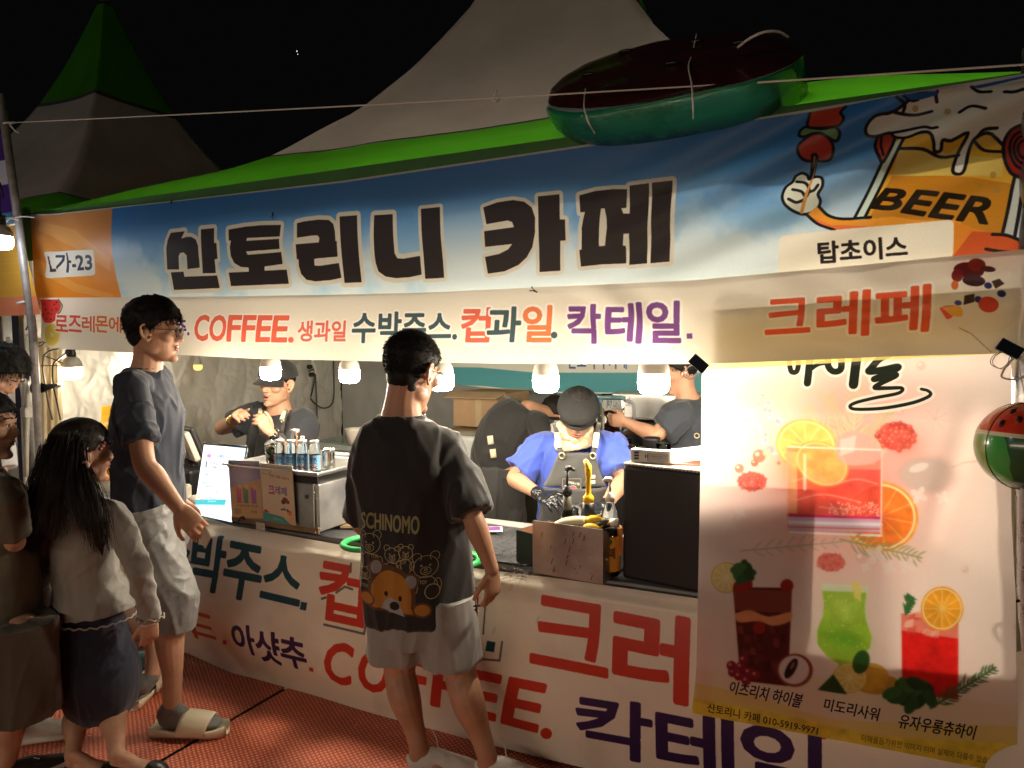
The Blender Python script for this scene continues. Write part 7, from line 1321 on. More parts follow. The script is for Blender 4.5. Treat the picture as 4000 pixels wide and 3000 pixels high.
m = MB(); tee(m, [J(1628, 2405, yb_), J(1622, 2330, yb_), lp(PV, NB, .30), lp(PV, NB, .62), lp(PV, NB, .86), lp(PV, NB, .95), NB + (0, 0, -.004)], [.200, .200, .196, .200, .180, .138, .092], [.150, .150, .150, .150, .128, .100, .080], hd, [(SR, ER), (SL_, EL)], .93, 1.02, .072, .078)
PL = J(1500, 2200, -.4)[0]
def fcm(c_):
    x, y, z = c_; f = folds(.010, 5, .22, 7.0, .25)(c_); r_ = J(1765, 2000, yb_)[0]; f += .014 * math.sin((x - y * .4) * 46 + z * 3) * math.exp(-((x - r_) / .07) ** 2) * (1 if z < 1.2 else max(0, 1 - (z - 1.2) * 6)); f += .006 * math.sin((x - y * .4) * 34) * max(0, min(1, (1.1 - z) * 3)); return f
shm = remesh(m, .0075, 2, fcm, 't_shirt'); sho = link('t_shirt', shm, None, t)
# print on its back: planar map along the body heading
c = Canvas(-.24, .24, .58, 1.16, 1700, '272525'); sx_ = lambda p: float(np.dot(np.asarray(p) - NB, side))
def pm(P):
    P = np.asarray(P, float).reshape(-1, 2); out = []
    pl = -hd; 
    for a_, b_ in P:
        d = ray(a_, b_); p0 = NB - hd * .14; q = CAM_POS + d * (((p0 - CAM_POS) @ hd) / (d @ hd)); out.append((float((q - NB) @ side), q[2]))
    return np.array(out)
g2b = lambda *P: [(1330 + x * K6, 2000 + y * K6) for x, y in P]
c.map = lambda P: pm(P)
c.text('SCHINOMO', g2b((136, 0), (520, 18), (518, 128), (136, 98)), '8f8a62', bold=.05)
OL = 'b3a67a'; lw_ = .0021
def bear_outline(x, y, r):
    T_ = lambda a, b: g2b((x + a * r, y + b * r))[0]
    E_ = lambda a, b, ra, rb, n=22, a0=0, a1=2 * math.pi: c.line([T_(a + ra * math.cos(q), b + rb * math.sin(q)) for q in np.linspace(a0, a1, n)], lw_, OL)
    E_(0, 0, 1, .92); E_(-.72, -.82, .38, .38, 14, 2.2, 7.0); E_(.72, -.82, .38, .38, 14, 2.4, 7.2); E_(0, .35, .42, .32); E_(0, .25, .13, .08, 10); E_(-.35, -.1, .07, .07, 8); E_(.35, -.1, .07, .07, 8); E_(0, .35, .2, .15, 8, .4, 2.7)
    E_(0, 1.75, .95, .95, 14, -2.4, -.7 + 6.28 - 4.4 if False else .9); E_(-.95, 1.7, .3, .6, 14); E_(.95, 1.7, .3, .6, 14)
for x, y, r in ((190, 200, 72), (345, 265, 52), (435, 245, 46), (560, 335, 74), (150, 400, 44)): bear_outline(x, y, r)
for x, y in ((225, 275), (415, 300), (545, 430), (150, 482)): c.text('TOY', g2b((x - 22, y - 12), (x + 24, y - 8), (x + 24, y + 16), (x - 22, y + 12)), OL, bold=.02)
c.ellipse(g2b((600, 495))[0], (26, 28), '2a2726'); c.line([g2b((600 + 44 * math.cos(q), 495 + 46 * math.sin(q)))[0] for q in np.linspace(0, 6.3, 20)], lw_ * 1.4, OL)
BR = '5a3a22'; c.poly(g2b(*[(335 + 165 * math.cos(q), 520 + 190 * math.sin(q)) for q in np.linspace(math.pi, 2 * math.pi, 24)], (500, 600), (560, 650), (180, 620), (175, 560)), BR)
for q in ((235, 345), (470, 425)): c.ellipse(g2b(q)[0], (31, 36), BR); c.ellipse(g2b(q)[0], (22, 26), '8a8a8e')
c.poly(g2b(*[(335 + 138 * math.cos(q), 520 + 158 * math.sin(q)) for q in np.linspace(math.pi, 2 * math.pi, 24)], (470, 600), (540, 640), (200, 600), (205, 555)), 'a8742c')
c.poly(g2b((290, 560), (340, 530), (390, 560), (430, 650), (270, 610)), '9a9a9c'); c.ellipse(g2b((362, 585))[0], (20, 17), '1c1a1a'); c.ellipse(g2b((302, 515))[0], (8, 10), '1c1a1a'); c.ellipse(g2b((400, 535))[0], (7, 11), '1c1a1a')
for q in ((165, 560), (540, 610)): c.ellipse(g2b(q)[0], (38, 30), BR, rot=.1); c.ellipse(g2b(q)[0], (30, 22), 'a8742c', rot=.1)
c.grain(.010); IMS = c.image('bear_shirt_print')
ms = bpy.data.materials.new('printed_black_cotton'); ms.use_nodes = True; nt = ms.node_tree; N = nt.nodes; L = nt.links; p = N['Principled BSDF']; p.inputs['Roughness'].default_value = .8; p.inputs['Sheen Weight'].default_value = .25; p.inputs['Specular IOR Level'].default_value = .3
it = N.new('ShaderNodeTexImage'); it.image = IMS; it.extension = 'CLIP'; gm = N.new('ShaderNodeMix'); gm.data_type = 'RGBA'; gm.inputs[6].default_value = (.0205, .0190, .0190, 1); L.new(it.outputs[0], gm.inputs[7]); L.new(it.outputs[1], gm.inputs[0])
at = N.new('ShaderNodeAttribute'); at.attribute_name = 'backside'; mu = N.new('ShaderNodeMath'); mu.operation = 'MULTIPLY'; L.new(it.outputs[1], mu.inputs[0]); L.new(at.outputs['Fac'], mu.inputs[1]); L.new(mu.outputs[0], gm.inputs[0]); L.new(gm.outputs[2], p.inputs['Base Color'])
tc = N.new('ShaderNodeTexCoord'); nb_ = N.new('ShaderNodeTexNoise'); nb_.inputs['Scale'].default_value = 24; nb_.inputs['Detail'].default_value = 5; L.new(tc.outputs['Object'], nb_.inputs[0]); bp = N.new('ShaderNodeBump'); bp.inputs['Strength'].default_value = .3; bp.inputs['Distance'].default_value = .006; L.new(nb_.outputs[0], bp.inputs['Height']); L.new(bp.outputs[0], p.inputs['Normal'])
shm.materials.append(ms); n = len(shm.vertices); co = np.empty(n * 3, np.float32); shm.vertices.foreach_get('co', co); co = co.reshape(-1, 3); no = np.empty(n * 3, np.float32); shm.vertices.foreach_get('normal', no); no = no.reshape(-1, 3)
U = np.stack([((co - NB) @ side - c.x0) / (c.x1 - c.x0), (co[:, 2] - c.z0) / (c.z1 - c.z0)], 1); uvl = shm.uv_layers.new(name='uv'); li = np.zeros(len(shm.loops), np.int32); shm.loops.foreach_get('vertex_index', li); uvl.data.foreach_set('uv', U[li].astype(np.float32).ravel())
att = shm.attributes.new('backside', 'FLOAT', 'POINT'); att.data.foreach_set('value', ((no @ hd) < .15).astype(np.float32))
rib = MB(); rib.tube([NB + (0, 0, .002) + .090 * np.array((math.cos(a), math.sin(a) * .84, .02 * math.sin(a))) for a in np.linspace(0, 2 * math.pi, 28)], (.007), 8, caps=False); rib.build('collar', BLKT, t, smooth=True)
m = MB(); torso_mesh(m, [PV + (0, 0, -.20), PV + (0, 0, -.08), PV + (0, 0, .05)], np.array([.165, .180, .16]), np.array([.125, .13, .12]), hd)
for H, K, e_ in ((HpL, KL, J(1548, 2562, yb_ - .03)), (HpR, KR, J(1762, 2588, yb_ + .02))): m.tube([H + (0, 0, .04), lp(H, e_, .5), e_], [.115, .112, .110], 20, ref=(0, 1, 0), sub=5)
link('shorts', remesh(m, .0075, 1, folds(.007, 7, .3, 9.0, .3), 'shorts'), SWEAT, t)
me_ = MB(); q = J(1862, 2368, yb_ - .10); 
for a_, b_, a2, b2 in ((1858, 2360, 1862, 2392), (1850, 2368, 1874, 2366), (1854, 2380, 1868, 2392)): me_.tube([J(a_, b_, yb_ - .145), J(a2, b2, yb_ - .145)], .003, 6)
me_.build('shorts_emblem', BLK, t)
fade = lambda az, z: float(np.interp(z, [-.06, -.02, .03, .08, .13], [.001, .002, .006, .012, .016]))
LCM = lambda az: float(np.interp(az, [0, .6, 1.05, 1.30, 1.45, 1.9, 2.3, 3.15], [.078, .066, .036, -.004, .000, -.030, -.050, -.058]))
m = MB().add(*hair_cap(HC, HRm, hs, LCM, fade, .002, 5)); strands(m, HC, HRm, hs, LCM, 2600, lambda az, z: .018 if z > .06 else .009, lambda d: np.array((0, .1, -.35)), .0010, 1.1, 8, .006); m.ell(HC + HRm @ (np.array((0, -.036, -.016)) * hs), np.array((.060, .053, .056)) * hs, HRm, 20, 14); m.ell(HC + HRm @ (np.array((0, -.027, -.052)) * hs), np.array((.055, .037, .036)) * hs, HRm, 20, 14); m.build('hair', HAIRM, t, smooth=True)
WSH = mat('white_shoe_leather', (.62, .60, .55), .5, noise=(20, .15))
def sneaker(t, h, e, m1=WSH, m2=None, s=1.0, lace=True):
    h, e = np.array(h), np.array(e); d = nrm((e - h) * (1, 1, 0)); n_ = np.array((-d[1], d[0], 0)); L = .275 * s; h0 = np.array((h[0], h[1], 0)) - d * .025; M_ = lambda x, w, z: h0 + d * x * s + n_ * w * s + up * z * s
    m = MB(); m.tube([M_(0, 0, .018), M_(.05, 0, .018), M_(.12, 0, .018), M_(.20, 0, .018), M_(.262, 0, .020), M_(.285, 0, .024)], np.array([(.026, .016), (.036, .018), (.036, .018), (.046, .018), (.036, .017), (.014, .012)]) * s, 16, ref=(0, 0, 1), sub=3); m.build('shoe_sole', m2 or WSH, t, smooth=True)
    m = MB(); m.tube([M_(.004, 0, .05), M_(.04, 0, .062), M_(.10, 0, .062), M_(.16, 0, .050), M_(.22, 0, .040), M_(.27, 0, .032)], np.array([(.024, .030), (.033, .042), (.034, .044), (.040, .032), (.038, .020), (.018, .010)]) * s, 16, ref=(0, 0, 1), sub=4); m.build('shoe_upper', m1, t, smooth=True)
    if lace:
        m = MB()
        for k in range(5): m.tube([M_(.11 + .018 * k, .024, .086 - .009 * k), M_(.115 + .018 * k, 0, .100 - .010 * k), M_(.12 + .018 * k, -.024, .084 - .009 * k)], .0028 * s, 5, sub=3)
        m.tube([M_(.11, .0, .10), M_(.10, .03, .13), M_(.08, .05, .15)], .002, 5, sub=3); m.tube([M_(.11, 0, .10), M_(.14, -.03, .09)], .002, 5); m.build('laces', WSH, t, smooth=True)
sneaker(t, gL0, gL1); sneaker(t, gR0, gR1)
# ================= the girl
SK3 = SKIN('fair', (.50, .29, .19)); CARD = cloth_mat('grey_cardigan_knit', (.25, .235, .21), .85, .4, (150, .4, .003)); NVS = cloth_mat('navy_skirt', (.010, .015, .034), .85, .3, (120, .3, .003))
t = person('girl with long dark tied hair, grey cardigan and navy skirt, seen from behind'); yg = -.78
hd = nrm((.10, 1, 0)); side = np.array((hd[1], -hd[0], 0)); HC = J(322, 1772, yg); hdir = nrm((.28, .95, -.08)); HRm = frame(hdir); hs = .93
NB = J(318, 1935, yg); PV = J(345, 2420, yg + .02); SR = J(448, 2015, yg + .02); SL_ = J(215, 2040, yg - .04); ER = J(540, 2215, yg + .03); WR = J(588, 2418, yg + .08); HT = J(584, 2500, yg + .08); EL = J(140, 2250, yg - .05); WL = J(160, 2430, yg + .05)
m = MB(); head(m, HC, HRm, hs, jaw=.95, nose=.97); ear(m, HC, HRm, hs, 1); ear(m, HC, HRm, hs, -1); limb(m, [HC + HRm @ np.array((0, -.02, -.02)), lp(HC, NB, .6), NB + (0, 0, -.03)], [(.048, .05), (.042, .042), (.06, .05)])
torso_mesh(m, [PV + (0, 0, -.06), PV, lp(PV, NB, .35), lp(PV, NB, .7), lp(PV, NB, .9), NB], [.12, .12, .105, .12, .10, .05], [.08, .08, .075, .08, .065, .04], hd)
arm_mesh(m, SR, ER, WR, .72); arm_mesh(m, SL_, EL, WL, .72); hand(m, WR, HT - WR, (-.7, .3, 0), -1, .82, .35); hand(m, WL, (0, .2, -1), (.6, .5, 0), 1, .82, .4)
gL0, gR0 = G(285, 3015, .02), G(458, 3012, .02); _d = nrm((.92, .40, 0)) * .175; gL1, gR1 = gL0 + _d, gR0 + _d
HpL, KL, AL = J(300, 2520, yg), J(318, 2765, yg), np.array((*gL0[:2], .085)); HpR, KR, AR = J(425, 2510, yg + .04), J(452, 2760, yg + .05), np.array((*gR0[:2], .085))
leg_mesh(m, HpL, KL, AL, .82, -hd); leg_mesh(m, HpR, KR, AR, .82, -hd); foot_mesh(m, AL, gL0, gL1, .68); foot_mesh(m, AR, gR0, gR1, .68); link('body', remesh(m, .0055, 2, name='body'), SK3, t); face_bits(t, HC, HRm, hs)
m = MB(); tee(m, [J(360, 2392, yg + .02), J(352, 2330, yg + .02), lp(PV, NB, .35), lp(PV, NB, .66), lp(PV, NB, .87), NB], [.178, .168, .150, .145, .115, .055], [.138, .128, .108, .105, .085, .050], hd, [(SR, lp(ER, WR, .0))], 1.0, .86, .052, .048)
for S, E_, W_ in ((SR, ER, WR), (SL_, EL, WL)): m.tube([lp(S, NB, .3), S, lp(S, E_, .5), E_, lp(E_, W_, .5), lp(E_, W_, .97)], [.048, .053, .050, .046, .040, .042], 16, ref=(0, 1, 0), sub=4)
link('cardigan', remesh(m, .0065, 2, folds(.0052, 8, .5, 3.0, 1.2), 'cardigan'), CARD, t)
m = MB(); P = []; 
for k in range(90): a = 2 * math.pi * k / 89; b0_ = J(360, 2392, yg + .02) + (0, 0, -.004); P.append(b0_ + side * .180 * math.cos(a) + hd * .140 * math.sin(a) + up * (.004 * math.sin(k * 1.9)))
m.tube(P, .0035, 6, caps=False); P = [lp(ER, WR, .97) + .046 * np.array((math.cos(a), math.sin(a), .15 * math.sin(a * 7))) for a in np.linspace(0, 6.28, 40)]; m.tube(P, .0035, 6, caps=False); m.build('frilled_hem', CARD, t, smooth=True)
m = MB(); b_ = J(372, 2745, yg + .03); m.tube([J(350, 2340, yg + .02), J(355, 2420, yg + .02), J(365, 2520, yg + .03), J(378, 2620, yg + .03), J(376, 2700, yg + .03), J(366, 2762, yg + .03)], np.array([(.12, .09), (.146, .110), (.162, .128), (.168, .136), (.160, .130), (.130, .105)]), 26, ref=hd, sub=3); link('skirt', remesh(m, .0075, 2, folds(.006, 7, .3, 6, .2), 'skirt'), NVS, t)
lineG = lambda az: float(np.interp(az, [0, .6, 1.05, 1.35, 1.75, 2.2, 3.15], [.080, .070, .040, .010, -.010, -.045, -.06])); m = MB().add(*hair_cap(HC, HRm, hs, lineG, lambda az, z: .015, .0010, 9)); rr = random.Random(21)
tie = J(332, 1824, yg - .14); T_ = lambda p: HC + HRm @ (np.array(p) * hs)
for k in range(420):      # hair drawn back over the skull to the tie
    a = rr.uniform(-2.9, 2.9); th = rr.uniform(.05, 1.35); d = np.array((math.sin(th) * math.sin(a), math.sin(th) * math.cos(a), math.cos(th))); 
    if (np.array((0, -.012, .045)) + d * (.076, .096, .086))[2] < lineG(abs(a)) + .01: continue
    dT = nrm(HRm.T @ (tie - HC)); P = []
    for q in np.linspace(0, 1, 7): e_ = nrm(d * (1 - q) + nrm(np.array((dT[0], dT[1], -.15))) * q + np.array((d[0] * .25, 0, -.12)) * math.sin(q * math.pi)); P.append(T_(np.array((0, -.012, .045)) + e_ * (np.array((.076, .096, .086)) + .012 + rr.uniform(-.001, .004))))
    P.append(tie + np.array([rr.gauss(0, .005) for _ in range(3)])); m.tube(P, .0009, 3, caps=False)
def lock(P, n, sp0, sp1, r=.0016, sd=0):
    rr = random.Random(sd); P = catmull(np.array(P), 5); q_ = np.linspace(0, 1, len(P)); m.tube(P, np.minimum(np.interp(q_, [0, .55, .85, 1], [sp0 * 1.1, sp1 * 1.25, sp1 * 1.0, .002]), .03), 12); r *= .62
    for k in range(n):
        o = np.array([rr.gauss(0, 1), rr.gauss(0, 1), rr.gauss(0, .4)]); L_ = int(len(P) * rr.uniform(.8, 1.0)); ph = rr.uniform(0, 6)
        Q = [P[i] + o * lerp(sp0, sp1, min(1, 1.6 * i / len(P))) + np.array((.004 * math.sin(i * .5 + ph), .003 * math.cos(i * .4 + ph), 0)) for i in range(L_)]; m.tube(Q, np.linspace(r, r * .4, len(Q)), 3, caps=False)
lock([tie, J(352, 1890, yg - .17), J(372, 1980, yg - .19), J(384, 2070, yg - .19), J(400, 2170, yg - .18)], 260, .006, .017, .0018, 1)
lock([J(240, 1700, yg - .10), J(205, 1800, yg - .14), J(170, 1900, yg - .17), J(140, 2020, yg - .17), J(118, 2120, yg - .16), J(112, 2170, yg - .15)], 420, .016, .022, .0020, 2)
lock([J(285, 1700, yg - .11), J(262, 1800, yg - .15), J(240, 1900, yg - .18), J(222, 2010, yg - .18), J(215, 2110, yg - .17)], 420, .016, .020, .0020, 3)
lock([J(300, 1720, yg - .11), J(300, 1820, yg - .15), J(300, 1900, yg - .17), J(320, 1990, yg - .18), J(345, 2080, yg - .18)], 260, .012, .016, .0018, 4)
lock([J(190, 1740, yg - .06), J(160, 1860, yg - .10), J(135, 1960, yg - .12), J(105, 2080, yg - .12)], 200, .012, .014, .0018, 5)
m.build('hair', HAIRB, t, smooth=True)
MB().tube([tie + .016 * np.array((math.cos(a), .3 * math.sin(a), math.sin(a))) for a in np.linspace(0, 6.28, 16)], .005, 8, caps=False).build('hair_tie', mat('hair_tie_pink', (.5, .3, .26), .6), t, smooth=True)
q = T_((.074, .022, .070)); MB().box(q, (.010, .055, .022), R=HRm @ frame((0, 1, -.35))).build('hair_clip', mat('clip_silver', (.45, .50, .52), .3, .3), t, bevel=.003)
for k in range(3): MB().ell(T_((.082, .050 - .006 * k, .050 - .012 * k)), .008, None, 8, 6).build('hair_flower', mat('flower_dark_pink', (.30, .12, .13), .5), t, smooth=True)
MB().tube([WR + (0, 0, -.010) + .030 * np.array((math.cos(a), math.sin(a), .2 * math.sin(a))) for a in np.linspace(0, 6.28, 20)], .003, 6, caps=False).build('bracelet', mat('bracelet_cream', (.6, .5, .38), .4), t, smooth=True)
FLAT = mat('black_flat_shoe', (.012, .011, .012), .35)
for h, e in ((gL0, gL1), (gR0, gR1)):
    d = nrm((e - h) * (1, 1, 0)); h0 = np.array((h[0], h[1], 0)) - d * .012; m = MB(); m.tube([h0 + up * .024, h0 + d * .05 + up * .024, h0 + d * .10 + up * .020, h0 + d * .14 + up * .026, h0 + d * .18 + up * .024, h0 + d * .200 + up * .018], [(.028, .030), (.036, .028), (.037, .020), (.042, .032), (.036, .026), (.018, .014)], 14, ref=(0, 0, 1), sub=3); m.build('flat_shoe', FLAT, t, smooth=True)
    m = MB()
    for sg in (-1, 1): m.tube([h0 + d * .15 + up * .050, h0 + d * .15 + np.array((-d[1], d[0], 0)) * sg * .02 + up * .056, h0 + d * .16 + np.array((-d[1], d[0], 0)) * sg * .012 + up * .050], .003, 6, sub=2)
    m.build('shoe_bow', FLAT, t, smooth=True)
# ================= the boy at the left edge
OLIVE = cloth_mat('olive_cotton', (.115, .105, .070)); KHA = cloth_mat('brown_shorts_cloth', (.085, .070, .050), .8); t = person('boy in an olive T-shirt and brown cargo shorts cut by the left edge'); yo = -1.0
hd = nrm((.45, .9, 0)); side = np.array((hd[1], -hd[0], 0)); HC = J(-60, 1668, yo); HRm = frame(nrm((.75, .66, -.12))); hs = .95; NB = J(-63, 1832, yo); PV = J(8, 2360, yo + .02); SR = J(22, 1930, yo - .06); SL_ = J(-130, 1920, yo + .08); ER = J(58, 2120, yo - .02); WR = J(60, 2030, yo + .2); EL = J(-140, 2150, yo + .1); WL = J(-60, 2250, yo + .25)
m = MB(); head(m, HC, HRm, hs, jaw=.95); ear(m, HC, HRm, hs, 1); limb(m, [HC + HRm @ np.array((0, -.02, -.02)), lp(HC, NB, .6), NB + (0, 0, -.03)], [(.05, .05), (.046, .046), (.065, .055)]); torso_mesh(m, [PV + (0, 0, -.06), PV, lp(PV, NB, .5), lp(PV, NB, .9), NB], [.13, .13, .12, .11, .05], [.09, .09, .085, .07, .045], hd)
arm_mesh(m, SR, ER, WR, .80); arm_mesh(m, SL_, EL, WL, .8); hand(m, WR, (-.3, 1, .2), (0, 0, 1), 1, .85, .7); hand(m, WL, (.2, 1, 0), (0, 0, 1), -1, .85, .4)
g0, g1 = G(30, 3060, .02), G(150, 3010, .02); HpR, KR, AR = J(80, 2480, yo), J(75, 2760, yo), np.array((*g0[:2], .1)); HpL, KL, AL = J(-60, 2470, yo + .05), J(-70, 2760, yo + .06), np.array((g0[0] - .2, g0[1] + .1, .1)); leg_mesh(m, HpR, KR, AR, .88, -hd); leg_mesh(m, HpL, KL, AL, .88, -hd)
link('body', remesh(m, .006, 2, name='body'), SK3, t); face_bits(t, HC, HRm, hs); m = MB(); tee(m, [PV + (0, 0, -.005), PV + (0, 0, .08), lp(PV, NB, .5), lp(PV, NB, .8), NB], [.158, .155, .148, .135, .060], [.120, .12, .115, .10, .056], hd, [(SR, ER), (SL_, EL)], .85, 1.0, .058, .060)
link('t_shirt', remesh(m, .008, 2, folds(.005, 5, .35, 2, .6), 't_shirt'), OLIVE, t); m = MB(); torso_mesh(m, [PV + (0, 0, -.18), PV + (0, 0, -.05), PV + (0, 0, .04)], np.array([.15, .165, .15]), np.array([.12, .125, .12]), hd)
for H, K in ((HpR, KR), (HpL, KL)): m.tube([H + (0, 0, .06), lp(H, K, .5), K + (0, 0, -.02)], [.12, .125, .130], 18, ref=(0, 1, 0), sub=4)
link('shorts', remesh(m, .008, 1, folds(.006, 6, .35, 4, .4), 'shorts'), KHA, t); lineB = lambda az: float(np.interp(az, [0, .6, 1.05, 1.35, 1.75, 2.2, 3.15], [.058, .055, .030, .006, -.020, -.045, -.055]))
m = MB().add(*hair_cap(HC, HRm, hs, lineB, lambda az, z: .014, .003, 4)); strands(m, HC, HRm, hs, lineB, 900, .030, lambda d: np.array((0, .4, -.6)), .0013, .35, 7, .008); m.build('hair', HAIRM, t, smooth=True); sneaker(t, g0, g1, mat('black_speckled', (.03, .03, .03), .6, noise=(120, .9)), WSH, .85)
# ================= the adult stooping at the left edge
t = person('dark haired adult in a white top stooping at the far left edge'); ya = -.38; HC = J(0, 1458, ya); HRm = frame(nrm((.62, .25, -.75)), (0.5, .3, .8)); hs = 1.02; NB = J(-95, 1500, ya); PV = J(-210, 2020, ya - .05); hd = nrm((.8, .5, 0)); SR = J(-60, 1620, ya - .15); SL_ = J(-90, 1600, ya + .15); ER = J(0, 1860, ya - .15); WR = J(60, 2000, ya - .05); EL = J(-60, 1850, ya + .2); WL = J(0, 2020, ya + .15)
m = MB(); head(m, HC, HRm, hs); ear(m, HC, HRm, hs, 1); ear(m, HC, HRm, hs, -1); limb(m, [HC + HRm @ np.array((0, -.02, -.02)), lp(HC, NB, .6), NB + (0, 0, -.02)], [(.055, .055), (.052, .052), (.07, .06)]); torso_mesh(m, [PV + (0, 0, -.06), PV, lp(PV, NB, .5), lp(PV, NB, .9), NB], [.15, .15, .14, .13, .06], [.10, .10, .1, .08, .05], hd); arm_mesh(m, SR, ER, WR, .9); arm_mesh(m, SL_, EL, WL, .9); hand(m, WR, (.5, .3, -.5), (0, 0, 1), 1, .95, .5); hand(m, WL, (.5, .3, -.5), (0, 0, 1), -1, .95, .5)
g0, g1 = G(45, 2885, .03), G(150, 2868, .03); HpR, KR, AR = PV + (0.08, -.08, -.05), lp(PV, g0, .55) + (.05, 0, 0), np.array((*g0[:2], .1)); HpL, KL, AL = PV + (-.1, .08, -.05), PV + (-.15, .1, -.45), np.array((PV[0] - .2, PV[1] + .1, .1)); leg_mesh(m, HpR, KR, AR, 1, -hd); leg_mesh(m, HpL, KL, AL, 1, -hd); link('body', remesh(m, .006, 2, name='body'), SK3, t); face_bits(t, HC, HRm, hs)
m = MB(); tee(m, [PV + (0, 0, -.05), PV + (0, 0, .06), lp(PV, NB, .5), lp(PV, NB, .85), NB], [.18, .18, .175, .16, .075], [.135, .135, .13, .115, .07], hd, [(SR, ER), (SL_, EL)], .9, 1.0, .075, .078); link('t_shirt', remesh(m, .008, 2, folds(.006, 5, .4, 8, .7), 't_shirt'), cloth_mat('white_cotton', (.55, .54, .55), .85), t)
m = MB(); torso_mesh(m, [PV + (0, 0, -.2), PV + (0, 0, .03)], np.array([.16, .16]), np.array([.12, .12]), hd)
for H, K, A in ((HpR, KR, AR), (HpL, KL, AL)): m.tube([H + (0, 0, .04), K, lp(K, A, .9)], [.11, .09, .075], 16, ref=(0, 1, 0), sub=4)
link('trousers', remesh(m, .009, 1, folds(.01, 7, .5, 4, .6), 'trousers'), cloth_mat('dark_trousers', (.03, .03, .035)), t); m = MB().add(*hair_cap(HC, HRm, hs, LINE_M, lambda az, z: .020, .005, 3)); strands(m, HC, HRm, hs, LINE_M, 1000, .040, lambda d: np.array((0, .4, -.5)), .0014, .4, 9, .012); m.build('hair', HAIRM, t, smooth=True); sneaker(t, g0, g1, WSH, WSH, 1.0, False)
# ================= vendors
APR = cloth_mat('charcoal_denim', (.045, .045, .043), .85, .2, (190, .5, .003)); LEA = mat('cream_leather', (.66, .56, .38), .45); RING = mat('brass_ring', (.6, .5, .3), .3, .9)
def apron_panel(t, P4, off, nm='apron_bib', m_=APR, curve=.03, n=10):
    """P4: tl, tr, br, bl world points; bows outwards"""
    P4 = [np.array(p) for p in P4]; nn = nrm(np.cross(P4[1] - P4[0], P4[3] - P4[0])); nn = -nn if nn @ (CAM_POS - P4[0]) < 0 else nn; V = []
    for j in range(n + 1):
        for i in range(n + 1):
            u, v = i / n, j / n; V.append(lp(lp(P4[0], P4[1], u), lp(P4[3], P4[2], u), v) + nn * (off + curve * math.sin(u * math.pi) ** .8 + .004 * math.sin(u * 9 + v * 7)))
    o = MB().add(V, [(j * (n + 1) + i, j * (n + 1) + i + 1, (j + 1) * (n + 1) + i + 1, (j + 1) * (n + 1) + i) for j in range(n) for i in range(n)]).build(nm, m_, t, smooth=True); md = o.modifiers.new('s', 'SOLIDIFY'); md.thickness = .004; return o
def strap(t, P, w=.013, nm='apron_strap', m_=APR): MB().tube(P, [(w, .003)] * len(P), 8, sub=3, ref=nrm(CAM_POS - np.array(P[0]))).build(nm, m_, t, smooth=True)
# --- laughing vendor in the cap
t = person('laughing vendor in a black cap, dark T-shirt and apron gesturing with both fists'); y0 = .80; hd = nrm((.20, -.98, 0)); side = np.array((hd[1], -hd[0], 0)); NB = J(1092, 1598, y0); PV = J(1090, 1950, y0 + .05); HC = J(1086, 1500, y0 - .04); HRm = frame(nrm((.02, -.97, -.10)), (.12, 0, 1)); hs = 1.06
SR = J(1005, 1630, y0 + .0); SL_ = J(1185, 1655, y0 + .03); ER = J(868, 1672, y0 - .12); WR = J(912, 1642, y0 - .30); EL = J(1135, 1795, y0 - .14); WL = J(1056, 1690, y0 - .30)
m = MB(); head(m, HC, HRm, hs, jaw=1.18, mouth=1.0); ear(m, HC, HRm, hs, 1); ear(m, HC, HRm, hs, -1); limb(m, [HC + HRm @ np.array((0, -.02, -.02)), lp(HC, NB, .6), NB + (0, 0, -.03)], [(.064, .066), (.062, .062), (.09, .08)]); torso_mesh(m, [PV + (0, 0, -.06), PV, lp(PV, NB, .5), lp(PV, NB, .9), NB], [.16, .165, .17, .14, .065], [.12, .12, .12, .09, .055], hd)
arm_mesh(m, SR, ER, WR, 1.1); arm_mesh(m, SL_, EL, WL, 1.1); hand(m, WR, J(930, 1600, y0 - .34) - WR, (.6, -.2, .3), 1, 1.02, 1.25, .6, .9); hand(m, WL, J(1015, 1628, y0 - .36) - WL, (-.7, .2, -.2), -1, 1.02, 1.1, .6, .9)
link('body', remesh(m, .0052, 2, name='body'), SK1, t); face_bits(t, HC, HRm, hs, True, 1.1, True, True)
m = MB(); tee(m, [PV + (0, 0, -.1), PV + (0, 0, .06), lp(PV, NB, .5), lp(PV, NB, .85), NB + (0, 0, -.01)], [.20, .205, .210, .185, .085], [.155, .16, .16, .13, .08], hd, [(SR, ER), (SL_, EL)], .74, 1.0, .088, .086); link('t_shirt', remesh(m, .0075, 2, folds(.008, 7, .5, 11, .9), 't_shirt'), cloth_mat('charcoal_navy_cotton', (.030, .032, .040)), t)
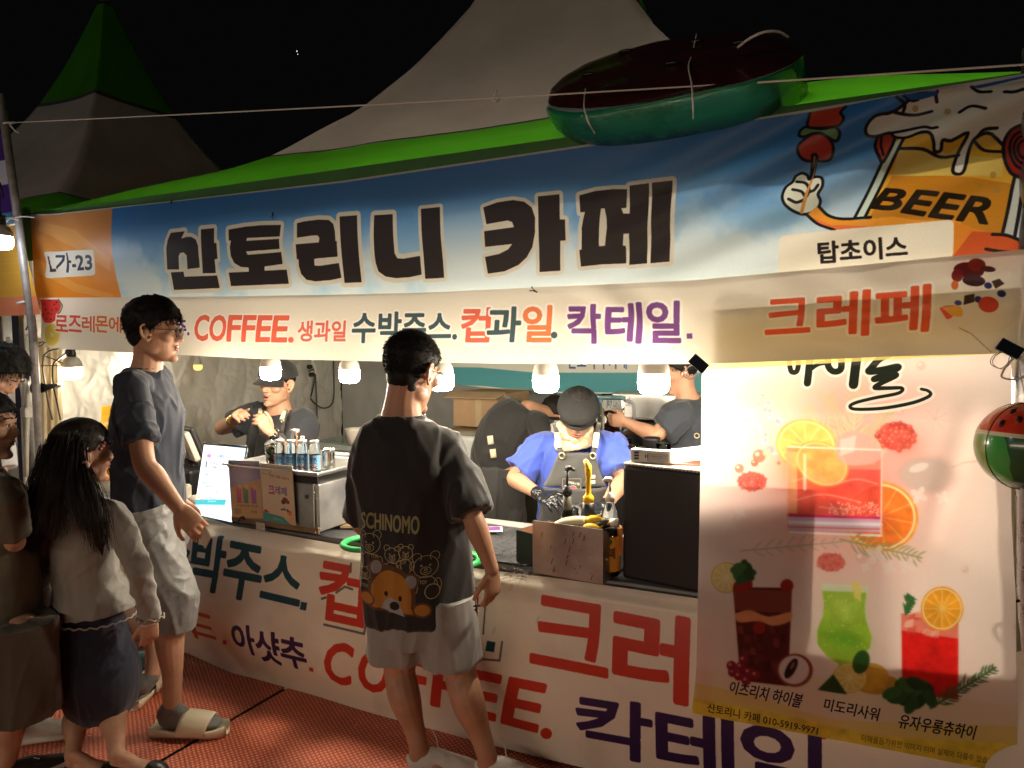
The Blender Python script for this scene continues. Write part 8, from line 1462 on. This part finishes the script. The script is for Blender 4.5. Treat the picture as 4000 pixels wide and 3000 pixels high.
def cap(t, c, R, s, m_, brim=True, flat=False):
    T = lambda p: c + R @ (np.array(p, float) * s)
    V = []; nu, nv = 40, 16
    for j in range(nv + 1):
        th = .03 + 1.60 * j / nv
        for i in range(nu):
            a = 2 * math.pi * i / nu; rx, ry, rz = (.094, .116, .092) if not flat else (.098, .138, .062); d = np.array((math.sin(th) * math.sin(a), math.sin(th) * math.cos(a), math.cos(th))); k = 1 + (.015 * math.cos(a * 6) * math.sin(th) if not flat else .03 * max(0, math.cos(a)) * math.sin(th)); V.append(T(np.array((0, -.004 + (.012 if flat else 0), .052)) + d * (rx * k, ry * k, rz)))
    m = MB().add(V, [(j * nu + i, (j + 1) * nu + i, (j + 1) * nu + (i + 1) % nu, j * nu + (i + 1) % nu) for j in range(nv) for i in range(nu)] + [tuple(range(nu))]); o = m.build('cap_crown', m_, t, smooth=True); md = o.modifiers.new('s', 'SOLIDIFY'); md.thickness = .004
    if brim:
        V = []; n = 20; L = .065 if not flat else .050
        for j in range(6):
            v = j / 5
            for i in range(n + 1): a = -1.15 + 2.3 * i / n; r_ = 1 + L / .11 * v * math.cos(a * 1.15); V.append(T((.090 * math.sin(a) * (1 + .05 * v), .112 * math.cos(a) * r_ - .004, .050 - .020 * v - .03 * (abs(math.sin(a)) ** 2) * v - .004)))
        o = MB().add(V, [(j * (n + 1) + i, j * (n + 1) + i + 1, (j + 1) * (n + 1) + i + 1, (j + 1) * (n + 1) + i) for j in range(5) for i in range(n)]).build('cap_brim', m_, t, smooth=True); md = o.modifiers.new('s', 'SOLIDIFY'); md.thickness = .004
cap(t, HC, HRm, hs, cloth_mat('cap_black', (.012, .012, .013), .8)); m = MB().add(*hair_cap(HC, HRm, hs, LINE_M, lambda az, z: .006, .002, 3)); m.build('hair', HAIRM, t, smooth=True)
apron_panel(t, [J(1018, 1690, y0 - .17), J(1112, 1688, y0 - .17), J(1170, 1830, y0 - .18), J(985, 1830, y0 - .18)], .01); apron_panel(t, [J(985, 1830, y0 - .18), J(1170, 1830, y0 - .18), J(1180, 2000, y0 - .16), J(985, 2000, y0 - .16)], .012, 'apron_skirt')
for P, mm_, nm, w in (([J(1016, 1596, y0 - .12), J(1014, 1640, y0 - .18), J(1018, 1690, y0 - .19)], APR, 'apron_strap', .011), ([J(1120, 1600, y0 - .12), J(1108, 1640, y0 - .18), J(1100, 1690, y0 - .19)], APR, 'apron_strap', .011), ([J(1018, 1600, y0 - .14), J(1014, 1625, y0 - .19)], LEA, 'leather_tab', .012), ([J(1112, 1604, y0 - .15), J(1100, 1640, y0 - .20)], LEA, 'leather_tab', .012)): strap(t, P, w, nm, mm_)
for q in (J(1082, 1682, y0 - .21), J(1104, 1644, y0 - .21)): MB().tube([q + .011 * np.array((math.cos(a), 0, math.sin(a))) for a in np.linspace(0, 6.28, 16)], .003, 6, caps=False).build('buckle_ring', RING, t, smooth=True)
q = lp(SL_, EL, .45) + nrm(CAM_POS - SL_) * .096 + (.01, 0, 0); fr = frame(nrm(CAM_POS - q)); MB().box(q, (.062, .004, .044), R=fr).build('flag_patch', mat('patch_white', (.75, .73, .68), .6), t); MB().lathe([(0, .001), (.011, 0)], q + fr[:, 1] * .003, 16, fr[:, 1]).build('patch_red', mat('patch_red_dot', (.6, .03, .03), .5), t); MB().box(q + fr[:, 1] * .0036 - fr[:, 2] * .005, (.018, .002, .009), R=fr).build('patch_blue', mat('patch_blue_half', (.02, .05, .3), .5), t)
for sx in (-1, 1):
    for sz in (-1, 1): MB().box(q + fr[:, 1] * .003 + fr[:, 0] * .021 * sx + fr[:, 2] * .013 * sz, (.009, .002, .007), R=fr @ np.array([[math.cos(.6 * sx * sz), 0, math.sin(.6 * sx * sz)], [0, 1, 0], [-math.sin(.6 * sx * sz), 0, math.cos(.6 * sx * sz)]])).build('patch_bars', BLK, t)
wd = nrm(WL - EL); q = lp(EL, WL, .86); MB().tube([q - wd * .010, q + wd * .010], .0335, 20).build('watch_band', mat('watch_band_navy', (.02, .03, .06), .5), t, smooth=True); fr = frame(nrm(CAM_POS - q)); MB().lathe([(.0, .010), (.018, .010), (.021, .006), (.021, 0)], q + fr[:, 1] * .030, 20, fr[:, 1]).build('watch_face', mat('watch_face_black', (.01, .01, .012), .1), t, smooth=True)
wd = nrm(WR - ER); q = lp(ER, WR, .93); e1 = nrm(np.cross(wd, up)); e2 = np.cross(wd, e1); MB().tube([q + .033 * (e1 * math.cos(a) + e2 * math.sin(a)) for a in np.linspace(0, 6.28, 30)], .0032, 6, caps=False).build('gold_bracelet', mat('gold', (.7, .5, .15), .3, 1), t, smooth=True)
# --- vendor in the blue shirt and flat cap
BLUE = cloth_mat('royal_blue_cotton', (.045, .085, .42), .85, .2); t = person('vendor in a blue T-shirt, flat cap, neck scarf and grey apron working with black gloves'); y0 = .92; hd = nrm((.34, -.94, 0)); side = np.array((hd[1], -hd[0], 0)); NB = J(2252, 1700, y0); PV = J(2240, 2010, y0 + .12); HC = J(2258, 1618, y0 - .10); HRm = frame(nrm((.28, -.83, -.52)), (.2, -.35, .85)); hs = 1.02
SR = J(2112, 1752, y0 + .0); SL_ = J(2388, 1752, y0 + .0); ER = J(2008, 1868, y0 - .10); WR = J(2112, 1935, y0 - .30); EL = J(2428, 1880, y0 - .10); WL = J(2360, 1985, y0 - .32)
m = MB(); head(m, HC, HRm, hs, jaw=1.08); ear(m, HC, HRm, hs, 1); ear(m, HC, HRm, hs, -1); limb(m, [HC + HRm @ np.array((0, -.03, -.02)), lp(HC, NB, .6) + (0, .04, 0), NB + (0, .02, -.03)], [(.06, .06), (.062, .06), (.085, .075)]); torso_mesh(m, [PV + (0, 0, -.1), PV, lp(PV, NB, .5), lp(PV, NB, .9), NB], [.15, .155, .155, .13, .06], [.11, .11, .11, .085, .05], hd)
arm_mesh(m, SR, ER, WR, 1.0); arm_mesh(m, SL_, EL, WL, .98); link('body', remesh(m, .0055, 2, name='body'), SK2, t); face_bits(t, HC, HRm, hs, True, .1)
m = MB(); hand(m, WR, J(2195, 1962, y0 - .40) - WR, (.2, .3, -.8), 1, 1.08, .55); limb(m, [lp(ER, WR, .88), WR], [.034, .031]); hand(m, WL, J(2290, 2010, y0 - .42) - WL, (-.2, .4, -.8), -1, 1.08, .6); limb(m, [lp(EL, WL, .88), WL], [.034, .031]); link('rubber_gloves', remesh(m, .005, 1, folds(.0018, 40, 1, 3, 1), 'rubber_gloves'), mat('black_nitrile', (.012, .013, .016), .25, bump=(70, .7, .004)), t)
m = MB(); tee(m, [PV + (0, 0, -.1), PV + (0, 0, .05), lp(PV, NB, .5), lp(PV, NB, .82), NB + (0, 0, -.012)], [.185, .190, .190, .170, .085], [.145, .15, .145, .12, .08], hd, [(SR, ER), (SL_, EL)], .78, 1.05, .086, .088); link('t_shirt', remesh(m, .0075, 2, folds(.009, 7, .5, 15, .9), 't_shirt'), BLUE, t)
cap(t, HC, HRm, hs, cloth_mat('herringbone_cap', (.0045, .0045, .004), .9, .0, (140, .6, .003)), True, True); m = MB().add(*hair_cap(HC, HRm, hs, LINE_M, lambda az, z: .004, .002, 3)); m.build('hair', HAIRM, t, smooth=True)
nk = lp(HC, NB, .80) + (0, -.02, -.01); m = MB()
for k in range(4): z = .045 - .028 * k; m.tube([nk + np.array(((.074 + .006 * (k % 2) + .002 * k) * math.cos(a), (.070 + .006 * (k % 2)) * math.sin(a) - .012, z + .010 * math.sin(a * 2 + k) - .020 * (math.sin(a) < 0) * abs(math.sin(a)))) for a in np.linspace(0, 2 * math.pi, 30)], .018, 8, caps=False)
link('neck_scarf', remesh(m, .007, 2, folds(.003, 20, 1, 1, .5), 'neck_scarf'), mat('patterned_scarf', (.58, .46, .28), .8, noise=(60, .55)), t)
A1 = [J(2190, 1768, y0 - .16), J(2320, 1768, y0 - .16), J(2372, 1900, y0 - .18), J(2128, 1900, y0 - .18)]; apron_panel(t, A1, .012, curve=.02); apron_panel(t, [A1[3], A1[2], J(2372, 2050, y0 - .16), J(2105, 2050, y0 - .16)], .012, 'apron_skirt')
cp = Canvas(0, .16, 0, .16, 1500, '3a3936'); cp.line([(.01, .01), (.01, .15), (.15, .15), (.15, .01)], .003, '8a8680', closed=True); cp.text('생과일주스 전문', [(.05, .135), (.14, .12), (.14, .10), (.05, .118)], 'd8d6d0', bold=.03); cp.ellipse((.09, .075), (.028, .025), 'c8486a'); cp.line([(.09 + .03 * math.cos(a), .075 + .027 * math.sin(a)) for a in np.linspace(-1, 2, 12)], .005, '4a9a4a'); cp.ellipse((.105, .045), (.02, .018), 'e8b060'); cp.text('카페', [(.09, .028), (.12, .028), (.12, .012), (.09, .012)], 'd8d6d0')
P4 = [J(2192, 1865, y0 - .215), J(2275, 1865, y0 - .215), J(2272, 1950, y0 - .215), J(2192, 1950, y0 - .215)]; me = bpy.data.meshes.new('pocket'); me.from_pydata([tuple(P4[3]), tuple(P4[2]), tuple(P4[1]), tuple(P4[0])], [], [(0, 1, 2, 3)]); uv = me.uv_layers.new()
for li_, q_ in enumerate(((0, 0), (1, 0), (1, 1), (0, 1))): uv.data[li_].uv = q_
link('apron_pocket', me, img_mat('apron_pocket_print', cp.image('apron_pocket_print'), .85, 0), t)
for sx, x0_, x1_ in ((-1, 2165, 2195), (1, 2340, 2316)):
    strap(t, [J(x0_, 1650, y0 - .02), J((x0_ * 2 + x1_) / 3, 1690, y0 - .14), J((x0_ + x1_ * 2) / 3, 1745, y0 - .175), J(x1_, 1775, y0 - .185)], .012); strap(t, [J((x0_ * 2 + x1_) / 3, 1690, y0 - .155), J((x0_ + x1_ * 2) / 3, 1748, y0 - .19)], .014, 'leather_tab', LEA)
    q = J(x1_, 1780, y0 - .20); MB().tube([q + .014 * np.array((math.cos(a), 0, math.sin(a))) for a in np.linspace(0, 6.28, 18)], .0035, 6, caps=False).build('eyelet', RING, t, smooth=True)
    for yy in (1700, 1735): MB().ell(J((x0_ + x1_) / 2 - 3 * sx, yy, y0 - .20), .0035, None, 8, 6).build('rivet', RING, t, smooth=True)
for yy in (1865, 1885): strap(t, [J(2288, yy, y0 - .215), J(2325, yy - 2, y0 - .205)], .009, 'leather_tab', LEA)
# --- bent vendor
t = person('vendor in black bending away with apron ties at the waist'); y0 = 1.45; hd = nrm((.35, .93, 0)); PV = J(1935, 1800, y0); NB = J(2060, 1605, y0 + .12); HC = NB + np.array((.10, .17, -.05)); HRm = frame(nrm((.3, .5, -.9)), (.3, .9, .3)); SR = J(2105, 1660, y0 + .02); SL_ = J(1985, 1600, y0 + .3); ER = J(2120, 1720, y0 + .1); WR = ER + (.06, .2, -.05); EL = SL_ + (0, .1, -.2); WL = EL + (.1, .2, 0)
m = MB(); head(m, HC, HRm, 1); ear(m, HC, HRm, 1, 1); limb(m, [HC, NB], [.058, .07]); torso_mesh(m, [PV + (0, 0, -.1), PV, lp(PV, NB, .5) + (-.02, 0, .04), lp(PV, NB, .9), NB], [.16, .16, .16, .14, .07], [.12, .12, .12, .1, .06], hd); arm_mesh(m, SR, ER, WR); arm_mesh(m, SL_, EL, WL); hand(m, WR, (.3, .8, -.3), (0, 0, -1), 1, 1, .4); hand(m, WL, (.3, .8, -.3), (0, 0, -1), -1, 1, .4)
HpL, HpR = PV + (-.1, .02, -.08), PV + (.1, -.02, -.08); leg_mesh(m, HpL, HpL + (0, 0, -.42), HpL + (0, 0, -.80)); leg_mesh(m, HpR, HpR + (0, 0, -.42), HpR + (0, 0, -.80)); link('body', remesh(m, .008, 2, name='body'), SK1, t)
m = MB(); tee(m, [PV + (-.01, 0, -.02), PV + (0, 0, .06), lp(PV, NB, .5) + (-.02, 0, .06), lp(PV, NB, .85) + (0, 0, .02), NB], [.165, .17, .185, .165, .09], [.135, .14, .15, .13, .08], hd, [(SR, ER), (SL_, EL)], .85, 1.0, .08, .08); link('t_shirt', remesh(m, .009, 2, folds(.005, 5, .6, 21, .9), 't_shirt'), BLKT, t)
m = MB(); torso_mesh(m, [PV + (0, 0, -.55), PV + (0, 0, -.3), PV + (0, 0, -.02)], np.array([.19, .19, .175]), np.array([.15, .15, .15]), hd); link('apron_skirt', remesh(m, .009, 2, folds(.012, 6, .2, 23, .2), 'apron_skirt'), APR, t)
for H in (HpL, HpR): m = MB(); m.tube([H, H + (0, 0, -.42), H + (0, 0, -.78)], [.11, .09, .08], 14, ref=(0, 1, 0)); m.build('trouser_leg', BLKT, t, smooth=True)
for ny in (1720, 1772): strap(t, [J(1914 + (ny - 1720) * .2, ny - 18, y0 - .19), J(1918 + (ny - 1720) * .2, ny + 16, y0 - .19)], .018, 'leather_tab', LEA)
m = MB().add(*hair_cap(HC, HRm, 1, LINE_M, lambda az, z: .012, .003, 3)); m.build('hair', HAIRM, t, smooth=True)
# --- vendor at the right in the back
t = person('vendor in a dark shirt at the back right holding the blender jug'); y0 = 1.62; hd = nrm((-.8, -.5, 0)); NB = J(2690, 1560, y0); PV = J(2700, 1880, y0 + .05); HC = J(2655, 1450, y0); HRm = frame(nrm((-.85, -.40, -.35))); SR = J(2690, 1610, y0 + .17); SL_ = J(2650, 1625, y0 - .15); EL = J(2560, 1700, y0 - .22); WL = J(2448, 1650, y0 - .18); ER = J(2600, 1700, y0 + .2); WR = J(2480, 1680, y0 + .1)
m = MB(); head(m, HC, HRm, 1); ear(m, HC, HRm, 1, 1); ear(m, HC, HRm, 1, -1); limb(m, [HC + HRm @ np.array((0, -.02, -.02)), lp(HC, NB, .6), NB + (0, 0, -.03)], [(.058, .06), (.056, .058), (.08, .07)]); torso_mesh(m, [PV + (0, 0, -.1), PV, lp(PV, NB, .5), lp(PV, NB, .9), NB], [.15, .155, .155, .13, .06], [.12, .12, .12, .09, .055], hd); arm_mesh(m, SR, ER, WR); arm_mesh(m, SL_, EL, WL, 1.05); hand(m, WL, (-1, 0, .1), (0, 1, .1), -1, 1, .6); hand(m, WR, (-1, 0, .1), (0, -1, .1), 1, 1, .6); link('body', remesh(m, .007, 2, name='body'), SK1, t); face_bits(t, HC, HRm, 1)
m = MB(); tee(m, [PV + (0, 0, -.1), PV + (0, 0, .05), lp(PV, NB, .5), lp(PV, NB, .85), NB], [.19, .19, .19, .165, .08], [.155, .155, .15, .125, .075], hd, [(SR, ER), (SL_, EL)], .68, 1.0, .082, .082); link('t_shirt', remesh(m, .009, 2, folds(.009, 6, .6, 25, .9), 't_shirt'), cloth_mat('slate_cotton', (.035, .042, .055)), t)
m = MB(); torso_mesh(m, [PV + (0, 0, -.5), PV + (0, 0, 0), J(2695, 1745, y0)], np.array([.2, .2, .197]), np.array([.165, .165, .16]), hd); link('apron_skirt', remesh(m, .009, 2, folds(.008, 6, .2, 27, .2), 'apron_skirt'), APR, t); q = J(2722, 1702, y0 - .19); MB().tube([q + .013 * np.array((math.cos(a), 0, math.sin(a))) for a in np.linspace(0, 6.28, 16)], .003, 6, caps=False).build('apron_ring', RING, t, smooth=True)
m = MB().add(*hair_cap(HC, HRm, 1, LINE_M, lambda az, z: .018, .004, 3)); strands(m, HC, HRm, 1, LINE_M, 500, .03, lambda d: np.array((0, .2, -.4)), .0014, .4, 9, .010); m.build('hair', HAIRM, t, smooth=True)

# small litter trodden into the carpet
rr = random.Random(77); m = MB()
for k in range(260):
    x, y = rr.uniform(-3.6, 1.0), rr.uniform(-1.6, -.12); s_ = rr.uniform(.0012, .0045); m.box((x, y, .008), (s_ * rr.uniform(.6, 2.2), s_, .0015), rz=rr.uniform(0, 3))
tag(m.build('carpet_crumbs', mat('pale_crumb', (.5, .42, .34), .8)), 'pale crumbs and paper bits trodden into the red carpet', 'litter', kind='stuff')
for x, y, rz, l in ((-1.55, -.62, .4, 'torn paper scrap on the carpet between the two standing men'), (-1.05, -.95, 1.2, 'crumpled receipt on the carpet in front of the counter')):
    V = [(x + a * math.cos(rz) - b * math.sin(rz), y + a * math.sin(rz) + b * math.cos(rz), .010 + .004 * mnoise.noise(Vector((a * 90, b * 90, x)))) for b in np.linspace(-.012, .012, 5) for a in np.linspace(-.02, .02, 6)]
    tag(MB().add(V, [(j * 6 + i, j * 6 + i + 1, (j + 1) * 6 + i + 1, (j + 1) * 6 + i) for j in range(4) for i in range(5)]).build('paper_scrap', mat('paper_white', (.75, .72, .68), .5)), l, 'paper')
